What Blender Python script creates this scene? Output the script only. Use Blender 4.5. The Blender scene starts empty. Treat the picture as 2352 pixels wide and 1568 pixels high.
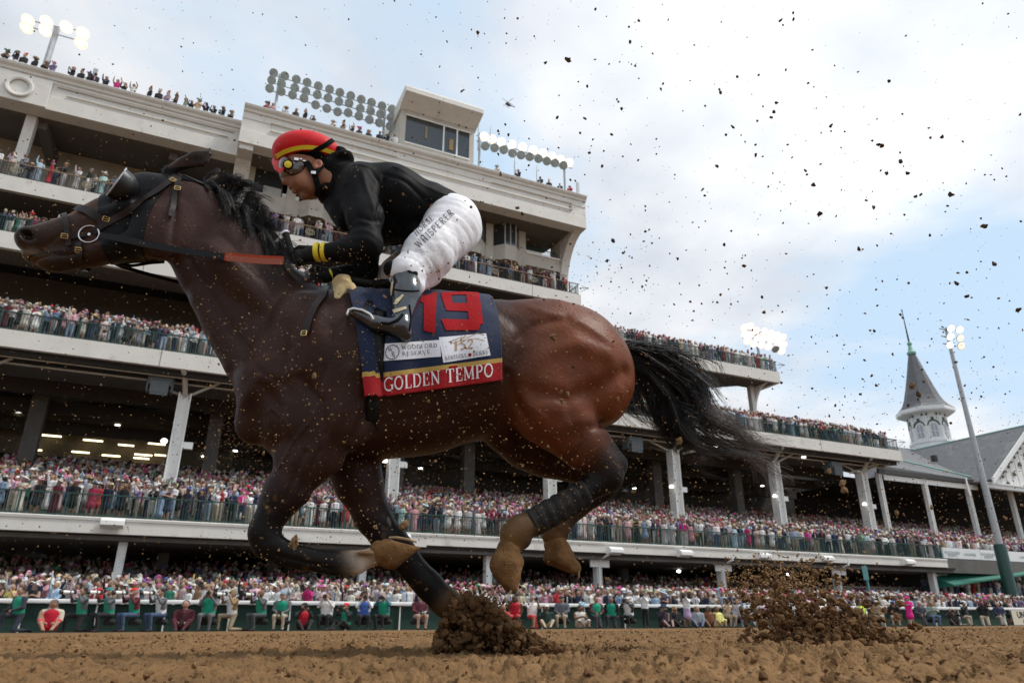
import bpy, math, random
import numpy as np
from mathutils import Vector, Matrix
from mathutils.bvhtree import BVHTree

# ------------------------------------------------------------------ camera, sky, sun, exposure
SC = bpy.context.scene
COL = SC.collection
FPX = 1600.0                      # focal length in pixels of a 2352 px wide picture
PITCH = math.atan(634 / 1600.)
YAW = math.radians(24.9)
CAM = np.array([0.0, 0.0, 0.525])
cd = bpy.data.cameras.new('camera'); cam = bpy.data.objects.new('camera', cd); COL.objects.link(cam)
cd.sensor_width = 36; cd.lens = 36 * FPX / 2352; cd.clip_start = 0.05; cd.clip_end = 3000
cam.location = CAM; cam.rotation_euler = (math.pi/2 + PITCH, 0, -YAW)
cd.dof.use_dof = True; cd.dof.focus_distance = 2.75; cd.dof.aperture_fstop = 5.6
SC.camera = cam

SUN_ELEV = math.radians(56); SUN_AZ = math.radians(118)   # azimuth clockwise from +Y: behind the camera to the right
wd = bpy.data.worlds.new('World'); SC.world = wd; wd.use_nodes = True
def build_world():
    nt = wd.node_tree; nt.nodes.clear(); N = nt.nodes.new; L = nt.links.new
    out = N('ShaderNodeOutputWorld'); bg = N('ShaderNodeBackground'); bg.inputs[1].default_value = 0.1
    sky = N('ShaderNodeTexSky'); sky.sky_type = 'NISHITA'; sky.sun_disc = False
    sky.sun_elevation = SUN_ELEV; sky.sun_rotation = SUN_AZ
    tc = N('ShaderNodeTexCoord'); sep = N('ShaderNodeSeparateXYZ'); L(tc.outputs['Generated'], sep.inputs[0])
    # project the view direction on a flat cloud deck
    add = N('ShaderNodeMath'); add.operation = 'ADD'; add.inputs[1].default_value = 0.16; L(sep.outputs[2], add.inputs[0])
    mx = N('ShaderNodeMath'); mx.operation = 'MAXIMUM'; mx.inputs[1].default_value = 0.05; L(add.outputs[0], mx.inputs[0])
    dx = N('ShaderNodeMath'); dx.operation = 'DIVIDE'; L(sep.outputs[0], dx.inputs[0]); L(mx.outputs[0], dx.inputs[1])
    dy = N('ShaderNodeMath'); dy.operation = 'DIVIDE'; L(sep.outputs[1], dy.inputs[0]); L(mx.outputs[0], dy.inputs[1])
    cb = N('ShaderNodeCombineXYZ'); L(dx.outputs[0], cb.inputs[0]); L(dy.outputs[0], cb.inputs[1])
    mp = N('ShaderNodeMapping'); mp.inputs['Location'].default_value = CLOUD_OFF; L(cb.outputs[0], mp.inputs[0])
    n1 = N('ShaderNodeTexNoise'); n1.inputs['Scale'].default_value = 1.15; n1.inputs['Detail'].default_value = 9
    n1.inputs['Roughness'].default_value = 0.52; n1.inputs['Distortion'].default_value = 0.25; L(mp.outputs[0], n1.inputs['Vector'])
    cr = N('ShaderNodeValToRGB'); L(n1.outputs[0], cr.inputs[0])
    cr.color_ramp.elements[0].position = 0.385; cr.color_ramp.elements[0].color = (0,0,0,1)
    cr.color_ramp.elements[1].position = 0.52; cr.color_ramp.elements[1].color = (1,1,1,1)
    n2 = N('ShaderNodeTexNoise'); n2.inputs['Scale'].default_value = 2.6; n2.inputs['Detail'].default_value = 8
    n2.inputs['Roughness'].default_value = 0.5; L(mp.outputs[0], n2.inputs['Vector'])
    c2 = N('ShaderNodeValToRGB'); L(n2.outputs[0], c2.inputs[0])
    e = c2.color_ramp.elements; e[0].position = 0.36; e[0].color = (6.1, 6.55, 7.25, 1); e[1].position = 0.64; e[1].color = (8.7, 8.85, 9.1, 1)
    # clouds brighter on the side of the hidden sun
    sd = Vector((math.sin(SUN_AZ)*math.cos(SUN_ELEV), math.cos(SUN_AZ)*math.cos(SUN_ELEV), math.sin(SUN_ELEV)))
    dt = N('ShaderNodeVectorMath'); dt.operation = 'DOT_PRODUCT'; dt.inputs[1].default_value = sd; L(tc.outputs['Generated'], dt.inputs[0])
    mr = N('ShaderNodeMapRange'); mr.inputs['From Min'].default_value = 0.30; mr.inputs['From Max'].default_value = 1.0
    mr.inputs['To Min'].default_value = 0.93; mr.inputs['To Max'].default_value = 1.35; L(dt.outputs['Value'], mr.inputs[0])
    mul = N('ShaderNodeVectorMath'); mul.operation = 'SCALE'; L(c2.outputs[0], mul.inputs[0]); L(mr.outputs[0], mul.inputs['Scale'])
    # blue gaps: the Nishita sky veiled by thin high cloud
    ve = N('ShaderNodeMix'); ve.data_type = 'RGBA'; ve.inputs[0].default_value = 0.85
    L(sky.outputs[0], ve.inputs[6]); ve.inputs[7].default_value = (5.9, 7.7, 9.5, 1)
    mix = N('ShaderNodeMix'); mix.data_type = 'RGBA'; L(cr.outputs[0], mix.inputs[0]); L(ve.outputs[2], mix.inputs[6]); L(mul.outputs[0], mix.inputs[7])
    L(mix.outputs[2], bg.inputs[0]); L(bg.outputs[0], out.inputs[0])
CLOUD_OFF = (0.4, 2.2, 0)
build_world()
sl = bpy.data.lights.new('sun', 'SUN'); sl.energy = 2.4; sl.angle = math.radians(11); sl.color = (1.0, 0.95, 0.88)
so = bpy.data.objects.new('sun', sl); COL.objects.link(so)
so.rotation_euler = (math.pi/2 - SUN_ELEV, 0, math.pi - SUN_AZ)
SC.view_settings.view_transform = 'Standard'; SC.view_settings.look = 'None'; SC.view_settings.exposure = 0.16; SC.view_settings.gamma = 1
SC.view_settings.use_curve_mapping = False
SC.cycles.max_bounces = 6; SC.cycles.diffuse_bounces = 3; SC.cycles.glossy_bounces = 3; SC.cycles.transmission_bounces = 4

# ------------------------------------------------------------------ projection helpers (used only to measure the place)
_fw = np.array([math.sin(YAW)*math.cos(PITCH), math.cos(YAW)*math.cos(PITCH), math.sin(PITCH)])
_rt = np.array([math.cos(YAW), -math.sin(YAW), 0.]); _up = np.cross(_rt, _fw)
def ray(px, py): return _fw + _rt*(px-1176)/FPX + _up*(784-py)/FPX
def onY(px, py, Y): d = ray(px, py); return CAM + d*((Y-CAM[1])/d[1])
def proj(P):
    v = np.asarray(P, float) - CAM; z = v @ _fw
    return 1176 + FPX*(v @ _rt)/z, 784 - FPX*(v @ _up)/z, z
def ground_z(y): return np.where(np.asarray(y) < 34, 0.415 - 0.0122*np.clip(y, -3, 34), 0.0)

# ------------------------------------------------------------------ mesh helpers
def link(me, name, parent=None, mats=(), loc=None):
    o = bpy.data.objects.new(name, me); COL.objects.link(o)
    for m in mats: me.materials.append(m)
    if parent is not None: o.parent = parent
    if loc is not None: o.location = loc
    return o
def npmesh(name, V, Q, smooth=True, cols=None, mi=None):
    V = np.asarray(V, np.float32); Q = np.asarray(Q, np.int32)
    me = bpy.data.meshes.new(name); me.vertices.add(len(V)); me.vertices.foreach_set('co', V.ravel())
    k = Q.shape[1]; me.loops.add(Q.size); me.loops.foreach_set('vertex_index', Q.ravel())
    me.polygons.add(len(Q)); me.polygons.foreach_set('loop_start', np.arange(0, Q.size, k, dtype=np.int32))
    me.polygons.foreach_set('loop_total', np.full(len(Q), k, np.int32))
    me.polygons.foreach_set('use_smooth', np.full(len(Q), smooth, bool))
    if mi is not None: me.polygons.foreach_set('material_index', np.asarray(mi, np.int32))
    if cols is not None:
        a = me.color_attributes.new('col', 'FLOAT_COLOR', 'POINT')
        c = np.ones((len(V), 4), np.float32); c[:, :3] = cols; a.data.foreach_set('color', c.ravel())
    me.update(calc_edges=True); me.validate()
    return me
class MB:
    """collects boxes, prisms, tubes; builds ONE mesh object"""
    def __init__(s): s.v = []; s.f = []
    def add(s, V, F):
        o = len(s.v); s.v += [tuple(map(float, p)) for p in V]; s.f += [tuple(i+o for i in f) for f in F]; return s
    def box(s, x0, x1, y0, y1, z0, z1):
        return s.add([(x0,y0,z0),(x1,y0,z0),(x1,y1,z0),(x0,y1,z0),(x0,y0,z1),(x1,y0,z1),(x1,y1,z1),(x0,y1,z1)],
              [(0,3,2,1),(4,5,6,7),(0,1,5,4),(1,2,6,5),(2,3,7,6),(3,0,4,7)])
    def extrude_x(s, prof, x0, x1):          # prof: (y,z) list, closed
        n = len(prof); V = [(x0,y,z) for y,z in prof] + [(x1,y,z) for y,z in prof]
        F = [(i,(i+1)%n,(i+1)%n+n,i+n) for i in range(n)] + [tuple(range(n))[::-1], tuple(range(n,2*n))]
        return s.add(V, F)
    def extrude_y(s, prof, y0, y1):          # prof: (x,z)
        n = len(prof); V = [(x,y0,z) for x,z in prof] + [(x,y1,z) for x,z in prof]
        F = [(i,(i+1)%n,(i+1)%n+n,i+n) for i in range(n)] + [tuple(range(n))[::-1], tuple(range(n,2*n))]
        return s.add(V, F)
    def tube(s, pts, r, n=8, caps=True):
        pts = [Vector(p) for p in pts]; R = r if hasattr(r, '__len__') else [r]*len(pts); V = []
        for i, p in enumerate(pts):
            t = (pts[min(i+1, len(pts)-1)] - pts[max(i-1, 0)]).normalized()
            u = t.cross(Vector((0.13, 0.31, 1))).normalized() if abs(t.z) < .95 else t.cross(Vector((0, 1, 0.01))).normalized()
            w = t.cross(u)
            for j in range(n):
                a = 2*math.pi*j/n; V.append(p + (u*math.cos(a) + w*math.sin(a))*R[i])
        F = [(i*n+j, i*n+(j+1)%n, (i+1)*n+(j+1)%n, (i+1)*n+j) for i in range(len(pts)-1) for j in range(n)]
        if caps: F += [tuple(range(n))[::-1], tuple(range((len(pts)-1)*n, len(pts)*n))]
        return s.add(V, F)
    def lathe(s, prof, c=(0,0,0), n=16, rot0=0.0):       # prof (r,z)
        V = [(c[0]+r*math.cos(2*math.pi*j/n+rot0), c[1]+r*math.sin(2*math.pi*j/n+rot0), c[2]+z) for r, z in prof for j in range(n)]
        F = [(i*n+j, i*n+(j+1)%n, (i+1)*n+(j+1)%n, (i+1)*n+j) for i in range(len(prof)-1) for j in range(n)]
        F += [tuple(range(n))[::-1], tuple(range((len(prof)-1)*n, len(prof)*n))]
        return s.add(V, F)
    def xf(s, M, start=0):
        for i in range(start, len(s.v)): s.v[i] = tuple(M @ Vector(s.v[i]))
        return s
    def build(s, name, m, parent=None, smooth=False, bevel=0, loc=None, local=None):
        me = bpy.data.meshes.new(name); V = s.v
        if local is not None: V = [(v[0]-local[0], v[1]-local[1], v[2]-local[2]) for v in V]
        me.from_pydata(V, [], s.f); me.update()
        if smooth:
            me.polygons.foreach_set('use_smooth', [True]*len(me.polygons)); me.set_sharp_from_angle(angle=math.radians(40))
        o = link(me, name, parent, [m] if not isinstance(m, (list, tuple)) else m, loc)
        if bevel:
            b = o.modifiers.new('bevel', 'BEVEL'); b.width = bevel; b.segments = 2; b.limit_method = 'ANGLE'
        return o
def tag(o, label=None, cat=None, group=None, kind=None):
    if label: o['label'] = label
    if cat: o['category'] = cat
    if group: o['group'] = group
    if kind: o['kind'] = kind
    return o
def empty(name, loc=(0,0,0), rz=0.0, **k):
    o = bpy.data.objects.new(name, None); COL.objects.link(o); o.location = loc; o.rotation_euler = (0,0,rz); o.empty_display_size = .3
    return tag(o, **k)

# ------------------------------------------------------------------ materials
def mat(name, col=(.5,.5,.5), rough=.7, metal=0., vary=0.12, scale=6., bump=0., bscale=None, attr=False, emit=None, estr=0., spec=.5, coat=0., sheen=0., stain=None, detail=6):
    m = bpy.data.materials.new(name); m.use_nodes = True; nt = m.node_tree; N = nt.nodes.new; L = nt.links.new
    b = nt.nodes['Principled BSDF']; b.inputs['Roughness'].default_value = rough; b.inputs['Metallic'].default_value = metal
    b.inputs['Specular IOR Level'].default_value = spec; b.inputs['Coat Weight'].default_value = coat; b.inputs['Coat Roughness'].default_value = .3
    b.inputs['Sheen Weight'].default_value = sheen
    tc = N('ShaderNodeTexCoord'); nz = N('ShaderNodeTexNoise'); nz.inputs['Scale'].default_value = scale; nz.inputs['Detail'].default_value = detail
    L(tc.outputs['Object'], nz.inputs['Vector'])
    mr = N('ShaderNodeMapRange'); mr.inputs['From Min'].default_value = .25; mr.inputs['From Max'].default_value = .75
    mr.inputs['To Min'].default_value = 1-vary; mr.inputs['To Max'].default_value = 1+vary; L(nz.outputs[0], mr.inputs[0])
    sc = N('ShaderNodeVectorMath'); sc.operation = 'SCALE'; L(mr.outputs[0], sc.inputs['Scale'])
    if attr:
        at = N('ShaderNodeAttribute'); at.attribute_name = 'col'; L(at.outputs['Color'], sc.inputs[0])
    else: sc.inputs[0].default_value = col[:3]
    src = sc.outputs[0]
    if stain:
        n3 = N('ShaderNodeTexNoise'); n3.inputs['Scale'].default_value = stain[1]; n3.inputs['Detail'].default_value = 8; L(tc.outputs['Object'], n3.inputs['Vector'])
        cr = N('ShaderNodeValToRGB'); cr.color_ramp.elements[0].position = stain[2]; cr.color_ramp.elements[1].position = stain[2]+.15
        cr.color_ramp.elements[0].color = (0,0,0,1); cr.color_ramp.elements[1].color = (1,1,1,1); L(n3.outputs[0], cr.inputs[0])
        mx = N('ShaderNodeMix'); mx.data_type = 'RGBA'; L(cr.outputs[0], mx.inputs[0]); L(src, mx.inputs[6]); mx.inputs[7].default_value = (*stain[0], 1); src = mx.outputs[2]
    L(src, b.inputs['Base Color'])
    if bump:
        nb = N('ShaderNodeTexNoise'); nb.inputs['Scale'].default_value = bscale or scale*5; nb.inputs['Detail'].default_value = 5; L(tc.outputs['Object'], nb.inputs['Vector'])
        bp = N('ShaderNodeBump'); bp.inputs['Strength'].default_value = 1; bp.inputs['Distance'].default_value = bump; L(nb.outputs[0], bp.inputs['Height']); L(bp.outputs[0], b.inputs['Normal'])
    if emit: b.inputs['Emission Color'].default_value = (*emit, 1); b.inputs['Emission Strength'].default_value = estr
    return m

# ------------------------------------------------------------------ smooth organic solids: signed distances -> surface nets
def surface_nets(F, o, h):
    s = F < 0; nx, ny, nz = F.shape
    def cor(a, i, j, k): return a[i:nx-1+i, j:ny-1+j, k:nz-1+k]
    c = sum(cor(s, i, j, k).astype(np.int8) for i in (0,1) for j in (0,1) for k in (0,1))
    act = (c > 0) & (c < 8); I = np.argwhere(act); idx = np.full(act.shape, -1, np.int64); idx[act] = np.arange(len(I))
    acc = np.zeros((len(I), 3)); cnt = np.zeros(len(I)); A = I.T
    for ax in range(3):
        oth = [a for a in range(3) if a != ax]
        for u in (0,1):
            for v in (0,1):
                b0 = [0,0,0]; b0[oth[0]] = u; b0[oth[1]] = v; b1 = list(b0); b1[ax] = 1
                f0 = F[A[0]+b0[0], A[1]+b0[1], A[2]+b0[2]]; f1 = F[A[0]+b1[0], A[1]+b1[1], A[2]+b1[2]]
                m = (f0 < 0) != (f1 < 0); t = np.where(m, f0/np.where(m, f0-f1, 1), 0)
                P = np.tile(np.array(b0, float), (len(I), 1)); P[:, ax] = t; acc[m] += P[m]; cnt[m] += 1
    V = (I + acc/np.maximum(cnt, 1)[:, None])*h + o; Qs = []
    for ax in range(3):
        o1, o2 = [(1,2),(2,0),(0,1)][ax]
        sl0 = [slice(None)]*3; sl1 = [slice(None)]*3; sl0[ax] = slice(0, -1); sl1[ax] = slice(1, None)
        e = np.argwhere(s[tuple(sl0)] != s[tuple(sl1)])
        e = e[(e[:, o1] > 0) & (e[:, o2] > 0) & (e[:, o1] < F.shape[o1]-1) & (e[:, o2] < F.shape[o2]-1)]
        inside = s[e[:,0], e[:,1], e[:,2]]
        def cell(d1, d2):
            g = e.copy(); g[:, o1] += d1; g[:, o2] += d2; return idx[g[:,0], g[:,1], g[:,2]]
        q = np.stack([cell(-1,-1), cell(0,-1), cell(0,0), cell(-1,0)], 1)
        q[~inside] = q[~inside][:, ::-1]; Qs.append(q)
    Q = np.concatenate(Qs); Q = Q[(Q >= 0).all(1)]
    return V, Q
def cone(a, b, r1, r2, lab=0, k=.03, S=(1,1,1), op='add'): return dict(t='c', a=np.array(a, float), b=np.array(b, float), r1=r1, r2=r2, lab=lab, k=k, S=np.array(S, float), op=op)
def ell(c, r, lab=0, k=.03, rot=None, op='add'): return dict(t='e', a=np.array(c, float), r=np.array(r, float), lab=lab, k=k, R=rot, op=op)
def sdist(p, P):
    if p['t'] == 'c':
        S = p['S']; q = P/S; a = p['a']/S; b = p['b']/S; ba = b-a; L2 = (ba*ba).sum() + 1e-12
        t = np.clip(((q-a) @ ba)/L2, 0, 1); d = q - a - t[..., None]*ba
        return (np.sqrt((d*d).sum(-1)) - (p['r1'] + (p['r2']-p['r1'])*t))*S.min()**.5
    d = P - p['a']
    if p['R'] is not None: d = d @ p['R']
    k0 = np.sqrt(((d/p['r'])**2).sum(-1)); k1 = np.sqrt(((d/p['r']**2)**2).sum(-1)) + 1e-9
    return np.where(k0 < 1e-6, -p['r'].min(), k0*(k0-1)/k1)
def pbox(p):
    if p['t'] == 'c':
        r = max(p['r1'], p['r2'])*p['S']; return np.minimum(p['a'], p['b'])-r, np.maximum(p['a'], p['b'])+r
    r = p['r'] if p['R'] is None else np.full(3, p['r'].max()); return p['a']-r, p['a']+r
def sdf_build(prims, h, relax=1):
    lo = np.min([pbox(p)[0] for p in prims if p['op'] == 'add'], 0) - 3*h; hi = np.max([pbox(p)[1] for p in prims if p['op'] == 'add'], 0) + 3*h
    n = np.ceil((hi-lo)/h).astype(int) + 1; F = np.full(n, 1.0, np.float64)
    ax = [lo[i] + np.arange(n[i])*h for i in range(3)]
    for p in prims:
        b0, b1 = pbox(p); m = p['k'] + 2.5*h
        i0 = np.maximum(((b0-m-lo)/h).astype(int), 0); i1 = np.minimum(np.ceil((b1+m-lo)/h).astype(int)+1, n)
        if (i1 <= i0).any(): continue
        sl = tuple(slice(i0[i], i1[i]) for i in range(3))
        P = np.stack(np.meshgrid(*[ax[i][sl[i]] for i in range(3)], indexing='ij'), -1); d = sdist(p, P); f = F[sl]; k = p['k']
        if p['op'] == 'add':
            hh = np.maximum(k-np.abs(f-d), 0)/k; F[sl] = np.minimum(f, d) - hh*hh*k/4
        else:
            d = -d; hh = np.maximum(k-np.abs(f-d), 0)/k; F[sl] = np.maximum(f, d) + hh*hh*k/4
    V, Q = surface_nets(F, lo, h)
    if relax:
        E = np.concatenate([Q[:, [0,1]], Q[:, [1,2]], Q[:, [2,3]], Q[:, [3,0]]])
        deg = np.bincount(E.ravel(), minlength=len(V)).astype(float)
        for _ in range(relax):
            acc = np.zeros_like(V)
            for c in range(3):
                acc[:, c] = np.bincount(E[:,0], V[E[:,1], c], len(V)) + np.bincount(E[:,1], V[E[:,0], c], len(V))
            V = V*.4 + .6*acc/np.maximum(deg, 1)[:, None]
    adds = [p for p in prims if p['op'] == 'add']; best = np.full(len(V), 9.); lab = np.zeros(len(V), int)
    for p in adds:
        d = sdist(p, V); m = d < best; best[m] = d[m]; lab[m] = p['lab']
    return V, Q, lab
def vnoise(P, seed=0, freq=1.0):
    """cheap value noise on an (N,k) array, k = 2 or 3"""
    P = np.asarray(P)*freq; i = np.floor(P).astype(np.int64); f = P-i; f = f*f*(3-2*f); k = P.shape[1]; out = 0
    pr = [73856093, 19349663, 83492791]
    for c in range(2**k):
        w = 1; hsh = np.full(len(P), seed*2654435761 % (2**31), np.int64)
        for a in range(k):
            b = (c >> a) & 1; w = w*(f[:, a] if b else 1-f[:, a]); hsh ^= (i[:, a]+b)*pr[a]
        hsh = (hsh ^ (hsh >> 13))*1274126177 & 0x7fffffff; hsh = (hsh ^ (hsh >> 16)) & 0xffff
        out = out + w*hsh/65535.
    return out
rng = np.random.default_rng(7)
# ------------------------------------------------------------------ materials of the place
M_cream = mat('cream_painted_panel', (.65,.63,.58), .6, vary=.07, scale=.9, stain=((.50,.47,.41), 1.3, .60))
M_white = mat('white_painted_steel', (.80,.80,.77), .5, vary=.06, scale=1.2, stain=((.55,.53,.48), 2.0, .62))
M_stucco = mat('beige_stucco', (.50,.475,.41), .85, vary=.08, scale=.6, bump=.01, stain=((.35,.33,.28), .5, .58))
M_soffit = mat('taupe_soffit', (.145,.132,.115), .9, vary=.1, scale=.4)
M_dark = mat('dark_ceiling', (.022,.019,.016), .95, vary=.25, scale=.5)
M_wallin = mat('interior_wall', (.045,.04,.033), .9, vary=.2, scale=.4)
M_conc = mat('concrete', (.13,.125,.115), .9, vary=.15, scale=1.5)
M_green = mat('dark_green_steel', (.012,.055,.045), .45, vary=.15, scale=3)
M_mesh = mat('green_windscreen', (.010,.045,.032), .7, vary=.25, scale=9, bump=.004)
M_bronze = mat('dark_bronze_bars', (.03,.026,.022), .5, vary=.15, scale=3)
M_wood = mat('varnished_wood_handrail', (.30,.20,.11), .5, vary=.2, scale=4)
M_gold = mat('aged_gold', (.30,.26,.17), .5, metal=.3, vary=.1)
M_glass = mat('dark_window_glass', (.035,.04,.042), .08, vary=.1, spec=.8)
M_shade = mat('pale_window_blind', (.42,.44,.43), .6, vary=.05)
M_galv = mat('galvanised_steel', (.40,.42,.43), .5, metal=.25, vary=.08, scale=3)
M_lens = mat('lamp_glass', (.36,.41,.40), .25, vary=.25, scale=3, spec=.5)
M_lit = mat('lit_lamp', (.9,.85,.75), .3, emit=(1,.95,.86), estr=9)
M_litw = mat('lit_lamp_warm', (.9,.8,.7), .3, emit=(1,.68,.48), estr=1.15)
M_down = mat('lit_downlight', (.9,.9,.85), .3, emit=(1,.97,.9), estr=6)
M_tubeL = mat('lit_tube', (.9,.8,.6), .3, emit=(1,.8,.5), estr=3)
M_amber = mat('lit_amber', (.9,.6,.3), .3, emit=(1,.6,.25), estr=3)
M_redl = mat('lit_red_sign', (.9,.1,.1), .3, emit=(1,.02,.02), estr=2)
M_spk = mat('grey_speaker', (.10,.115,.12), .7, vary=.1)
M_slate = mat('grey_slate_roof', (.125,.128,.135), .75, vary=.18, scale=2.5, bump=.02, bscale=14, stain=((.17,.17,.175), .8, .55))
M_copper = mat('green_copper', (.20,.42,.33), .6, vary=.12)
M_clap = mat('white_clapboard', (.74,.75,.74), .55, vary=.04, scale=2)
M_olive = mat('olive_trim', (.05,.075,.04), .6, vary=.1)
M_awn = mat('green_awning', (.02,.16,.11), .6, vary=.12, scale=2)

XL, XR2, XR3, XR3B, XT = -26.0, 58.0, 61.4, 50.35, 30.2      # left end; right ends of the decks and the tower

G = empty('grandstand', (20, 40, 0), label='long cream grandstand of stacked open decks packed with spectators behind the track', cat='grandstand')
def gpart(mb, name, m, smooth=False, bevel=0, parent=None, **k):
    o = mb.build(name, m, None, smooth, bevel); p = parent or G; o.parent = p
    o.matrix_parent_inverse = Matrix.Translation(-p.matrix_world.translation) if p.matrix_world.translation.length > 0 else Matrix.Identity(4)
    return tag(o, **k) if k else o
bpy.context.view_layer.update()
def sub(mb, name, m, par, **k):
    o = gpart(mb, name, m, **k); o.parent = par; o.matrix_parent_inverse = Matrix.Identity(4); return o
def fascia(x0, x1, y, z0, z1, name='fascia', m=None, joints=(), t=.35, mould=True):
    mb = MB()
    pr = [(y+t,z0),(y,z0),(y,z1-.16),(y-.05,z1-.14),(y-.07,z1-.02),(y-.03,z1+.02),(y+t,z1+.02)] if mould else [(y+t,z0),(y,z0),(y,z1),(y+t,z1)]
    mb.extrude_x(pr[::-1], x0, x1); return gpart(mb, name, m or M_cream)
# deck 1 (apron) rises under deck 2
def rake(name, y0, z0, rows, dy, dz, x0, x1, m=M_conc):
    pr = [(y0, z0-1.0)]
    for i in range(rows): pr += [(y0+i*dy, z0+i*dz), (y0+(i+1)*dy, z0+i*dz)]
    pr += [(y0+rows*dy, z0-1.0)]; mb = MB(); mb.extrude_x(pr[::-1], x0, x1); return gpart(mb, name, m)
rake('seating_steps', 38.6, 0.1, 16, .8, .14, XL, 72)
rake('seating_steps', 39.75, 5.0, 22, .85, .215, XL, 80)
rake('seating_steps', 44.3, 15.35, 7, .8, .34, XL, XR3)
rake('seating_steps', 47.3, 22.6, 3, .8, .34, XL, XR3B)
# fascias of the four decks
fascia(XL, 12.85, 39.2, 4.25, 4.98); fascia(12.85, XR2, 39.5, 4.38, 5.02)
fascia(XL, XR3, 44, 14.35, 15.35, mould=False); fascia(XL, XR3B, 47, 21.52, 22.62, mould=False); fascia(XL, XT, 50, 27.05, 28.15, mould=False)
# end returns of the fascias
mb = MB(); mb.box(XR3-.35, XR3, 44.35, 50, 14.35, 15.35); gpart(mb, 'fascia', M_cream)
mb = MB(); mb.box(XR3B-.35, XR3B, 47.35, 50.2, 21.52, 22.62); gpart(mb, 'fascia', M_cream)
mb = MB(); mb.box(XT-.35, XT, 50.35, 54, 27.05, 28.15); gpart(mb, 'fascia', M_cream)
# underside ceilings, sloping down toward the front
def soff(x0, x1, pr, m, name='ceiling'):
    mb = MB(); mb.extrude_x(pr, x0, x1); return gpart(mb, name, m)
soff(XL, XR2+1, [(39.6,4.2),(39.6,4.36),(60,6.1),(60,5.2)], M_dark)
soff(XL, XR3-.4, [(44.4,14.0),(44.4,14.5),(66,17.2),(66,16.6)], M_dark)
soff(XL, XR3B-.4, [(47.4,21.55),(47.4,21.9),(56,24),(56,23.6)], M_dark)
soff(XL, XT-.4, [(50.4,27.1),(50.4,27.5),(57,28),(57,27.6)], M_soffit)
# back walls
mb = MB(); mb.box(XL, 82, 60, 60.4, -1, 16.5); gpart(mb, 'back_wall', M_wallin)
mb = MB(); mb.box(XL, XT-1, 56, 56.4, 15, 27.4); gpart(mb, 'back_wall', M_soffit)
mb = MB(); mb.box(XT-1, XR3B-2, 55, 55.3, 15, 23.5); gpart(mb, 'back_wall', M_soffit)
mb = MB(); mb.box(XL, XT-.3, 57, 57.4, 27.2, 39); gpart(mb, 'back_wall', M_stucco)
mb = MB(); mb.box(-11.2, -8.8, 56.9, 57, 29.4, 31.2); mb.box(-4.5, -3, 56.9, 57, 29.2, 31.2); gpart(mb, 'doorway', M_bronze)
# left roof section: cornice, recessed panel, soffit, roof column, medallion
def cornice(x0, x1, y, zb, zt, soffit_z):
    pr = [(y+1.2,zb),(y,zb),(y,zb+1.15),(y+.06,zb+1.2),(y+.06,zb+2.2),(y,zb+2.25),(y,zt-.62),(y-.12,zt-.55),(y-.16,zt-.38),(y-.34,zt-.22),(y-.40,zt-.05),(y-.36,zt),(y+1.2,zt)]
    mb = MB(); mb.extrude_x(pr[::-1], x0, x1); return gpart(mb, 'roof_fascia', M_cream)
cornice(XL, -.5, 50, 34.0, 37.05, 34)
mb = MB(); mb.box(-12.9, -.9, 49.93, 50.02, 36.02, 36.08); mb.box(-12.2, -1.3, 49.93, 50.02, 35.42, 35.47); gpart(mb, 'panel_moulding', M_stucco)
mb = MB(); mb.box(XL, -16.6, 49.93, 50.02, 36.02, 36.08); gpart(mb, 'panel_moulding', M_stucco)
mb = MB(); mb.box(-17.6, -13.2, 49.86, 50.0, 34.02, 36.35); gpart(mb, 'pilaster', M_cream, bevel=.03)
mb = MB(); pr = [(.62,0),(.82,0),(.86,.08),(.80,.16),(.66,.16),(.58,.10)]
mb.add([(r*math.cos(a), -h, r*math.sin(a)) for a in [2*math.pi*j/32 for j in range(32)] for r, h in pr],
       [(j*6+i, j*6+(i+1)%6, ((j+1)%32)*6+(i+1)%6, ((j+1)%32)*6+i) for j in range(32) for i in range(6)])
mb.xf(Matrix.Translation((-15.0, 49.84, 35.15))); gpart(mb, 'ring_medallion', M_cream, smooth=True)
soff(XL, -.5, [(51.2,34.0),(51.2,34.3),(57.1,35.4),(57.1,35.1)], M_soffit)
for x in (-14.2, -24.0):
    mb = MB(); mb.box(x-.33, x+.33, 51.3, 52.0, 28, 34.15); gpart(mb, 'roof_column', M_cream, bevel=.03)
for x in (-13.9, -5.2):
    mb = MB(); mb.box(x, x+.6, 51.9, 57, 33.5, 34.6); gpart(mb, 'soffit_beam', M_soffit)
# right (tower) roof section
cornice(-.5, XT, 48.5, 34.35, 37.75, 34.3)
mb = MB(); mb.box(1.6, 11.8, 48.42, 48.52, 36.62, 36.68); mb.box(1.6, XT-1.5, 48.42, 48.52, 35.9, 35.95); mb.box(20.5, XT-1.5, 48.42, 48.52, 36.62, 36.68); mb.box(XT-1.55, XT-1.5, 48.42, 48.52, 35.9, 36.68); gpart(mb, 'panel_moulding', M_stucco)
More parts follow.
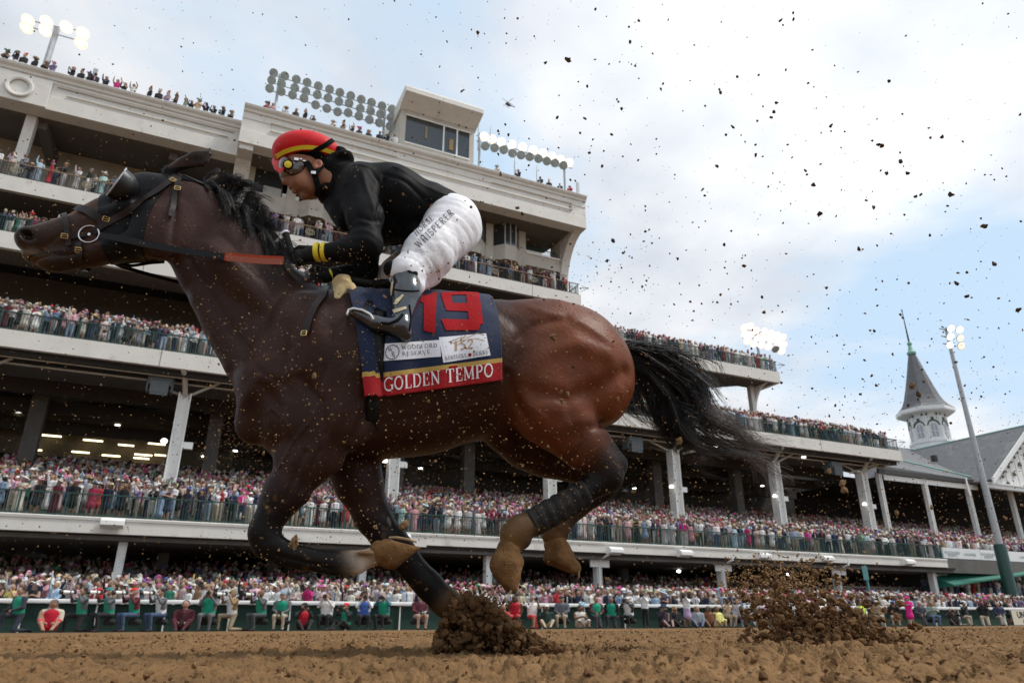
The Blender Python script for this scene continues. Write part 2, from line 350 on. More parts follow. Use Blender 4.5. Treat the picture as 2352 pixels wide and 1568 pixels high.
# curved soffit from the fascia down to the wall
def arc_pts(y0, z0, y1, z1, n=10):   # quarter ellipse, flat at the fascia, vertical at the wall
    return [(y0 + (y1-y0)*math.sin(a*math.pi/2/n), z1 + (z0-z1)*math.cos(a*math.pi/2/n)) for a in range(n+1)]
a = arc_pts(49.7, 34.6, 56, 35.3, 4)
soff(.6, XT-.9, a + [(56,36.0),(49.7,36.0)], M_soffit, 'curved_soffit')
for x0, x1 in ((-.5, .65), (XT-.9, XT-.1)):
    a = arc_pts(48.56, 34.4, 52.2, 29.6)
    mb = MB(); mb.extrude_x(a + [(54,28.3),(54,35.2),(48.62,35.2)], x0, x1); gpart(mb, 'end_pier', M_cream)
mb = MB(); mb.box(-.42, .62, 48.72, 57, 33.9, 37.6); mb.box(-.42, .0, 51.9, 57, 28, 37.6); gpart(mb, 'end_pier', M_cream)
# press level wall with bay windows
WZ0, WZ1, WY = 30.55, 34.7, 52.0
mb = MB(); mb.box(.0, 25.2, WY, WY+.3, 30.9, 32.45); mb.box(25.2, XT-.15, WY, WY+.3, 31.2, 32.55)
gpart(mb, 'press_wall', M_stucco)
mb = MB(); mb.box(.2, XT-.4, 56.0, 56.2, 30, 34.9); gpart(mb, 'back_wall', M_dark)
mb = MB(); mb.box(.0, XT-.15, WY+.32, 56.2, 30.95, 31.2); gpart(mb, 'floor_slab', M_soffit)
bays = [6.1, 9.6, 13.1, 16.6, 20.1, 23.6]
def bay(xc, w=2.7, d=.85):
    pl = [(xc-w/2, WY), (xc-w/2+.8, WY-d), (xc+w/2-.8, WY-d), (xc+w/2, WY)]
    def wall(z0, z1, pl, t=.12):
        mb = MB(); n = len(pl)
        V = [(x,y,z0) for x,y in pl]+[(x,y,z1) for x,y in pl]+[(x,y+t*2,z0) for x,y in pl]+[(x,y+t*2,z1) for x,y in pl]
        F = []
        for i in range(n-1):
            F += [(i,i+1,i+1+n,i+n), (i+2*n,i+3*n,i+1+3*n,i+1+2*n), (i+n,i+1+n,i+1+3*n,i+3*n), (i,i+2*n,i+1+2*n,i+1)]
        F += [(0,n,3*n,2*n), (n-1,3*n-1,4*n-1,2*n-1)]
        return mb.add(V, F)
    b = wall(30.85, 32.4, pl); p = gpart(b, 'bay_window', M_stucco)
    g = wall(32.4, 35.3, [(x, y+.05) for x, y in pl], .02); gl = gpart(g, 'glass', M_glass, parent=None); gl.parent = p; gl.matrix_parent_inverse = Matrix.Identity(4)
    mb = MB()
    for x, y in ((xc-w/2+.8, WY-d), (xc, WY-d), (xc+w/2-.8, WY-d)): mb.box(x-.05, x+.05, y-.02, y+.08, 32.4, 35.3)
    fr = gpart(mb, 'mullion', M_galv); fr.parent = p; fr.matrix_parent_inverse = Matrix.Identity(4)
    if rng.random() < .5:
        mb = MB(); mb.box(xc-.6, xc+.6, WY-.5, WY-.46, 32.45, 33.3); s_ = gpart(mb, 'blind', M_shade); s_.parent = p; s_.matrix_parent_inverse = Matrix.Identity(4)
for x in bays: bay(x)
mb = MB(); mb.box(.95, 3.4, WY+.1, WY+.14, 32.4, 35.3); gf_ = gpart(mb, 'press_window', M_glass); mb = MB(); mb.box(1.9, 3.3, WY+.04, WY+.09, 32.45, 33.2); sub(mb, 'blind', M_shade, gf_)
for x in [.75, 4.1] + [b-1.75 for b in bays[1:]] + [bays[5]+1.6, XT-.6]:
    mb = MB(); mb.box(x-.36, x+.36, WY-.05, WY+.35, 31.0, 35.4); gpart(mb, 'wall_pier', M_stucco)
# open box at the right end of the press level
mb = MB(); mb.box(25.6, XT-1.0, WY-.12, WY-.01, 32.4, 32.56); gpart(mb, 'window_sill', M_white)
mb = MB()
for k in range(24): mb.box(25.65+k*.155, 25.68+k*.155, WY+.5, WY+.53, 32.0, 33.4)
mb.box(25.6, XT-1.1, WY+.48, WY+.55, 33.4, 33.46); gpart(mb, 'railing', M_green)
# announcer booth on the roof
bz0, bz1 = 37.7, 43.2
B = MB(); B.box(12.3, 19.3, 50.0, 50.25, 37.76, 39.6); B.box(12.3, 12.75, 50.0, 50.25, 39.6, 43.0); B.box(18.85, 19.3, 50.0, 50.25, 39.6, 43.0); B.box(12.75, 18.85, 50.0, 50.25, 42.55, 43.0)
B.box(12.3, 12.55, 50.25, 56, 37.76, 43.0); B.box(19.05, 19.3, 50.25, 56, 37.76, 43.0); B.box(12.3, 19.3, 56, 56.2, 37.76, 43.0); B.box(12.56, 19.04, 50.26, 55.9, 38.8, 38.95)
booth = gpart(B, 'announcer_booth', M_stucco)
R = MB(); R.extrude_x([(48.2,43.65),(48.2,44.1),(48.35,44.35),(57,44.6),(57,43.0),(50.2,43.0)], 12.1, 19.5); sub(R, 'booth_roof', M_cream, booth)
R = MB(); R.box(12.75, 18.85, 50.10, 50.14, 39.6, 42.55); sub(R, 'glass', M_glass, booth)
R = MB()
for x in (16.35, 17.65): R.box(x-.07, x+.07, 50.02, 50.09, 39.6, 42.55)
R.box(12.7, 18.9, 49.92, 50.03, 39.5, 39.62); R.box(12.7, 18.9, 49.94, 50.02, 42.5, 42.6); sub(R, 'window_frame', M_white, booth)
R = MB()
R.box(14.6, 14.75, 50.02, 50.08, 40.6, 41.9); R.box(16.9, 17.3, 50.02, 50.08, 40.1, 41.3); sub(R, 'drape', mat('lit_ochre_drape', (.35,.25,.12), .8), booth)
# columns: lower storey with cross arms, tall gallery columns with Y brackets, grey inner columns
for x in (-12.5, -2.4, 9.6, 17.2, 24.9, 35.0, 46.2, 57.2):
    mb = MB(); mb.box(x-.15, x+.15, 40.35, 40.75, .3, 4.35); mb.box(x-.19, x-.15, 40.3, 40.8, .3, 4.35); mb.box(x+.15, x+.19, 40.3, 40.8, .3, 4.35); c = gpart(mb, 'column', M_white)
    if x > 20 and x < 50:
        mb = MB(); mb.box(x-.72, x+.72, 40.2, 40.28, 3.55, 4.0); sub(mb, 'sign_plate', M_white, c)
        mb = MB(); mb.tube([(x+.1,39.3,4.6),(x+.1,39.3,4.25),(x-.05,39.9,4.05),(x-.05,40.25,3.9),(x-.05,40.25,1.0)], .07); sub(mb, 'drain_pipe', M_white, c, smooth=True)
for x in (-11.8, -.95, 12.45, 24.4, 35.9, 46.8, 57.7):
    mb = MB(); w = .36
    mb.box(x-w, x-w+.07, 45.5, 46.3, 7, 13.35); mb.box(x+w-.07, x+w, 45.5, 46.3, 7, 13.35); mb.box(x-w+.07, x+w-.07, 45.8, 45.95, 7, 13.35)
    c = gpart(mb, 'column', M_white)
    mb = MB(); mb.tube([(x,45.9,13.2),(x-.15,44.9,14.0),(x-.3,44.2,14.35)], .16, 6); mb.tube([(x+.1,45.9,13.2),(x+1.8,45.2,14.1)], .09, 6); mb.tube([(x-.1,45.9,13.2),(x-2.0,46.2,14.0)], .09, 6); mb.tube([(x,46.1,13.2),(x+.2,49.5,14.5)], .12, 6)
    sub(mb, 'bracket', M_stucco, c)
    mb = MB(); mb.box(x+w, x+w+.55, 45.6, 45.9, 9.95, 10.35); sub(mb, 'light_bracket', M_white, c)
    mb = MB(); mb.lathe([(.0,0),(.16,.02),(.2,.14),(.12,.26),(.0,.3)], (x-w-.32,45.55,10.15), 12); sub(mb, 'lit_lamp', M_lit, c, smooth=True)
for x in (60.35, 66.8, 73.4, 80.5):
    mb = MB(); mb.box(x-.2, x-.14, 45.9, 46.3, 7, 13.6); mb.box(x+.14, x+.2, 45.9, 46.3, 7, 13.6); mb.box(x-.14, x+.14, 46.02, 46.12, 7, 13.6); gpart(mb, 'column', M_white)
for x in (-9.5, 1.2, 6.5, 14.6, 20.5, 30.5, 39.0, 48.5):
    mb = MB(); mb.box(x-.45, x+.45, 52.3, 53.1, 8, 15.2); gpart(mb, 'inner_column', M_conc)
for x in (-.6, 5.5, 13.5, 21.0, 31.0, 41.0):
    mb = MB(); mb.box(x-.3, x+.3, 46.5, 47.1, 1, 5.0); gpart(mb, 'inner_column', M_conc)
for x in (48.6, 34.5):
    mb = MB(); mb.box(x-.22, x+.22, 49.0, 49.5, 15.4, 21.9); gpart(mb, 'column', M_cream)
mb = MB(); a = arc_pts(47.4, 21.5, 49.4, 18.6); mb.extrude_x(a + [(49.8,18.6),(49.8,21.5)], XR3B-1.4, XR3B-1.2); gpart(mb, 'bracket', M_white)
for x in (XR3-2, 40, 12):
    mb = MB(); mb.tube([(x,44.5,14.3),(x-1.6,45.9,13.6),(x-3,46,13.2)], .1, 6); gpart(mb, 'bracket', M_stucco)
# gallery back features: beams, lit soffits and tube lights at the left, amber lamps at the right
for z, y in ((13.6, 50.5), (13.2, 54), (12.6, 57)):
    mb = MB(); mb.box(XL, XR3-.5, y, y+.4, z, z+.9); gpart(mb, 'ceiling_beam', M_wallin)
mb = MB()
for (px, py, w) in ((110,1000,38),(68,1032,34),(208,1011,36),(355,1019,34),(180,1038,32),(285,1022,30),(324,1044,34),(250,1046,34),(320,1052,30),(365,1045,22)):
    p = onY(px, py, 58.5); mb.box(p[0]-w*.013, p[0]+w*.022, 58.4, 58.5, p[2]-.05, p[2]+.05)
gpart(mb, 'tube_light', M_tubeL)
mb = MB(); mb.box(-18, 3, 58.9, 59.8, 11.3, 14.5); gpart(mb, 'bar_wall', mat('warm_bar_wall', (.10,.085,.055), .8, vary=.2))
dl = [(75,860),(140,927),(381,953),(43,946),(270,976),(242,993),(372,1014),(465,1015),(538,1014),(540,1035),(468,1048),(1015,1008),(1080,1018),(1140,1026),(926,1056),(966,1075),(1053,1059),(1443,1063),(1625,1042),(1640,985),(1561,1079),(1511,1105),(1457,1121),(1520,1112),(1702,1117),(1751,1115),(1846,1048),(1805,1113),(1690,1126),(1560,1118)]
for px, py in dl:
    # each lamp sits just under the sloping ceiling of deck 3
    for Y in np.arange(45.5, 59, .05):
        p = onY(px, py, Y); zc = 14.0 + (Y-44.4)*2.6/21.6
        if p[2] >= zc-.14: break
    mb = MB(); mb.lathe([(0,-.05),(.17,-.04),(.19,.02),(.0,.05)], (p[0],p[1],min(p[2],zc-.1)), 12); gpart(mb, 'downlight', M_down, smooth=True)
for px, py, k in ((1979,1119,0),(2014,1110,0),(2060,1109,0),(2099,1110,0),(2050,1103,0),(2117,1108,0),(2141,1110,1),(2188,1106,0),(2010,1106,0),(2021,1093,0),(1970,1113,2),(2225,1096,0)):
    p = onY(px, py, 58); mb = MB(); mb.lathe([(0,-.1),(.11,-.04),(.11,.04),(.0,.1)], p, 8); gpart(mb, 'amber_lamp', (M_amber, M_redl, M_down)[k], smooth=True)
for px, py, m, Y in ((1559,1311,M_down,45),(1811,1318,M_down,46),(2078,1304,M_down,44),(75,1340,M_down,52),(2010,1040,M_down,50),(2240,1052,M_down,52)):
    p = onY(px, py, Y); mb = MB(); mb.lathe([(0,-.12),(.15,-.05),(.15,.05),(.0,.12)], p, 10); gpart(mb, 'downlight', m, smooth=True)
# loudspeakers hung under deck 3, floodlight boxes on the deck 2 fascia
for px, py in ((368,885),(1453,1020),(1913,1075)):
    p = onY(px, py, 45.4); mb = MB(); mb.box(-.62,.62,-.5,.5,-.1,.5); mb.box(-.5,.5,-.62,-.5,-.6,.1); mb.box(-.72,-.62,-.4,.4,-.45,.45); mb.box(.62,.72,-.4,.4,-.45,.45); mb.extrude_x([(-.6,-.75),(.3,-.45),(.3,-.1),(-.6,-.1)][::-1], -.48, .48)
    mb.tube([(0,0,.5),(0,.3,1.2)], .08); mb.xf(Matrix.Translation(Vector(p))); s_ = gpart(mb, 'loudspeaker', M_spk)
for px, py in ((259,1203),(918,1237),(1408,1266),(1568,1272),(1748,1278),(1893,1284),(2081,1292)):
    p = onY(px, py, 39.1 if px < 975 else 39.35); mb = MB(); mb.extrude_x([(-.55,-.10),(-.55,.12),(-.3,.26),(.0,.26),(.0,-.22)][::-1], -.5, .5); mb.xf(Matrix.Translation(Vector(p))); b_ = gpart(mb, 'fascia_light_box', M_white, bevel=.02)
for y, z0, z1, x0, x1, st in ((43.992,14.36,15.34,-24,60,10.7),(46.992,21.53,22.61,-24,49,9.6),(49.992,27.06,28.14,-24,29,8.2),(38.25,0,0,0,0,1)):
    x = x0
    while x < x1:
        mb = MB(); mb.box(x, x+.035, y-.002, y+.004, z0, z1); gpart(mb, 'panel_joint', M_spk); x += st
for y, z in ((43.2,14.2),):
    mb = MB(); mb.tube([(XL,44.7,14.0),(XR3-1,44.7,14.0)], .05, 5); mb.tube([(XL,45.6,13.9),(XR3-1,45.6,13.9)], .07, 5); gpart(mb, 'conduit', M_stucco)
for k in range(9):
    x = -10+k*8.3; mb = MB(); mb.box(x, x+1.6, 59.8, 59.95, 12.4, 13.3); gpart(mb, 'screen', mat('dim_screen', (.03,.04,.05), .3) if k == 0 else bpy.data.materials['dim_screen'])
# railings
def railing(x0, x1, y, z, m, h=1.08, pitch=.14, post=1.9, top=None, parent=None, panels=False, r=.012):
    mb = MB(); n = int((x1-x0)/pitch)
    if not panels:
        for k in range(n+1): x = x0+k*pitch; mb.box(x-r, x+r, y-r, y+r, z+.08, z+h-.04)
    for k in range(int((x1-x0)/post)+1): x = x0+k*post; mb.box(x-.03, x+.03, y-.03, y+.03, z, z+h)
    mb.box(x0, x1, y-.02, y+.02, z+.08, z+.12)
    if panels: mb.box(x0, x1, y+.005, y+.01, z+.12, z+h-.05)
    o = gpart(mb, 'railing', m)
    mt = MB(); mt.box(x0-.05, x1+.05, y-.035, y+.035, z+h-.03, z+h+.03); t = sub(mt, 'handrail', top or m, o); return o
railing(XL, XR2, 39.62, 5.02, M_green); railing(XL, XR3-.1, 44.12, 15.35, M_green); railing(XL, XR3B-.1, 47.12, 22.62, M_green)
r4 = railing(XL, XT-.1, 50.12, 28.15, M_bronze, top=M_wood, h=1.12)
mb = MB()
for y0, y1, z in ((44.2,50,15.35),): 
    for k in range(40): mb.box(XR3-.15, XR3-.12, y0+k*.14, y0+k*.14+.02, z+.08, z+1.05)
    mb.box(XR3-.16, XR3-.1, y0, y1, z+1.05, z+1.1)
gpart(mb, 'railing', M_green)
mb = MB()
for k in range(22): mb.box(XR3B-.15, XR3B-.12, 47.2+k*.14, 47.22+k*.14, 22.7, 23.7)
mb.box(XR3B-.16, XR3B-.1, 47.2, 50.2, 23.67, 23.72); gpart(mb, 'railing', M_green)
mb = MB()
for k in range(26): mb.box(XT-.15, XT-.12, 50.2+k*.14, 50.22+k*.14, 28.2, 29.25)
mb.box(XT-.16, XT-.1, 50.2, 54, 29.22, 29.28); gpart(mb, 'railing', M_bronze)
# oval monogram plates on the top railing: ring with two facing C strokes and a bar
def emblem(x):
    mb = MB()
    def ring(rx, rz, w, a0, a1, n, cx=0.):
        V = []
        for j in range(n+1):
            a = a0+(a1-a0)*j/n; c, s_ = math.cos(a), math.sin(a)
            V += [((rx-w)*c+cx, -.03, (rz-w)*s_), ((rx+w)*c+cx, -.03, (rz+w)*s_), ((rx-w)*c+cx, .0, (rz-w)*s_), ((rx+w)*c+cx, .0, (rz+w)*s_)]
        mb.add(V, [f for j in range(n) for f in ((4*j,4*j+1,4*j+5,4*j+4),(4*j+2,4*j+6,4*j+7,4*j+3),(4*j+1,4*j+3,4*j+7,4*j+5),(4*j,4*j+4,4*j+6,4*j+2))])
    ring(.50, .36, .035, 0, 2*math.pi, 24); ring(.15, .2, .035, math.pi*.25, math.pi*1.75, 10, -.16); ring(.15, .2, .035, -math.pi*.75, math.pi*.75, 10, .12)
    mb.box(-.03,.03,-.03,0,-.24,.24); mb.xf(Matrix.Translation((x, 50.06, 28.72)) @ Matrix.Scale(.68, 4)); sub(mb, 'monogram_plate', M_gold, r4)
for px, py in ((14,468),(180,508),(705,592),(870,618)): emblem(onY(px, py, 50)[0])
for x in (17.6, 21.6, 25.4, 29.0): emblem(x)
# corner aerials at the deck ends
for x, y, z in ((XR3, 44.1, 16.2), (XR3B, 47.1, 23.4), (XT, 50.1, 28.9)):
    mb = MB(); mb.tube([(x,y,z),(x+.9,y-.1,z+.1)], .03, 5); mb.tube([(x,y,z-.4),(x+.9,y-.1,z+.1)], .02, 5); mb.tube([(x+.2,y,z+.25),(x+.9,y-.1,z+.1)], .02, 5); gpart(mb, 'aerial', M_green)

# ------------------------------------------------------------------ right-hand end: banner wall, booth, awning
SB = empty('spired_clubhouse', (84, 60, 0), label='old clubhouse at the far right with a slate spire, octagonal lantern and white gable', cat='building')
bpy.context.view_layer.update()
def sp(mb, name, m, par=None, smooth=False, bevel=0):
    o = mb.build(name, m, None, smooth, bevel); o.parent = par or SB
    o.matrix_parent_inverse = Matrix.Translation(-SB.matrix_world.translation) if par is None else Matrix.Identity(4); return o
# main roof: eave along X, hip at the left, valley into the cross gable
EY, EZ = 46.0, 13.95
RY, RZ = 60.0, 21.2
V = [(60.2,EY,EZ+.35),(76.2,EY,EZ-.1),(100,EY,EZ-.1),(100,RY,RZ),(72.5,RY,RZ),(60.2,54,EZ+.35),(60.2,EY,EZ+.0),(76.2,EY,EZ-.45)]
mb = MB(); mb.add(V, [(0,1,2,3,4),(0,4,5),(6,7,1,0)]); sp(mb, 'roof', M_slate)
mb = MB(); mb.box(60.1, 76.3, EY-.22, EY-.02, EZ-.5, EZ-.05); mb.xf(Matrix.Identity(4)); sp(mb, 'gutter', M_bronze)
mb = MB(); mb.tube([(67.5,50.2,16.55),(75.8,46.0,14.1)], .09, 6); sp(mb, 'copper_flashing', M_copper)
# cross gable: ridge along Y
gx, gz, gy, hw = 83.2, 20.3, 44.6, 9.2
gez = 13.6
def slab(a, b, c, d, t=.25):
    a, b, c, d = map(Vector, (a,b,c,d)); n = (b-a).cross(d-a).normalized()*t
    return [a,b,c,d,a-n,b-n,c-n,d-n], [(0,1,2,3),(7,6,5,4),(0,4,5,1),(1,5,6,2),(2,6,7,3),(3,7,4,0)]
mb = MB(); mb.add(*slab((gx-hw,gy-.9,gez),(gx,gy-.9,gz),(gx,64,gz),(gx-hw,64,gez))); mb.add(*slab((gx,gy-.9,gz),(gx+hw,gy-.9,gez),(gx+hw,64,gez),(gx,64,gz))); sp(mb, 'gable_roof', M_slate)
mb = MB(); mb.box(gx-.06, gx+.06, gy-.9, 62, gz-.02, gz+.10); sp(mb, 'copper_flashing', M_copper)
mb = MB()
for s_ in (-1, 1):
    mb.add(*slab((gx+s_*(hw+.1),gy-1.0,gez-.55),(gx,gy-1.0,gz-.45),(gx,gy-1.0,gz+.12),(gx+s_*(hw+.1),gy-1.0,gez+.05),.14*(-s_)))
sp(mb, 'bargeboard', M_clap)
mb = MB(); mb.extrude_y([(gx-hw+.4,gez-.2),(gx+hw-.4,gez-.2),(gx,gz-.35)], gy, gy+.2)
for k in range(-8, 9):
    x = gx+k*1.05; zt = gz-.45-abs(x-gx)*(gz-gez-.15)/hw
    if zt > gez: mb.box(x-.04, x+.04, gy-.05, gy, gez-.2, zt)
sp(mb, 'gable_wall', M_clap)
mb = MB(); mb.box(gx-hw-.1, gx+hw+.1, gy-.3, gy+.25, gez-.75, gez-.2); mb.box(gx-hw-.15, gx+hw+.15, gy-.42, gy-.3, gez-.35, gez-.2); sp(mb, 'gable_beam', M_clap)
mb = MB()
def arcstrip(c, r, a0, a1, w, y, n=10):
    V = []
    for j in range(n+1):
        a = math.radians(a0+(a1-a0)*j/n)
        for rr in (r-w, r+w): V += [(c[0]+rr*math.cos(a), y, c[1]+rr*math.sin(a)), (c[0]+rr*math.cos(a), y-.06, c[1]+rr*math.sin(a))]
    return V, [f for j in range(n) for f in ((4*j+1,4*j+5,4*j+7,4*j+3),(4*j+3,4*j+7,4*j+6,4*j+2),(4*j,4*j+4,4*j+5,4*j+1))]
for k in range(4):
    for s_ in (-1, 1):
        x = gx + s_*(.95+k*1.45); z = gz-2.5-k*1.15
        mb.add(*arcstrip((x, z), .5, 20 if s_ > 0 else 60, 120 if s_ > 0 else 160, .07, gy-.05)); mb.lathe([(0,0),(.17,.0),(.17,.05),(0,.05)], (0,0,0), 8)
        st = len(mb.v)-32
        for i in range(st, len(mb.v)): v = mb.v[i]; mb.v[i] = (v[0]+x+s_*.62, gy-.06-v[2], v[1]+z-.1)
        mb.box(x-.27, x+.27, gy-.12, gy-.05, z-1.0, z-.78); mb.box(x-.17, x+.17, gy-.12, gy-.05, z-.78, z-.6)
    xx = gx-(3.0+k*1.6); zz = gz-.9-(gx-xx)*(gz-gez)/hw; mb.box(xx-.2, xx+.2, gy-.12, gy-.05, zz-.3, zz)
sp(mb, 'gable_ornament', M_olive)
mb = MB(); mb.box(78.2, 78.7, 52, 52.5, 17.4, 18.1); sp(mb, 'roof_vent', M_bronze)
# spire: octagonal lantern and concave slate spire
SX, SY = 90.3, 60.0
def pz(py): return float(onY(2120, py, SY)[2])
O8 = math.pi/8 + .12
zb, zlt = pz(1050)-.5, pz(964)
_before = set(bpy.data.objects)
mb = MB(); mb.lathe([(4.6,zb-3.5),(4.4,zb-1.5),(3.7,zb-.2)], (SX,SY,0), 8, O8); sp(mb, 'spire_skirt', M_slate)
mb = MB(); mb.lathe([(3.45,zb-.3),(3.45,zb+.5),(3.6,zb+.6),(3.6,zb+.85),(3.15,zb+1.1),(3.05,zb+2.3),(3.2,zb+2.4),(3.2,zb+2.7),(2.75,zb+2.8),(2.7,zlt+.9),(3.0,zlt+1.2)], (SX,SY,0), 8, O8); lan = sp(mb, 'lantern', M_clap)
wm, wf, wo = MB(), MB(), MB(); lw_ = []
for j in range(8):
    a = 2*math.pi*(j+.5)/8 + O8; R0 = 2.72*math.cos(math.pi/8)
    T = Matrix.Translation((SX+R0*math.cos(a), SY+R0*math.sin(a), 0)) @ Matrix.Rotation(a+math.pi/2, 4, 'Z')
    zc = zb+3.1; H = zlt-zc-1.35
    for mbb, prof, y0, y1 in ((wf, .62, -.1, .02), (wm, .48, -.13, -.1)):
        st = len(mbb.v); pr = [(-prof, zc), (prof, zc)] + [(prof*math.cos(t), zc+H+prof*math.sin(t)) for t in [math.pi*i/8 for i in range(9)]]
        mbb.extrude_y(pr, y0, y1); mbb.xf(T, st)
    lw_.append(wm); wm = MB()
    st = len(wo.v); wo.add(*arcstrip((0, zc+H), .88, 10, 170, .09, -.1)); wo.box(-.2,.2,-.14,-.08,zc+H+.98,zc+H+1.3); wo.xf(T, st)
    st = len(wf.v); wf.box(-.04,.04,-.16,-.12,zc,zc+H+.4); wf.box(-.48,.48,-.16,-.12,zc+H*.5,zc+H*.5+.07); wf.box(-1.06,-.8,-.12,0,zc-.2,zlt+.2); wf.box(.8,1.06,-.12,0,zc-.2,zlt+.2); wf.xf(T, st)
    for u in (-.72, 0, .72):
        if u == 0: continue
        st = len(wo.v); wo.lathe([(0,0),(.17,0),(.17,.05),(0,.05)], (0,0,0), 8)
        for i in range(st, len(wo.v)): v = wo.v[i]; wo.v[i] = tuple(T @ Vector((v[0]+u, -.06-v[2], v[1]+zlt+.35)))
M_pgl = mat('pale_lantern_glass', (.30,.33,.36), .15, spec=.8)
for w_ in lw_: sp(w_, 'lantern_window', M_pgl, lan)
sp(wf, 'window_frame', M_clap, lan); sp(wo, 'lantern_ornament', M_olive, lan)
ze = pz(953); zt0 = pz(817); zt1 = pz(728)
mb = MB(); mb.lathe([(2.7,ze-.1),(4.1,ze-.05),(4.25,ze+.1),(4.25,ze+.55),(4.1,ze+.62)], (SX,SY,0), 8, O8); sp(mb, 'spire_eave', M_clap)
H = zt0-ze-.6
mb = MB(); mb.lathe([(4.2,ze+.6),(3.5,ze+.6+H*.06),(3.0,ze+.6+H*.13),(2.6,ze+.6+H*.22),(2.05,ze+.6+H*.40),(1.45,ze+.6+H*.62),(.90,ze+.6+H*.84),(.52,ze+.6+H*.98)], (SX,SY,0), 8, O8); sp(mb, 'spire', M_slate)
mb = MB(); mb.lathe([(.66,zt0-.2),(.72,zt0+.1),(.45,zt0+.3),(.24,zt0+1.2),(.38,zt0+1.35),(.38,zt0+1.55),(.16,zt0+1.7)], (SX,SY,0), 12); sp(mb, 'copper_finial', M_copper, smooth=True)
mb = MB(); mb.lathe([(.15,zt0+1.6),(.09,zt1-2),(.06,zt1),(.14,zt1+.05),(.02,zt1+.5)], (SX,SY,0), 8); sp(mb, 'mast', M_bronze, smooth=True)
for o_ in set(bpy.data.objects) - _before:      # slim the lantern and spire about their own axis
    for v_ in o_.data.vertices: v_.co.x = SX+(v_.co.x-SX)*.85; v_.co.y = SY+(v_.co.y-SY)*.85
mb = MB(); mb.extrude_x([(45.7,12.2),(45.7,14.0),(46.5,14.0),(46.5,13.5),(46.1,13.2)], 72.9, 73.1); mb.box(61, 75, 46, 46.1, 12.9, 13.4); sp(mb, 'bracket', M_white)
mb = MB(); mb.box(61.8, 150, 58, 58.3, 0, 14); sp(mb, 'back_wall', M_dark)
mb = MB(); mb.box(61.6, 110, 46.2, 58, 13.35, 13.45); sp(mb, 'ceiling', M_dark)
# banner wall and green balcony with lettering
def P41(px, py): return onY(px, py, 40.6)
bx0 = 59.2
mb = MB(); mb.box(58.05, 90, 40.7, 41.0, 4.85, 5.42); mb.box(58.05, 59.0, 40.7, 40.9, 5.42, 6.1); gpart(mb, 'green_balcony', M_green)
M_ban = mat('white_banner', (.72,.74,.74), .6, vary=.04)
bn = []
for x0, x1 in ((bx0, 64.2), (64.25, 67.6), (68.0, 74.5)):
    mb = MB(); mb.box(x0, x1, 40.58, 40.66, 5.25, 6.12); bn.append(gpart(mb, 'banner', M_ban))
mb = MB(); mb.box(58.1, 90, 41.0, 41.3, 4.72, 4.85); mb.box(58.1, 58.3, 40.9, 41.2, 3.7, 4.72); mb.box(64.4, 64.6, 40.9, 41.2, 3.7, 4.72); mb.box(69.5, 69.7, 40.9, 41.2, 3.7, 4.72); gpart(mb, 'window_frame', M_white)
mb = MB(); mb.box(58.3, 64.4, 41.12, 41.2, 3.8, 4.72); wb = gpart(mb, 'booth_window', M_shade)
mb = MB()
for x in (58.4, 59.7, 61.1, 62.5, 64.2): mb.box(x-.08, x+.08, 41.0, 41.12, 3.8, 4.72)
mb.box(58.3, 64.4, 41.0, 41.12, 3.65, 3.8); sub(mb, 'mullion', M_white, wb)
mb = MB(); mb.extrude_x([(39.3,2.93),(39.3,3.05),(41.05,3.72),(41.05,2.75)][::-1], 57.9, 90)
for i, v in enumerate(mb.v):
    if v[0] > 60: mb.v[i] = (v[0], v[1], v[2]+3.4)
gpart(mb, 'awning', M_awn)
mb = MB(); mb.box(50.5, 59.2, 44, 44.2, .5, 3.0); gpart(mb, 'tunnel_wall', M_stucco)
# ================================================================== the racehorse
PHI = math.radians(14); HA = YAW - PHI; HD = 2.85
P0 = CAM + np.array([math.sin(YAW), math.cos(YAW), 0])*HD; P0[2] = float(ground_z(P0[1]))
He = np.array([math.cos(HA), -math.sin(HA), 0]); Hn = np.array([math.sin(HA), math.cos(HA), 0])
def hp(px, py, l=0.):
    """point of the horse's own side-view plane (offset l sideways) seen at a pixel, in horse coordinates"""
    d = ray(px, py); t = ((P0-CAM) @ Hn + l)/(d @ Hn); p = CAM + d*t - P0
    return np.array([p @ He, l, p[2]])
def hr(px, py, l, r):
    p = hp(px, py, l); w = P0 + He*p[0] + Hn*p[1] + np.array([0,0,p[2]]); return r*float((w-CAM) @ _fw)/FPX
def h2w(V): V = np.asarray(V, float); return P0 + V[..., 0:1]*He + V[..., 1:2]*Hn + V[..., 2:3]*np.array([0,0,1.])
def w2h(W): W = np.asarray(W, float)-P0; return np.stack([W @ He, W @ Hn, W[..., 2]], -1)
def hray(px, py):
    d = ray(px, py); return np.array([*w2h(CAM)]), np.array([d @ He, d @ Hn, d[2]])
def jc(p, q, rp, rq, lab=0, k=.03, w=1.0, c=None, op='add'):
    """tapered limb between pixels p=(px,py,l) and q"""
    d = cone(hp(*p), hp(*q), hr(*p, rp), hr(*q, rq), lab, k, (1, w, 1), op); d['c'] = c; return d
def je(p, rx, rz, ry, lab=0, k=.03, ang=0., c=None, op='add'):
    s = hr(*p, 1.0); a = math.radians(ang); R = np.array([[math.cos(a),0,-math.sin(a)],[0,1,0],[math.sin(a),0,math.cos(a)]]).T
    d = ell(hp(*p), (rx*s, ry*s, rz*s), lab, k, R, op); d['c'] = c; return d
def chain(pts, lab=0, k=.03, w=1.0, c=None):
    out = []
    for a, b in zip(pts[:-1], pts[1:]):
        ca = c[0] if isinstance(c, list) else c
        out.append(jc(a[:3], b[:3], a[3], b[3], lab, k, w if not hasattr(w, '__len__') else w[0], ca))
        if isinstance(c, list) and len(c) > 1: c = c[1:]
    return out
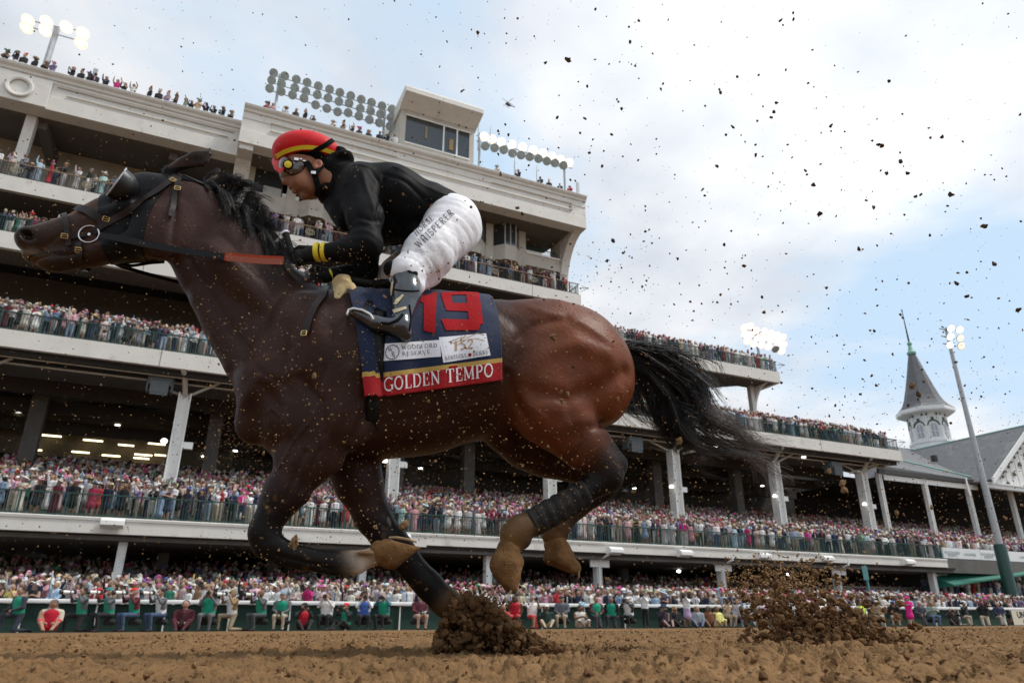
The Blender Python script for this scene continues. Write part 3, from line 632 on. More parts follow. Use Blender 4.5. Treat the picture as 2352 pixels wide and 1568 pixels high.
def blend_cols(V, prims, soft=.022):
    W = np.zeros(len(V)); Cc = np.zeros((len(V), 3)); P = [p for p in prims if p['op'] == 'add' and p.get('c') is not None]
    D = np.stack([sdist(p, V) for p in P]); D -= D.min(0)
    sf = np.where(V[:, 2] < .80, .007, soft)
    for p, d in zip(P, D):
        w = np.exp(-d/sf); W += w; Cc += w[:, None]*np.array(p['c'])
    return Cc/W[:, None]
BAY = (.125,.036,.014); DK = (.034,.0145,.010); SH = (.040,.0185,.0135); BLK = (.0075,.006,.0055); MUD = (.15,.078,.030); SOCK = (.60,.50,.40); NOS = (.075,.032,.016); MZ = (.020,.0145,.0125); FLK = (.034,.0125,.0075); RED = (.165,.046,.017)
HB = []
# trunk
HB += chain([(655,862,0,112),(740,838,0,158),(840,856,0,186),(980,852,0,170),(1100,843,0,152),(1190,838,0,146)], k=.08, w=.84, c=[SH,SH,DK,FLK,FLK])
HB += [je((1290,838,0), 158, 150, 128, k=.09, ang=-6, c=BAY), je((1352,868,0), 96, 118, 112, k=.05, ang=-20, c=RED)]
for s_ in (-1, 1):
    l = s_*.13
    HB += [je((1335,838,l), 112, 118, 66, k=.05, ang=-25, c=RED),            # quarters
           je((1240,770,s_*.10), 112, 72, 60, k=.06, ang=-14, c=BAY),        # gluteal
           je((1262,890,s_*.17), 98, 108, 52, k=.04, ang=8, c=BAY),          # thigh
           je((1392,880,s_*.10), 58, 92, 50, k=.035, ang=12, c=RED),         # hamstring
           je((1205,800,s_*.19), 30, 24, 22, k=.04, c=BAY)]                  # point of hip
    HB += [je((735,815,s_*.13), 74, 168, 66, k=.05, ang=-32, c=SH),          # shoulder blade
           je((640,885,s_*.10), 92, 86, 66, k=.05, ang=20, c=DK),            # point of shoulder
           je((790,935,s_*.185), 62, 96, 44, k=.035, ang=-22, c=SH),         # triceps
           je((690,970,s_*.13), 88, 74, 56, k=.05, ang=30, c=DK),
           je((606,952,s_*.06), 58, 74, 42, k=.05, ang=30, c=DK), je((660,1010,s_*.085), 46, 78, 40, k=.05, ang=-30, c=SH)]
HB += [je((900,985,0), 150, 52, 100, k=.06, c=FLK)]
# neck and crest
HB += chain([(440,512,0,92),(530,622,0,97),(612,722,0,118),(690,800,0,150)], k=.06, w=.5, c=[SH,DK,SH])
HB += [je((560,650,-.075), 36, 120, 40, k=.05, ang=-46, c=SH), je((560,650,.075), 36, 120, 40, k=.05, ang=-46, c=SH), jc((470,690,-.03),(548,830,-.05), 26, 34, k=.05, c=DK)]
# head
HB += [jc((398,478,0),(335,470,0), 84, 74, k=.03, w=.52, c=SH), jc((335,476,0),(240,520,0), 74, 62, k=.03, w=.52, c=SH), jc((240,520,0),(150,545,0), 60, 46, k=.03, w=.62, c=NOS), jc((150,545,0),(82,552,0), 44, 34, k=.02, w=.85, c=MZ),
       je((372,525,-.075), 70, 78, 22, k=.03, c=SH), je((372,525,.075), 70, 78, 22, k=.03, c=SH),
       jc((345,560,-.03),(215,580,-.02), 40, 26, k=.03, c=DK), jc((345,560,.03),(215,580,.02), 40, 26, k=.03, c=DK),
       jc((300,470,-.075),(185,512,-.045), 10, 7, k=.03, c=SH),              # facial crest
       jc((215,580,0),(135,600,0), 28, 27, k=.03, c=MZ), je((118,602,0), 30, 21, 26, k=.02, ang=-12, c=MZ), je((80,592,0), 30, 16, 26, k=.012, ang=12, c=MUD),
       je((70,556,0), 34, 24, 34, k=.02, ang=25, c=MZ), je((62,540,-.035), 24, 20, 12, k=.015, ang=15, c=MZ), je((62,540,.035), 24, 20, 12, k=.015, ang=15, c=MZ),
       je((275,450,-.085), 16, 13, 10, k=.02, c=BLK), je((275,450,.085), 16, 13, 10, k=.02, c=BLK)]
HB += [je((60,537,-.064), 17, 12, 22, k=.010, op='sub', ang=25), je((60,537,.064), 17, 12, 22, k=.010, op='sub', ang=25), jc((62,584,-.06),(150,574,-.075), 3.0, 2.2, k=.01, op='sub')]
# ears
for s_ in (-1, 1):
    dx = 0 if s_ < 0 else -4
    HB += [jc((388+dx,392,s_*.042),(425+dx,373,s_*.055), 13, 16, k=.012, w=.5, c=DK), jc((425+dx,373,s_*.055),(455+dx,365,s_*.062), 17, 22, k=.01, w=.42, c=DK), jc((455+dx,365,s_*.062),(476+dx,354,s_*.064), 22, 9, k=.01, w=.42, c=BLK), jc((477+dx,352,s_*.064),(485+dx,339,s_*.064), 8, 2.5, k=.008, w=.5, c=BLK)]
    HB += [jc((418+dx,376,s_*.073),(462+dx,362,s_*.082), 9, 12, k=.012, w=.42, op='sub')]
# near foreleg folded under, far foreleg reaching down into the dirt
lf = -.115
HB += chain([(765,965,lf,78),(705,1055,lf,60),(655,1130,lf,46),(607,1212,lf,34)], k=.03, w=.9, c=[SH,DK,BLK])
HB += [je((735,1010,lf-.03), 44, 84, 30, k=.03, ang=-32, c=SH), je((670,1090,lf-.02), 26, 74, 24, k=.02, ang=-33, c=DK)]
HB += chain([(606,1228,lf,35),(614,1250,lf,31),(690,1276,lf,22),(768,1290,lf,24),(800,1292,lf,29)], k=.02, w=.85, c=[BLK,BLK,BLK,BLK])
HB += [jc((640,1288,lf),(770,1306,lf), 12, 14, k=.015, c=BLK), jc((812,1290,lf),(846,1282,lf), 25, 22, k=.012, w=.85, c=SOCK), je((822,1306,lf), 20, 13, 16, k=.01, c=SOCK), jc((856,1279,lf),(888,1266,lf), 22, 29, k=.01, c=MUD), je((838,1270,lf-.03), 22, 6, 14, k=.01, c=MUD)]
lg = .12
HB += chain([(800,1010,lg,76),(825,1110,lg,52),(855,1185,lg,39),(900,1248,lg,37),(925,1275,lg,31),(985,1342,lg,29),(1026,1384,lg,31),(1060,1412,lg,22)], k=.03, w=.85, c=[DK,DK,BLK,BLK,BLK,BLK,MUD])
HB += [je((880,1235,lg-.02), 26, 44, 22, k=.02, ang=-42, c=BLK), je((893,1197,lg-.075), 7, 17, 6, k=.008, ang=-20, c=(.12,.11,.10)), jc((925,1300,lg),(1005,1385,lg), 16, 16, k=.02, c=BLK)]
# hind legs
lh = -.125
HB += chain([(1266,945,lh,90),(1335,1018,lh,54),(1387,1070,lh,36),(1398,1092,lh,36)], k=.04, w=.8, c=[BAY,DK,BLK])
HB += [jc((1380,1000,lh),(1424,1062,lh), 17, 15, k=.03, c=BLK), je((1424,1068,lh), 18, 20, 15, k=.02, c=BLK)]
HB += chain([(1392,1100,lh,33),(1330,1136,lh,26),(1235,1190,lh,26),(1192,1215,lh,32),(1180,1228,lh,34)], k=.02, w=.85, c=[BLK,BLK,(.06,.036,.02),MUD])
HB += [jc((1345,1156,lh),(1235,1216,lh), 13, 14, k=.015, c=BLK), je((1200,1244,lh), 20, 17, 19, k=.012, c=(.02,.017,.015)), jc((1176,1245,lh),(1172,1272,lh), 22, 24, k=.012, w=.9, c=MUD)]
li = .125
HB += chain([(1215,1000,li,78),(1290,1035,li,62),(1370,1085,li,40),(1392,1106,li,33)], k=.04, w=.8, c=[FLK,DK,BLK])
HB += [je((1408,1098,li), 20, 22, 15, k=.03, c=BLK), jc((1160,1000,li*.4),(1250,1045,li*.8), 42, 46, k=.05, c=FLK)]
HB += chain([(1385,1120,li,30),(1330,1160,li,24),(1280,1208,li,26),(1270,1226,li,28)], k=.02, w=.85, c=[BLK,(.05,.03,.018),MUD])
HB += [jc((1270,1230,li),(1280,1256,li), 21, 22, k=.012, w=.9, c=MUD), je((1290,1228,li), 16, 14, 14, k=.012, c=BLK)]
for p in HB: p['k'] = max(p['k'], .006)
HRES = .0095
V, Q, _ = sdf_build(HB, HRES, 2)
def vnormals(v, q):
    n = np.cross(v[q[:,2]]-v[q[:,0]], v[q[:,3]]-v[q[:,1]]); N_ = np.zeros_like(v)
    for i in range(4):
        for c in range(3): N_[:, c] += np.bincount(q[:, i], n[:, c], len(v))
    return N_/(np.linalg.norm(N_, axis=1)[:, None]+1e-9)
def subdivide(V, Q):
    a, b, c, d = [V[Q[:, i]] for i in range(4)]; ctr = (a+b+c+d)/4; n = len(Q)
    pts = np.concatenate([V, (a+b)/2, (b+c)/2, (c+d)/2, (d+a)/2, ctr]); m = len(V); i = np.arange(n); ab, bc, cd_, da, ct = [m+k*n+i for k in range(5)]
    F_ = np.concatenate([np.stack([Q[:,0], ab, ct, da], 1), np.stack([ab, Q[:,1], bc, ct], 1), np.stack([ct, bc, Q[:,2], cd_], 1), np.stack([da, ct, cd_, Q[:,3]], 1)])
    _, first, inv = np.unique(np.round(pts*1e5).astype(np.int64), axis=0, return_index=True, return_inverse=True); return pts[first], inv.ravel()[F_]
def relax(V, Q, it=1, w=.5):
    E = np.concatenate([Q[:, [0,1]], Q[:, [1,2]], Q[:, [2,3]], Q[:, [3,0]]]); deg = np.maximum(np.bincount(E.ravel(), minlength=len(V)), 1).astype(float)
    for _ in range(it):
        acc = np.stack([np.bincount(E[:,0], V[E[:,1], c], len(V)) + np.bincount(E[:,1], V[E[:,0], c], len(V)) for c in range(3)], 1); V = V*(1-w) + w*acc/deg[:, None]
    return V
V, Q = subdivide(V, Q); V = relax(V, Q, 3)
def pline_d(v2, P):
    best = np.full(len(v2), 9.); tot = 0
    for a, b in zip(P[:-1], P[1:]):
        ba = b-a; t = np.clip(((v2-a) @ ba)/(ba @ ba), 0, 1); best = np.minimum(best, np.linalg.norm(v2-a-t[:, None]*ba, axis=1))
    return best
# muscle relief: (pixels along the line, half width in m, height in m)
REL = [([(1172,835),(1185,785),(1225,748),(1300,732)], .022, -.012), ([(1168,858),(1185,920),(1215,975),(1252,1018)], .024, -.022), ([(1225,905),(1300,918),(1380,890),(1440,852)], .034, -.021),
  ([(1198,862),(1250,812),(1320,795),(1390,818)], .040, .014), ([(1290,985),(1370,950),(1432,895)], .030, .012), ([(1404,962),(1356,982),(1330,1045)], .016, -.009), ([(1228,706),(1330,742),(1400,790)], .022, .006),
  ([(1300,925),(1310,960),(1330,1000)], .025, -.005), ([(1205,905),(1235,960),(1290,1010)], .025, .008), ([(1130,700),(1180,742),(1200,780)], .03, -.006),
  ([(705,690),(672,760),(655,840),(662,900)], .020, -.013), ([(745,700),(715,780),(700,850)], .026, .009), ([(846,860),(846,940),(815,1005)], .020, -.018), ([(800,860),(790,930),(765,985)], .028, .012),
  ([(690,865),(735,925),(748,990)], .018, -.012), ([(640,1065),(672,1010),(705,975)], .006, .004), ([(705,975),(730,940),(735,900)], .005, .003), ([(700,1035),(655,1140)], .010, -.008), ([(735,1030),(690,1120)], .009, -.006),
  ([(600,880),(640,930),(640,1000)], .022, -.012), ([(560,905),(600,870),(660,850)], .03, .008), ([(432,590),(500,690),(575,800)], .016, -.011), ([(470,530),(560,640),(650,720)], .035, .008), ([(500,500),(590,600)], .018, -.006),
  ([(398,438),(406,490),(396,560)], .014, -.009), ([(300,522),(220,535)], .010, -.005), ([(105,545),(150,520)], .008, -.004), ([(80,560),(140,575),(190,570)], .005, -.004), ([(340,440),(300,470)], .012, -.006),
  ([(930,880),(915,1000)], .012, .0035), ([(975,880),(962,1000)], .012, .0035), ([(1020,878),(1010,990)], .012, .0035), ([(1065,876),(1058,985)], .012, .003), ([(880,965),(1000,945),(1110,905)], .012, -.004),
  ([(1240,1030),(1290,1060)], .012, .004), ([(1345,1155),(1240,1212)], .006, .003), ([(1320,1130),(1230,1180)], .006, -.003), ([(640,1272),(760,1302)], .006, -.004),
  ([(56,584),(75,579),(110,574),(150,572),(178,566)], .0045, -.007), ([(60,574),(110,566),(150,562)], .007, .003), ([(95,600),(120,590),(150,592)], .006, -.003), ([(44,556),(60,566),(84,562)], .005, -.003), ([(170,505),(200,515),(235,535)], .005, .002), ([(300,575),(250,560),(215,556)], .006, .003), ([(360,590),(320,560),(290,548)], .008, .003),
  ([(620,930),(655,965),(680,1010),(672,1060)], .005, .0035), ([(1215,930),(1250,960),(1270,1010),(1320,1050)], .005, .003), ([(560,800),(600,850),(650,880)], .010, -.004), ([(760,760),(755,840),(735,890)], .014, -.005), ([(655,1130),(630,1180)], .006, .003), ([(1000,900),(1060,930),(1100,925)], .005, .0025)]
N0 = vnormals(V, Q); dsp = np.zeros(len(V))
for pts, sg_, am in REL:
    P2 = np.array([hp(x, y, -.23 if x > 440 else -.09)[[0, 2]] for x, y in pts]); dsp += am*np.exp(-(pline_d(V[:, [0, 2]], P2)/sg_)**2)
side = np.clip((np.abs(N0[:, 1])-.15)/.4, 0, 1); fuz = (vnoise(V, 51, 7)-.5)*.010 + (vnoise(V, 52, 17)-.5)*.004
legz = np.clip((V[:, 2]-.75)/.25, .25, 1)
V = V + N0*(dsp*side*.80 + fuz*legz)[:, None]
# coat colours; shade of mouth line, nostrils and ear hollows painted in
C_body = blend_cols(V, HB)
C_body[pline_d(V[:, [0, 2]], np.array([hp(x, y, -.06)[[0, 2]] for x, y in ((54,585),(75,579.5),(110,574.5),(150,572),(176,567))])) < .0042] = (.004,.003,.003)
for sg in (-1, 1):
    d_ = sdist(je((60,537,sg*.055), 15.5, 10, 26, ang=25), V); C_body[d_ < .001] = (.006,.003,.003)
    d_ = sdist(jc((418-7,376,sg*.080),(462-7,362,sg*.085), 9, 12, w=.6), V); C_body[d_ < .001] = (.010,.006,.005)
d_ = sdist(jc((95,508,0),(180,478,0), 9, 16, w=1.6), V); w_ = np.clip(1-d_/.035, 0, 1)[:, None]*.85; C_body = C_body*(1-w_) + np.array((.21,.080,.026))*w_  # brown nose bridge with its highlight painted into the coat colour
mudn = vnoise(V, 11, 30)*.6 + vnoise(V, 12, 90)*.4
trunk_ = np.clip((V[:, 2]-.9)/.2, 0, 1)*np.clip((V[:, 0]+1.15)/.2, 0, 1)
dap = vnoise(V, 61, 6)*.6 + vnoise(V, 62, 14)*.4; C_body = C_body*(1+(dap-.5)[:, None]*np.array([.75,.55,.45])*trunk_[:, None])
du = np.clip(vnoise(V, 63, 22)*.6+vnoise(V, 64, 60)*.4-.60, 0, .25)[:, None]*1.1*(trunk_*np.clip((1.35-V[:, 2])/.5, .12, 1))[:, None]; C_body = C_body*(1-du) + np.array((.16,.09,.045))*du
leg = np.clip((.80 - V[:, 2])/.5, 0, 1)
fl = (mudn > .83-leg*.16)[:, None]*.5; C_body = C_body*(1-fl*.6) + np.array(MUD)*fl*.6
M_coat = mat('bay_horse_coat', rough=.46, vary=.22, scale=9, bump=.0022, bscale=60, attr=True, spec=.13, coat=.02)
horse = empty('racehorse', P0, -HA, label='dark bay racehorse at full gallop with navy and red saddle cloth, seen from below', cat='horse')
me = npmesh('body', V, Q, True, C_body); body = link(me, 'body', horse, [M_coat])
body_bvh = BVHTree.FromPolygons(V.tolist(), Q.tolist())
def shoot(px, py, bvh=None, off=.004):
    o, d = hray(px, py); h = (bvh or body_bvh).ray_cast(Vector(o), Vector(d).normalized())
    if h[0] is None: return None, None
    n = h[1]
    if n.dot(Vector(d)) > 0: n = -n
    return h[0] + n*off, n
# hooves
M_hoof = mat('muddy_hoof', (.15,.078,.030), .9, vary=.5, scale=14, stain=((.07,.04,.018), 30, .60), spec=.2, bump=.006, bscale=60)
def cut(x0, y0, x1, y1, l, R_=420):
    # planar-looking cut along the pixel line, removing what lies on its left-hand side
    dx, dy = x1-x0, y1-y0; L_ = math.hypot(dx, dy); nx, ny = dy/L_, -dx/L_; return je(((x0+x1)/2+nx*R_, (y0+y1)/2+ny*R_, l), R_, R_, R_, k=.006, op='sub')
for pr in ([jc((878,1268,lf),(904,1265,lf),31,38,k=.008),jc((906,1265,lf),(948,1258,lf),40,30,k=.008),jc((948,1254,lf),(976,1249,lf),28,9,k=.008),cut(888,1227,984,1243,lf),cut(990,1248,905,1310,lf)],
           [jc((1168,1262,lh),(1162,1295,lh),28,36,k=.01),jc((1162,1298,lh),(1168,1340,lh),37,27,k=.008),je((1184,1290,lh),20,24,22,k=.008),cut(1200,1292,1170,1370,lh),cut(1176,1368,1122,1322,lh),je((1163,1300,-.21),9,12,22,k=.006,op='sub')],
           [jc((1277,1254,li),(1283,1280,li),28,36,k=.01),jc((1285,1284,li),(1308,1304,li),37,26,k=.008),cut(1306,1262,1333,1330,li),cut(1334,1329,1254,1300,li)],
           [jc((1066,1416,lg),(1092,1440,lg),24,28,k=.01)]):
    v, q, _ = sdf_build(pr, .006, 1); v += ((vnoise(v, 8, 40)-.5)*.008)[:, None]*np.array([1,0,1]); link(npmesh('hoof', v, q), 'hoof', horse, [M_hoof])
v, q, _ = sdf_build([jc((1338,1132,lh),(1290,1159,lh),28.5,27,k=.01,w=.88), jc((1290,1159,lh),(1226,1195,lh),28,29,k=.01,w=.88), jc((1340,1152,lh),(1240,1208,lh),16,17,k=.015)], .005, 1)
ax_ = hp(1226,1195,lh)-hp(1338,1132,lh); ax_ /= np.linalg.norm(ax_); t_ = (v-hp(1338,1132,lh)) @ ax_; v = v + vnormals(v, q)*(.0016*np.sign(np.sin(t_*150+v[:,1]*26)))[:, None] + ((vnoise(v, 71, 30)-.5)*.003)[:, None]
link(npmesh('leg_bandage', v, q), 'leg_bandage', horse, [mat('dusty_black_bandage', (.022,.021,.020), .85, vary=.35, scale=12, spec=.15, stain=((.09,.055,.028), 14, .58))])
M_rim_h = mat('pale_hoof_rim', (.34,.22,.11), .8, vary=.3, scale=30)
for pts, l in (([(893,1234),(912,1234),(935,1238),(957,1244)], lf-.03), ([(1308,1266),(1321,1290),(1329,1312),(1330,1326)], li-.03), ([(1196,1300),(1184,1334),(1170,1364)], lh-.03)):
    mb = MB(); mb.tube([Vector(hp(x, y, l)) for x, y in pts], [.0035,.005,.005,.003][:len(pts)], 6); mb.build('horseshoe_rim', M_rim_h, horse, smooth=True)
# shell pieces lifted off the body surface (hood)
Nv = np.array([v.normal[:] for v in me.vertices])
def in_poly(x, y, poly):
    c = np.zeros(len(x), bool); n = len(poly)
    for i in range(n):
        x0, y0 = poly[i]; x1, y1 = poly[(i+1) % n]; m = ((y0 > y) != (y1 > y)) & (x < (x1-x0)*(y-y0)/((y1-y0) or 1e-9)+x0); c ^= m
    return c
def shell(poly, off, name, m, parent, lmax=9, sub=4, excl=None):
    lp = np.array([hp(*p, 0.)[[0, 2]] for p in poly]); lo, hi = lp.min(0)-.02, lp.max(0)+.02; fc = V[Q].mean(1)
    q = Q[(fc[:,0] > lo[0]) & (fc[:,0] < hi[0]) & (fc[:,2] > lo[1]) & (fc[:,2] < hi[1]) & (abs(fc[:,1]) < lmax)]
    W_ = V + Nv*off; t = np.linspace(0, 1, sub+1); a, b, c, d = [W_[q[:, i]][:, None, None] for i in range(4)]
    u_, v_ = t[None,:,None,None], t[None,None,:,None]; Gd = (a*(1-u_)+b*u_)*(1-v_) + (d*(1-u_)+c*u_)*v_
    n = sub+1; pts = Gd.reshape(-1, 3); base = np.arange(len(q))[:, None]*n*n; ii, jj = np.meshgrid(np.arange(sub), np.arange(sub), indexing='ij'); k = (ii*n+jj).ravel()[None]
    f = np.stack([base+k, base+k+n, base+k+n+1, base+k+1], -1).reshape(-1, 4)
    _, first, inv = np.unique(np.round(pts, 5), axis=0, return_index=True, return_inverse=True); inv = inv.ravel(); pts = pts[first]; f = inv[f]
    fc = pts[f].mean(1); k = in_poly(fc[:,0], fc[:,2], lp.tolist())
    if excl is not None:
        for (ex, er) in excl: k &= np.linalg.norm(fc-ex, axis=1) > er
    f = f[k]; u, inv = np.unique(f, return_inverse=True); o = link(npmesh(name, pts[u], inv.reshape(f.shape)), name, parent, [m])
    sm = o.modifiers.new('sm', 'SMOOTH'); sm.iterations = 5; so_ = o.modifiers.new('so', 'SOLIDIFY'); so_.thickness = .003; so_.offset = -1; return o
M_black = mat('black_leather', (.005,.005,.005), .4, vary=.2, spec=.18, scale=12, bump=.001)
M_hood = mat('black_nylon_hood', (.0045,.0047,.0055), .5, vary=.25, spec=.14, scale=14, bump=.003, bscale=18)
M_brown = mat('dark_brown_leather', (.016,.009,.007), .42, vary=.2, spec=.25, scale=14, bump=.001)
M_orange = mat('orange_rubber_rein', (.27,.030,.008), .6, vary=.15, scale=14, bump=.001, spec=.15)
M_brass = mat('brass', (.62,.46,.20), .32, metal=.9, vary=.1)
M_steel = mat('bright_steel', (.66,.66,.66), .25, metal=.9, vary=.05)
hood = shell([(232,440),(250,395),(333,375),(384,376),(392,404),(440,402),(478,408),(512,448),(470,430),(425,426),(396,446),(372,480),(356,520),(346,560),(340,600),(336,625),(262,625),(246,590),(240,550),(236,500)], .0045, 'blinker_hood', M_hood, horse)
def strap(pts, w, name, m, parent, bvh=None, off=.006, t=.003, mirror=False, free=False, n=6, wvec=None):
    """flat leather strap following pixels; pts = [(px,py[,l])]; lies on the surface, or free in space"""
    P = []; N_ = []
    # densify
    D = []
    for a, b in zip(pts[:-1], pts[1:]):
        for i in range(n): D.append([a[j]+(b[j]-a[j])*i/n for j in range(len(a))])
    D.append(list(pts[-1]))
    if len(D) > 4:   # smooth
        for _ in range(3): D = [D[0]] + [[(D[i-1][j]+2*D[i][j]+D[i+1][j])/4 for j in range(len(D[0]))] for i in range(1, len(D)-1)] + [D[-1]]
    for d in D:
        if free: P.append(Vector(hp(*d))); N_.append(Vector((0,-1,0)))
        else:
            p, nn = shoot(d[0], d[1], bvh, off)
            if p is not None: P.append(p); N_.append(nn)
    if len(P) < 2: return None
    for _ in range(2 if not free else 0):
        N_ = [N_[0]] + [(N_[i-1]+N_[i]*2+N_[i+1]).normalized() for i in range(1, len(N_)-1)] + [N_[-1]]
    V_ = []; F_ = []; W = w if hasattr(w, '__len__') else [w, w]
    for i, p in enumerate(P):
        tt = (P[min(i+1, len(P)-1)] - P[max(i-1, 0)]).normalized(); nn = N_[i]; s_ = (wvec if wvec is not None else tt.cross(nn)).normalized()
        hw = (W[0]+(W[1]-W[0])*i/(len(P)-1))/2
        V_ += [p-s_*hw, p+s_*hw, p+s_*hw+nn*t, p-s_*hw+nn*t]
    for i in range(len(P)-1):
        for a in range(4): F_.append((4*i+a, 4*i+(a+1)%4, 4*i+4+(a+1)%4, 4*i+4+a))
    F_ += [(0,3,2,1), (4*len(P)-4, 4*len(P)-3, 4*len(P)-2, 4*len(P)-1)]
    mb = MB(); mb.add(V_, F_)
    if mirror: m2 = MB(); m2.add([(x,-y,z) for x,y,z in V_], [f[::-1] for f in F_]); m2.build('strap' if name == 'bridle' else name, m, parent, smooth=True)
    return mb.build(name, m, parent, smooth=True)
def torus(c, R, r, name, m, parent, nrm=(0,-1,0), n=28, sx=1.0):
    nrm = Vector(nrm).normalized(); u = nrm.cross(Vector((0,0,1))).normalized(); v = u.cross(nrm); c = Vector(c); mb = MB(); VV = []
    for i in range(n):
        a = 2*math.pi*i/n; dd = u*math.cos(a)*sx + v*math.sin(a)
        for j in range(8): b = 2*math.pi*j/8; VV.append(c + dd*(R+r*math.cos(b)) + nrm*r*math.sin(b))
    mb.add(VV, [(i*8+j, i*8+(j+1)%8, ((i+1)%n)*8+(j+1)%8, ((i+1)%n)*8+j) for i in range(n) for j in range(8)])
    return mb.build(name, m, parent, smooth=True)
def buckle(px, py, name='buckle', parent=None, ang=0, w=.022, h=.016, bvh=None, off=.012, m=None):
    p, nn = shoot(px, py, bvh, off)
    if p is None: return
    mb = MB(); r = .0022; pts = [(-w/2,-h/2),(w/2,-h/2),(w/2,h/2),(-w/2,h/2)]
    for i in range(4): a, b = pts[i], pts[(i+1)%4]; mb.tube([(a[0],0,a[1]),(b[0],0,b[1])], r, 6)
    mb.tube([(-w/2,-.002,0),(w/2,-.002,0)], r*.7, 6)
    z = nn; x = Vector((0,0,1)).cross(z).normalized(); y = z.cross(x); M = Matrix((x, -z, y)).transposed().to_4x4(); M.translation = p
    mb.xf(M @ Matrix.Rotation(math.radians(ang), 4, 'Y')); mb.build(name, m or M_brass, parent, smooth=True)
PX = hr(300,500,-.08,1.0)
bridle = strap([(412,404),(385,424),(330,463),(270,500),(238,518),(216,534)], 15*PX, 'bridle', M_brown, horse, off=.008, mirror=True)
for pts, w in (([(412,402),(408,425),(402,455),(395,480),(391,500)], 12), ([(180,480),(205,487),(230,503),(242,520)], 19), ([(148,487),(152,512),(156,540),(160,566)], 11), ([(150,546),(178,544),(200,541)], 9), ([(184,560),(188,585),(180,606)], 11), ([(440,398),(425,402),(408,408)], 12), ([(420,408),(445,412),(468,425),(480,440)], 10)):
    strap(pts, w*PX, 'strap', M_brown, bridle, off=.009, mirror=True)
for px, py, a in ((398,418,35),(409,436,0),(300,553,10),(150,494,5),(183,574,0),(245,505,10),(150,544,0)): buckle(px, py, parent=bridle, ang=a, w=.022, h=.017)
p, nn = shoot(207, 541, None, .012); torus(p, 21*PX, .0028, 'bit_ring', M_steel, bridle, nn); torus((p.x,-p.y,p.z), 22*PX, .0035, 'bit_ring', M_steel, bridle, (nn.x,-nn.y,nn.z))
mb = MB(); mb.tube([(p.x,p.y,p.z),(p.x+.01,0,p.z+.005),(p.x,-p.y,p.z)], .006, 8); mb.build('bit_bar', M_steel, bridle, smooth=True)
# blinker cup: stiff half funnel standing off the hood round the eye
def cup(sg):
    c = Vector(hp(280,428,-.096)); ax = Vector((-.74,-.46,.40)).normalized()
    u = ax.cross(Vector((0,1,0))).normalized(); v = ax.cross(u); n = 28; mb = MB(); R0 = .062
    prof = [(.014,-.056),(.036,-.050),(.054,-.032),(.063,-.009),(.066,.014),(.062,.014),(.055,-.006),(.046,-.028),(.018,-.040)]
    def rr(a, r, h): # scoop: the front lip is cut lower than the back
        cut = .5+.5*math.cos(a); return c + (u*math.cos(a)*r + v*math.sin(a)*r*.86) + ax*(h + (.020*(1-cut) if h > 0 else 0))
    VV = [rr(2*math.pi*j/n, r, h) for r, h in prof for j in range(n)]
    if sg > 0: VV = [Vector((p.x,-p.y,p.z)) for p in VV]
    mb.add(VV, [(i*n+j, i*n+(j+1)%n, (i+1)*n+(j+1)%n, (i+1)*n+j)[::(1 if sg < 0 else -1)] for i in range(len(prof)-1) for j in range(n)])
    mb.build('blinker_cup', M_cup, hood, smooth=True)
    rb = MB(); L_ = VV[4*n:5*n]; rb.tube(L_+[L_[0]], .0030, 6, caps=False); rb.build('cup_rim', M_rim, hood, smooth=True)
M_cup = mat('black_vinyl_cup', (.010,.011,.012), .38, vary=.2, spec=.4); M_rim = mat('pale_cup_rim', (.5,.52,.54), .3, vary=.1)
cup(-1); cup(1)
# reins
r1 = strap([(228,541,-.10),(262,546,-.115),(290,552,-.125),(360,566,-.14),(440,580,-.155),(520,591,-.165)], 15*PX, 'rein', M_black, horse, free=True, t=.004)
strap([(516,590,-.1665),(590,597,-.175),(652,599,-.175)], 20*PX, 'rubber_grip', M_orange, r1, free=True, t=.006)
strap([(520,592.5,-.172),(590,599.5,-.181),(650,601.5,-.182)], 15*PX, 'stitched_edge', mat('rein_stitch', (.22,.04,.012), .6), r1, free=True, t=.002)
strap([(652,598,-.17),(664,622,-.17),(684,642,-.16),(715,646,-.13),(742,646,-.10)], 10*PX, 'loose_rein', M_brown, r1, free=True, t=.003)
r2 = strap([(228,560,.09),(260,606,.10),(330,628,.12),(430,654,.15)], 9*PX, 'rein', M_black, horse, free=True, t=.005)
strap([(255,603,.06),(300,612,.03),(345,604,0),(378,602,-.02)], 7*PX, 'martingale_strap', M_black, horse, free=True, t=.004)
# neck strap with buckle
ns = strap([(752,640),(748,664),(738,690),(722,712),(712,740),(704,768)], 15*PX*1.05, 'neck_strap', M_brown, horse, off=.012)
strap([(718,655),(735,644),(756,642)], 16*PX, 'strap', M_brown, ns, off=.016); buckle(703, 769, parent=ns, w=.02, h=.018, off=.018)

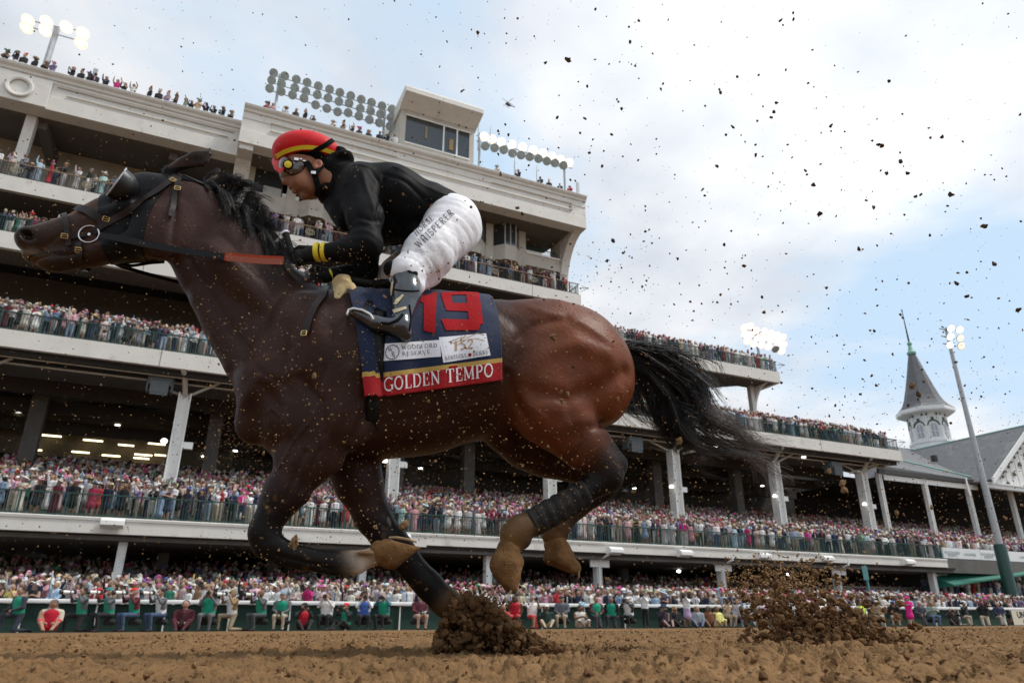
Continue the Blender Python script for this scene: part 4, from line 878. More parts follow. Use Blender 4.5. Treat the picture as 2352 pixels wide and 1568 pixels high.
# ------------------------------------------------------------------ saddle cloth draped over the back
zc = hp(900,850,0)[2]
def hull(s, th):
    h = body_bvh.ray_cast(Vector((s,0,zc)), Vector((0,-math.sin(th),math.cos(th))))
    return h[0] if h[0] is not None else None
tl, tr = hp(778,665,0)[0], hp(1112,668,0)[0]; bl_, br_ = hp(826,915,-.29)[0], hp(1160,870,-.29)[0]
NU, NV = 130, 150
def wpx(p): return proj(h2w(np.array(p)))
CV = np.zeros((NU+1, 2*NV+1, 3)); CVc = np.zeros((NU+1, 2*NV+1, 3)); arc = np.zeros((NU+1, 2*NV+1))
NAVY = np.array((.010,.020,.052)); GOLD = np.array((.50,.33,.09)); CRED = np.array((.42,.012,.018))
for i in range(NU+1):
    u = i/NU; path = []; prev = None
    for th in np.linspace(0, math.radians(128), 100):
        t = th/math.radians(112); s = (tl+(tr-tl)*u)*(1-t) + (bl_+(br_-bl_)*u)*t; q = hull(s, th)
        if q is None: continue
        n_ = Vector((0,-math.sin(th),math.cos(th))); off = .012
        fold = math.exp(-((u-.135)/.016)**2)*min(1, t*1.3); off += .006*math.sin(u*22+2*t)*t - .013*fold + .010*math.exp(-((u-.05)/.06)**2)*t
        q = np.array(q + n_*off); 
        if prev is not None and th > math.radians(95): q[1] = min(q[1], prev[1]+.0012)
        q = q + np.array([0,0,1.])*.014*max(0, 1-t*3)*min(1, max(0, (u-.45)*5))
        X_, Y_, _ = wpx(q); yb = 912 - (X_-870)*40/290 if X_ > 868 else 905+ (X_-868)*-.25
        if path and Y_ >= yb:
            _, Yp, _ = wpx(path[-1]); f_ = (yb-Yp)/max(Y_-Yp, 1e-6); path.append(path[-1]+(q-path[-1])*min(max(f_, 0), 1)); break
        path.append(q); prev = q
    path = np.array(path); L_ = np.concatenate([[0], np.cumsum(np.linalg.norm(np.diff(path, axis=0), axis=1))]); 
    dists = np.concatenate([np.linspace(L_[-1], .088, NV-14), np.linspace(.088, .071, 4)[1:], np.linspace(.071, 0, 13)[1:]])
    for j in range(NV+1):
        a = L_[-1]-dists[j]; q = np.array([np.interp(a, L_, path[:, c]) for c in range(3)])
        CV[i, NV-j] = q*[1,-1,1]; CV[i, NV+j] = q; arc[i, NV-j] = arc[i, NV+j] = L_[-1]-a
vv = CV.reshape(-1, 3); W2 = 2*NV+1; ii, jj = np.meshgrid(np.arange(NU), np.arange(2*NV), indexing='ij'); a_ = (ii*W2+jj).ravel()
qq = np.stack([a_, a_+1, a_+W2+1, a_+W2], 1)
fm = lambda n, c: mat(n, c, .8, vary=.12, scale=30, bump=.0015, bscale=60, sheen=.1, spec=.25)
row = np.minimum(jj, 2*NV-1-jj).ravel(); mi_ = np.where(row < 12, 2, np.where(row < 15, 1, 0))
cloth = link(npmesh('saddle_cloth', vv, qq[:, ::-1], True, mi=mi_), 'saddle_cloth', horse, [fm('navy_cloth', NAVY), fm('gold_braid', GOLD), fm('red_cloth', CRED*.85)])
so_ = cloth.modifiers.new('so', 'SOLIDIFY'); so_.thickness = .004; so_.offset = 1
cloth_bvh = BVHTree.FromPolygons(vv.tolist(), qq.tolist())
# lettering: strokes swept over the cloth
def stroke_pts(pts, n=6):
    out = []
    for a, b in zip(pts[:-1], pts[1:]): out += [(a[0]+(b[0]-a[0])*i/n, a[1]+(b[1]-a[1])*i/n) for i in range(n)]
    return out + [pts[-1]]
def arcp(cx, cy, rx, ry, a0, a1, n=12): return [(cx+rx*math.cos(math.radians(a0+(a1-a0)*i/n)), cy+ry*math.sin(math.radians(a0+(a1-a0)*i/n))) for i in range(n+1)]
T_, t_ = .15, .055      # thick and thin strokes in em
def ser(x, y, w=.14): return ([(x-w, y), (x+w, y)], t_)
GL = {  # width, strokes [(points, thickness)]
'G': (.80, [(arcp(.42,.5,.34,.47,48,180), .10), (arcp(.42,.5,.34,.47,180,300), .12), ([(.70,.08),(.70,.40)], T_), ser(.68,.42,.13), ([(.70,.78),(.70,.98)], t_)]),
'O': (.84, [(arcp(.42,.5,.33,.46,0,360,24), .12)]),
'L': (.66, [([(.20,.02),(.20,.98)], T_), ser(.2,.97), ([(.08,.03),(.62,.03)], t_), ([(.61,.03),(.61,.26)], t_)]),
'D': (.82, [([(.18,.02),(.18,.98)], T_), ([(.06,.97),(.40,.97)], t_), ([(.06,.03),(.40,.03)], t_), (arcp(.38,.5,.34,.46,-90,90), .12)]),
'E': (.70, [([(.20,.02),(.20,.98)], T_), ([(.08,.97),(.62,.97)], t_), ([(.08,.03),(.64,.03)], t_), ([(.2,.51),(.5,.51)], t_), ([(.61,.97),(.61,.78)], t_), ([(.63,.03),(.63,.24)], t_), ([(.5,.40),(.5,.62)], t_)]),
'N': (.86, [([(.18,.02),(.18,.98)], .08), ser(.15,.97,.1), ser(.18,.03,.12), ([(.16,.97),(.72,.03)], T_), ([(.72,.02),(.72,.98)], .08), ser(.72,.97,.12)]),
'T': (.74, [([(.37,.02),(.37,.98)], T_), ([(.04,.97),(.70,.97)], t_), ser(.37,.03), ([(.05,.97),(.05,.74)], t_), ([(.69,.97),(.69,.74)], t_)]),
'M': (1.0, [([(.16,.02),(.16,.98)], .07), ser(.14,.97,.1), ser(.16,.03,.11), ([(.16,.97),(.5,.10)], T_), ([(.5,.10),(.84,.97)], .07), ([(.84,.02),(.84,.98)], T_), ser(.86,.97,.1), ser(.84,.03,.13)]),
'P': (.70, [([(.20,.02),(.20,.98)], T_), ser(.2,.03), ([(.08,.97),(.40,.97)], t_), ([(.2,.48),(.40,.48)], t_), (arcp(.38,.725,.23,.245,-90,90), .12)]),
'R': (.80, [([(.20,.02),(.20,.98)], T_), ser(.2,.03), ([(.08,.97),(.40,.97)], t_), ([(.2,.50),(.40,.50)], t_), (arcp(.38,.735,.22,.235,-90,90), .12), ([(.40,.50),(.70,.03)], .13), ser(.72,.03,.08)]),
'W': (1.1, [([(.10,.97),(.34,.05)], T_), ([(.34,.05),(.56,.90)], .06), ([(.54,.97),(.78,.05)], T_), ([(.78,.05),(1.0,.97)], .06), ser(.1,.97,.12), ser(1.0,.97,.1)]),
'S': (.64, [(arcp(.33,.74,.22,.22,20,270), .10), (arcp(.33,.28,.23,.25,90,-160), .11), ([(.55,.78),(.55,.97)], t_), ([(.10,.22),(.10,.03)], t_)]),
'V': (.84, [([(.10,.97),(.42,.05)], T_), ([(.42,.05),(.74,.97)], .06), ser(.1,.97,.12), ser(.74,.97,.1)]),
'I': (.40, [([(.2,.02),(.2,.98)], T_), ser(.2,.97), ser(.2,.03)]),
'H': (.88, [([(.18,.02),(.18,.98)], T_), ([(.70,.02),(.70,.98)], T_), ser(.18,.97), ser(.18,.03), ser(.70,.97), ser(.70,.03), ([(.18,.5),(.70,.5)], t_)]),
'F': (.66, [([(.20,.02),(.20,.98)], T_), ser(.2,.03), ([(.08,.97),(.62,.97)], t_), ([(.2,.51),(.5,.51)], t_), ([(.61,.97),(.61,.78)], t_)]),
'K': (.82, [([(.20,.02),(.20,.98)], T_), ser(.2,.97), ser(.2,.03), ([(.66,.97),(.24,.45)], .06), ([(.36,.58),(.72,.03)], T_), ser(.72,.03,.1)]),
'U': (.84, [([(.18,.98),(.18,.35)], T_), (arcp(.43,.33,.25,.29,180,360), .10), ([(.68,.33),(.68,.98)], .06), ser(.18,.97), ser(.68,.97)]),
'C': (.76, [(arcp(.42,.5,.33,.46,45,315,18), .11), ([(.68,.74),(.68,.97)], t_)]),
'Y': (.80, [([(.10,.97),(.40,.48)], .12), ([(.70,.97),(.40,.48)], .06), ([(.40,.48),(.40,.03)], T_), ser(.4,.03), ser(.1,.97,.1), ser(.7,.97,.1)]),
'B': (.76, [([(.20,.02),(.20,.98)], T_), ([(.08,.97),(.38,.97)], t_), ([(.2,.52),(.38,.52)], t_), ([(.08,.03),(.38,.03)], t_), (arcp(.36,.745,.2,.225,-90,90), .11), (arcp(.36,.275,.25,.245,-90,90), .12)]),
'1': (.5, [([(.26,.02),(.26,.98)], T_), ([(.26,.97),(.10,.80)], .08), ser(.26,.03)]),
'5': (.6, [([(.50,.95),(.16,.95)], .07), ([(.16,.95),(.13,.55)], .06), (arcp(.28,.32,.22,.28,110,-140), .11)]),
'2': (.62, [(arcp(.30,.70,.2,.26,170,-20), .10), ([(.49,.62),(.10,.06)], .08), ([(.08,.05),(.54,.05)], .09)]),
'A': (.84, [([(.40,.97),(.12,.03)], .06), ([(.40,.97),(.70,.03)], T_), ([(.2,.34),(.6,.34)], t_), ser(.12,.03,.1), ser(.7,.03,.1)]),
' ': (.40, [])}
def text_strokes(txt, sp=.06):
    x = 0; out = []
    for ch in txt:
        w, st = GL[ch]; out += [([(p[0]+x, p[1]) for p in s[0]], s[1]) for s in st]; x += w+sp
    return out, x
def ribbons_on(strokes, mapf, bvh, off, name, m, parent, seg=4, local=True):
    """mapf: em coords -> pixel; ribbons are shot onto the surface"""
    mb = MB()
    for pts, w in strokes:
        P = stroke_pts(pts, seg if len(pts) < 5 else 1); Vv = []
        for i, p in enumerate(P):
            a = P[max(i-1,0)]; b = P[min(i+1,len(P)-1)]; dx, dy = b[0]-a[0], b[1]-a[1]; L_ = math.hypot(dx, dy) or 1; nx, ny = -dy/L_*w/2, dx/L_*w/2
            row = [shoot(*mapf(p[0]+nx*k, p[1]+ny*k), bvh, off)[0] for k in (-1, 0, 1)]
            if any(r is None for r in row): 
                if len(Vv) >= 6: pass
                continue
            Vv += row
        n = len(Vv)//3
        if n > 1: mb.add(Vv, [f for i in range(n-1) for f in ((3*i,3*i+1,3*i+4,3*i+3),(3*i+1,3*i+2,3*i+5,3*i+4))])
    if mb.v: return mb.build(name, m, parent)
def quadmap(p00, p10, p01, sx, sy=1.0):
    return lambda x, y: (p00[0]+(p10[0]-p00[0])*x/sx+(p01[0]-p00[0])*y/sy, p00[1]+(p10[1]-p00[1])*x/sx+(p01[1]-p00[1])*y/sy)
def patch_on(c, bvh, off, name, m, parent, nu=14, nv=6):
    (x0,y0),(x1,y1),(x2,y2),(x3,y3) = c; VV = []
    for j in range(nv+1):
        for i in range(nu+1):
            u, v = i/nu, j/nv; x = (x0*(1-u)+x1*u)*(1-v)+(x3*(1-u)+x2*u)*v; y = (y0*(1-u)+y1*u)*(1-v)+(y3*(1-u)+y2*u)*v
            p, _ = shoot(x, y, bvh, off); VV.append(p)
    if sum(p is None for p in VV) > len(VV)*.3: return None
    ok_ = [p for p in VV if p is not None]; VV = [p if p is not None else (VV[i-1] if i and VV[i-1] is not None else ok_[0]) for i, p in enumerate(VV)]
    mb = MB(); mb.add(VV, [(j*(nu+1)+i, j*(nu+1)+i+1, (j+1)*(nu+1)+i+1, (j+1)*(nu+1)+i) for j in range(nv) for i in range(nu)]); return mb.build(name, m, parent)
M_thr = mat('white_thread', (.80,.76,.78), .7, vary=.05); M_num = mat('red_number_felt', (.31,.007,.011), .8, vary=.12, spec=.12, bump=.002, bscale=70); M_lab = mat('white_label', (.72,.74,.80), .6, vary=.05)
M_ink = mat('grey_ink', (.10,.11,.14), .7); M_blkink = mat('black_ink', (.02,.02,.025), .7); M_tan = mat('tan_ink', (.42,.26,.13), .7)
st, wd_ = text_strokes('GOLDEN TEMPO', .05)
ribbons_on(st, quadmap((883,899),(1134,864),(882,868), wd_), cloth_bvh, .0032, 'horse_name_lettering', M_thr, cloth)
# number 19 as broad felt strokes
for c in ([(973,682),(1003,671),(999,766),(973,760)], [(965,683),(975,674),(975,694),(969,697)]): patch_on(c, cloth_bvh, .003, 'number_felt', M_num, cloth, 12, 30)
for c in ([(1013,672),(1100,670),(1100,677),(1014,679)], [(1012,675),(1036,675),(1042,712),(1024,712)], [(1022,697),(1078,697),(1078,716),(1026,714)], [(1070,672),(1100,672),(1110,745),(1078,745)], [(1013,733),(1108,736),(1098,759),(1024,759)]): patch_on(c, cloth_bvh, .0031, 'number_felt', M_num, cloth, 24, 24)
l1 = patch_on([(879,790),(1010,781),(1013,819),(881,829)], cloth_bvh, .0028, 'sponsor_label', M_lab, cloth)
l2 = patch_on([(1008,775),(1116,766),(1126,816),(1018,833)], cloth_bvh, .0028, 'race_label', M_lab, cloth)
for txt, a, b, c in (('WOODFORD',(922,803.5),(1006,798),(921,794)),('RESERVE',(923,817),(990,812.5),(922,808))):
    st, w_ = text_strokes(txt, .12); ribbons_on(st, quadmap(a, b, c, w_), cloth_bvh, .0045, 'lettering', M_ink, l1, seg=2)
ribbons_on([(arcp(0,0,1,1,0,360,28), .12)], quadmap((901,809),(916.5,808),(901.5,793), 1), cloth_bvh, .0045, 'round_logo', M_ink, l1, seg=1)
for txt, a, b, c in (('W',(891,808),(903,807),(890.5,799)),('R',(899,818),(908,817),(898.5,808))):
    st, w_ = text_strokes(txt, .1); ribbons_on(st, quadmap(a, b, c, w_), cloth_bvh, .0045, 'lettering', M_ink, l1, seg=2)
st, w_ = text_strokes('152', .08); ribbons_on([(s, w*1.25) for s, w in st], quadmap((1040,806),(1090,800),(1040,784), w_), cloth_bvh, .0045, 'lettering', M_tan, l2, seg=3)
st, w_ = text_strokes('KENTUCKY', .08); ribbons_on(st, quadmap((1022,828),(1072,820.5),(1021,818.5), w_), cloth_bvh, .0045, 'lettering', M_ink, l2, seg=2)
st, w_ = text_strokes('DERBY', .08); ribbons_on(st, quadmap((1086,818.5),(1122,813),(1085,809), w_), cloth_bvh, .0045, 'lettering', M_ink, l2, seg=2)
ribbons_on([(arcp(0,0,.5,.5,0,360,12), 1)], quadmap((1079,815),(1083,814.5),(1079,811), 1), cloth_bvh, .0045, 'rose_mark', M_num, l2, seg=1)
ribbons_on([([(0,.5),(.3,.75),(.55,.72),(.8,.95),(1.0,.75)], .045), ([(.25,.2),(.5,.55),(.75,.55),(1.0,.3)], .04), ([(.05,.35),(.3,.5),(.5,.95)], .035)], quadmap((1030,800),(1112,791),(1030,772), 1), cloth_bvh, .004, 'galloping_outline', M_tan, l2, seg=4)
patch_on([(1030,841),(1050,839),(1050,845),(1031,847)], cloth_bvh, .003, 'small_label', M_num, cloth, 4, 2)
# girth round the barrel
gv = []; gs0, gs1 = hp(838,990,-.26)[0], hp(868,990,-.26)[0]
for i in range(61):
    th = math.radians(60+240*i/60)
    for s in (gs0, gs1):
        h = hull(s, th); d_ = Vector((0,-math.sin(th),math.cos(th))); c_ = Vector((s,0,zc)); r_ = min((h-c_).length, .345 if abs(math.sin(th)) < .75 else .30); gv.append(c_ + d_*(r_+.008))
mb = MB(); mb.add(gv, [(2*i,2*i+1,2*i+3,2*i+2) for i in range(60)]); g_ = mb.build('girth', M_black, horse, smooth=True); so_ = g_.modifiers.new('so','SOLIDIFY'); so_.thickness = .006; so_.offset = 0
# saddle, chamois roll, stirrup irons
sd = [jc((800,668,0),(880,676,0),24,20,k=.03,w=2.6), jc((880,676,0),(960,668,0),20,24,k=.03,w=2.8), jc((840,700,-.17),(860,760,-.235),34,20,k=.03,w=.5), jc((840,700,.17),(860,760,.235),34,20,k=.03,w=.5)]
v, q, _ = sdf_build(sd, .009, 2); saddle = link(npmesh('saddle', v, q), 'saddle', horse, [M_black])
ch = [jc((782,655,-.09),(776,690,-.17),17,12,k=.03,w=1.6), jc((782,655,.09),(776,690,.17),17,12,k=.03,w=1.6), jc((790,650,-.09),(790,648,.09),18,18,k=.03), jc((800,655,-.14),(822,690,-.20),12,7,k=.03)]
v, q, _ = sdf_build(ch, .007, 1); v += ((vnoise(v, 4, 26)-.5)*.016)[:, None]; link(npmesh('chamois_pad', v, q), 'chamois_pad', saddle, [mat('chamois', (.62,.47,.24), .9, vary=.15, scale=20, bump=.004)])
for sg in (-1, 1):
    L0 = .315
    strap([(850,690,sg*.24),(838,708,sg*.30),(830,722,sg*L0)], .02, 'stirrup_leather', M_black, saddle, free=True)
    c = [(798,722),(800,712),(812,708),(832,712),(850,722),(858,734)]; mb = MB(); mb.tube([Vector(hp(x,y,sg*(L0+.028))) for x,y in c], .0055, 8)
    mb.tube([Vector(hp(x,y,sg*(L0-.05))) for x,y in c], .0055, 8); mb.tube([Vector(hp(798,722,sg*(L0+.028))), Vector(hp(798,722,sg*(L0-.05)))], .005, 8); mb.tube([Vector(hp(858,734,sg*(L0+.03))), Vector(hp(858,734,sg*(L0-.05)))], .008, 8)
    mb.build('stirrup', M_steel, saddle, smooth=True)
# ------------------------------------------------------------------ mane and tail: tapering strands
def strands(name, roots, guides, n, r0, spread, m, parent, seed, segs=12, wav=.01, short=False):
    """guides: list of polylines (K,3) ; each strand blends two neighbouring guides"""
    R = np.random.default_rng(seed); VV = []; QQ = []; base = 0; NC = max(6, n//16); CL = [(R.uniform(0, len(guides)-1.001), R.normal(0, 1, 3)*spread[0], R.normal(0, 1, 3)*spread[1], (R.uniform(.38, .70) if R.random() < .74 else R.uniform(.7, 1.02)) if short else R.uniform(.6, 1.05), R.uniform(0, 6.28, 3), R.uniform(1.5, 4)) for _ in range(NC)]
    G_ = np.array(guides); K = G_.shape[1]; tt = np.linspace(0, 1, segs)
    for s in range(n):
        g, o1_, o2_, cl_, ph, fq = CL[R.integers(NC)]; g = min(max(g + R.normal(0, .03), 0), len(G_)-1.001); i = int(g); f = g-i; g2 = G_[i]*(1-f) + G_[min(i+1, len(G_)-1)]*f
        L_ = cl_*R.uniform(.8, 1.04)
        x = np.clip(tt*L_*(K-1), 0, K-1.001); k = x.astype(int); fr = (x-k)[:, None]
        # catmull-rom for smooth curves
        p0, p1, p2, p3 = g2[np.maximum(k-1, 0)], g2[k], g2[np.minimum(k+1, K-1)], g2[np.minimum(k+2, K-1)]
        P = .5*((2*p1) + (-p0+p2)*fr + (2*p0-5*p1+4*p2-p3)*fr**2 + (-p0+3*p1-3*p2+p3)*fr**3)
        fr_ = R.random() < .08; off = o1_ + R.normal(0, 1, 3)*spread[0]*.38; off2 = o2_ + R.normal(0, 1, 3)*spread[1]*(.5 if fr_ else .16)
        P = P + off + np.outer(tt**1.3, off2) + np.sin(tt[:, None]*fq*2+ph)*wav*tt[:, None]
        d = np.gradient(P, axis=0); d /= np.linalg.norm(d, axis=1)[:, None]+1e-9; u = np.cross(d, [0.2, 1, .1]); u /= np.linalg.norm(u, axis=1)[:, None]+1e-9; w = np.cross(d, u)
        rr = r0*R.uniform(.6, 1.3)*(1-tt*.6)
        ring = np.stack([P + (u*math.cos(a)+w*math.sin(a))*rr[:, None] for a in (0, 2.09, 4.19)], 1).reshape(-1, 3)
        VV.append(ring); a = base + np.arange(segs-1)[:, None]*3 + np.arange(3)[None]; b = base + np.arange(segs-1)[:, None]*3 + (np.arange(3)[None]+1) % 3
        QQ.append(np.stack([a, b, b+3, a+3], -1).reshape(-1, 4)); base += 3*segs
    return link(npmesh(name, np.concatenate(VV), np.concatenate(QQ)), name, parent, [m])
M_hair = mat('black_horsehair', (.010,.008,.0075), .38, vary=.3, scale=6, spec=.35); M_hairb = mat('brown_hair_ends', (.045,.022,.017), .5, vary=.3, scale=6)
mg = []
for (x, y), pl in (((470,425), [(486,412),(500,404),(488,398)]), ((500,450), [(530,415),(548,420),(575,428)]), ((530,484), [(560,440),(590,450),(612,470)]), ((562,522), [(580,468),(600,480),(612,510)]), ((592,553), [(600,500),(622,520),(640,545)]), ((620,575), [(622,540),(640,555),(655,585)]), ((640,590), [(636,560),(650,570),(662,590)])):
    mg.append([hp(x, y+14, -.0), hp(x+4, y-2, 0), *[hp(a, b, 0.) for a, b in pl]])
strands('mane', None, mg, 1500, .0014, (.012, .024), M_hair, horse, 3, segs=11, wav=.012)
mg2 = []
for (x, y) in ((470,425),(510,460),(550,508),(590,552),(625,582)):
    mg2.append([hp(x, y+6, 0), hp(x+14, y+0, -.03), hp(x+28, y+14, -.055), hp(x+36, y+38, -.07), hp(x+40, y+62, -.075)])
strands('mane', None, mg2, 800, .0013, (.010, .018), M_hair, horse, 4, segs=10, wav=.012)
tg = []
for l, pl in ((-.03, [(1425,795),(1470,800),(1540,815),(1600,850),(1625,900),(1640,940),(1700,975),(1770,1010)]), (.0, [(1430,800),(1480,820),(1545,860),(1590,910),(1610,960),(1660,1000),(1730,1035),(1810,1070)]),
              (.0, [(1432,812),(1480,850),(1530,905),(1550,955),(1570,1000),(1610,1035),(1680,1055),(1770,1075)]), (.03, [(1430,825),(1465,870),(1500,925),(1520,965),(1545,995),(1580,1015),(1630,1030),(1690,1045)])):
    tg.append([hp(x, y, l) for x, y in pl])
strands('tail', None, tg, 2700, .0018, (.018, .036), M_hair, horse, 5, segs=20, wav=.03, short=True)
tb = [[hp(x, y, 0) for x, y in pl] for pl in ([(1600,960),(1650,1000),(1710,1030),(1760,1055),(1830,1085)], [(1640,960),(1690,985),(1740,1010),(1790,1045),(1815,1100)])]
strands('tail', None, tb, 200, .0011, (.03, .05), M_hairb, horse, 6, segs=12, wav=.03)
tc_ = [[hp(x, y, 0) for x, y in pl] for pl in ([(1445,850),(1440,900),(1450,940),(1500,960),(1560,965)], [(1440,830),(1470,900),(1490,950),(1520,985),(1600,1000)])]
strands('tail', None, tc_, 260, .0008, (.018, .02), M_hair, horse, 7, segs=12, wav=.02)
v, q, _ = sdf_build(chain([(1425,795,0,22),(1470,808,0,20),(1530,838,0,16),(1570,880,0,6)], k=.02), .007, 1); link(npmesh('tail_dock', v, q), 'tail_dock', horse, [M_hair])
# ================================================================== the jockey
jock = empty('person', P0, -HA, label='jockey in red helmet, black jacket and white breeches crouched over the galloping bay horse', cat='jockey')
SKIN = (.30,.145,.085)
M_skin = mat('tan_skin', rough=.52, vary=.20, scale=30, bump=.0010, bscale=120, spec=.28, attr=True)
M_jack = mat('black_jacket', (.0065,.0067,.0075), .62, vary=.25, scale=9, bump=.003, bscale=16, sheen=.0, spec=.10)
M_gait = mat('black_knit', (.0065,.0065,.007), .9, vary=.3, scale=30, bump=.003, bscale=80, spec=.12)
M_brch = mat('white_breeches', (.73,.73,.76), .6, vary=.05, scale=8, bump=.006, bscale=14)
M_helm = mat('red_helmet_cover', (.60,.008,.012), .5, vary=.08, scale=6, spec=.25, bump=.0015, bscale=30)
M_yel = mat('yellow_band', (.85,.66,.04), .5, vary=.06)
M_boot = mat('black_patent_boot', (.012,.018,.026), .16, vary=.3, scale=6, spec=.8, coat=.4)
M_glove = mat('black_glove', (.010,.010,.010), .7, vary=.3, scale=20, bump=.002, spec=.2)
M_gogl = mat('brown_goggle_lens', (.035,.016,.012), .06, vary=.1, spec=.9, coat=.6)
def sdfobj(name, prims, h, m, par, relax=1, noise=0, nf=20, cols=None, nrm=False):
    v, q, lab = sdf_build(prims, h, relax)
    if noise: v = v + ((vnoise(v, 21, nf)-.5)*noise)[:, None]*np.array([.6,.8,.6])
    return link(npmesh(name, v, q, True, cols), name, par, [m]), v, q
nl, fl_ = -1, 1
def torso(g=1.0): return [jc((832,452,0),(900,473,0), 66*g, 76*g, k=.05, w=1.55), jc((900,473,0),(985,497,0), 76*g, 60*g, k=.05, w=1.35), je((832,432,-.10), 50*g, 48*g, 56*g, k=.05, ang=0), je((832,432,.10), 50*g, 48*g, 56*g, k=.05, ang=0)]
def arm(s_, g=1.0):
    if s_ < 0: return [jc((822,432,-.155),(838,500,-.215), 47*g, 40*g, k=.04), jc((838,500,-.215),(846,562,-.25), 40*g, 31*g, k=.03), jc((846,564,-.25),(800,578,-.215), 33*g, 28*g, k=.03), jc((800,578,-.215),(742,578,-.165), 28*g, 18*g, k=.02)]
    return [jc((822,440,.155),(840,540,.20), 45*g, 36*g, k=.04), jc((840,540,.20),(838,618,.22), 36*g, 27*g, k=.03), jc((838,622,.22),(765,632,.13), 25*g, 16*g, k=.02)]
def hips(g=1.0): return [jc((1022,512,0),(1010,500,0), 66*g, 60*g, k=.05, w=1.3), je((1046,512,-.075), 58*g, 62*g, 46*g, k=.05), je((1046,512,.075), 58*g, 62*g, 46*g, k=.05)]
def leg_(s_, g=1.0):
    l0, l1 = s_*.10, s_*.235; dx = 0 if s_ < 0 else -22
    return [jc((1036,522,l0),(985,582,s_*.18), 64*g, 56*g, k=.05, w=.95), jc((985,582,s_*.18),(936+dx,628,l1), 56*g, 41*g, k=.04, w=.95)]
def shin(s_, g=1.0):
    dx = 0 if s_ < 0 else -22; l1, l2 = s_*.245, s_*.315
    return [jc((934+dx,632,l1),(934+dx,675,s_*.27), 38*g, 33*g, k=.02, w=.9), jc((934+dx,675,s_*.27),(920+dx,742,l2), 33*g, 22*g, k=.02, w=.9)]
def foot(s_, g=1.0):
    dx = 0 if s_ < 0 else -22; l2 = s_*.315
    return [jc((924+dx,752,l2),(932+dx,768,l2), 23*g, 17*g, k=.02), jc((920+dx,754,l2),(862+dx,742,l2-.0), 22*g, 17*g, k=.02), jc((862+dx,742,l2),(812+dx,716,l2), 18*g, 12*g, k=.015)]
# head
def skull(): return [je((700,366,0), 50, 48, 44, k=.02), je((688,402,0), 36, 42, 34, k=.03, ang=-14), je((693,428,0), 25, 20, 26, k=.02), je((712,438,0), 24, 18, 27, k=.02), je((700,450,0), 13, 9, 11, k=.010),
    jc((662,396,0),(653,414,0), 5.5, 6, k=.010), je((654,419,0), 6.5, 5.0, 7.5, k=.006), je((662,420,-.011), 5, 4, 4.5, k=.005), je((662,420,.011), 5, 4, 4.5, k=.005),
    je((671,430,0), 7.5, 4.5, 10, k=.005, ang=-20), je((678,439,0), 7.5, 5, 9, k=.005, ang=-25), jc((652,384,0),(690,378,-.055), 9, 9, k=.02), je((698,412,-.040), 20, 18, 12, k=.02), je((698,412,.040), 20, 18, 12, k=.02),
    jc((664,426,0),(668,425,-.012), 1.6, 1.4, k=.003, op='sub'), jc((674,434.5,-.020),(667,434.5,0), 1.5, 2.0, k=.003, op='sub'), jc((674,434.5,.020),(667,434.5,0), 1.5, 2.0, k=.003, op='sub'), je((682,449,0), 8, 4, 14, k=.01, op='sub', ang=-20), je((664,422,-.014), 2, 1.6, 2, k=.002, op='sub'),
    je((729,378,-.080), 10, 15, 5, k=.006, ang=14), je((731,377,-.090), 5.5, 9, 5, k=.004, ang=14, op='sub'), je((729,378,.080), 10, 15, 5, k=.006, ang=14),
    jc((718,400,0),(770,425,0), 34, 38, k=.03)]
def hand(s_, wr, kn, r=1.0):
    """palm from the wrist toward the knuckles; four fingers curl round the rein, thumb on top"""
    (wx, wy, wl), (kx, ky, kl) = wr, kn; P_ = [jc(wr, ((wx+kx)/2, (wy+ky)/2, (wl+kl)/2), 14*r, 16*r, k=.012, w=.8), jc(((wx+kx)/2, (wy+ky)/2, (wl+kl)/2), kn, 16*r, 14*r, k=.012, w=.8)]
    for i, (dy, L_) in enumerate(((-11,1.0),(-3.5,1.1),(4,1.03),(11,.85))):
        a = (kx-1, ky+dy, kl+.004*i*s_); b = (kx-13*L_, ky+dy+3, kl-s_*.014); c = (kx-12*L_, ky+dy+8, kl-s_*.040); d = (kx-1, ky+dy+9, kl-s_*.050)
        P_ += [jc(a, b, 5.6*r, 5.2*r, k=.003), jc(b, c, 5.2*r, 4.8*r, k=.003), jc(c, d, 4.8*r, 4.0*r, k=.003)]
    P_ += [jc((wx*.55+kx*.45, (wy+ky)/2-12, (wl+kl)/2-s_*.01), (kx-2, ky-19, kl-s_*.018), 7*r, 6*r, k=.006), jc((kx-2, ky-19, kl-s_*.018), (kx-14, ky-14, kl-s_*.03), 6*r, 4.6*r, k=.004)]
    return P_
nh = ((742,578,-.165), (690,588,-.15)); fh = ((765,632,.13), (728,634,.10))
bodyp = torso(.9) + arm(-1,.72) + arm(1,.72) + hips(.92) + leg_(-1,.9) + leg_(1,.9) + shin(-1,.88) + shin(1,.88) + foot(-1,.85) + foot(1,.85) + skull() + hand(-1,*nh,.9) + hand(1,*fh,.9) + [jc((760,422,0),(840,450,0), 30, 46, k=.04)]
v, q, _ = sdf_build(bodyp, .0046, 1); cc = np.tile(np.array((.30,.135,.078)), (len(v), 1)); cc *= (.9+.2*vnoise(v, 3, 40))[:, None]
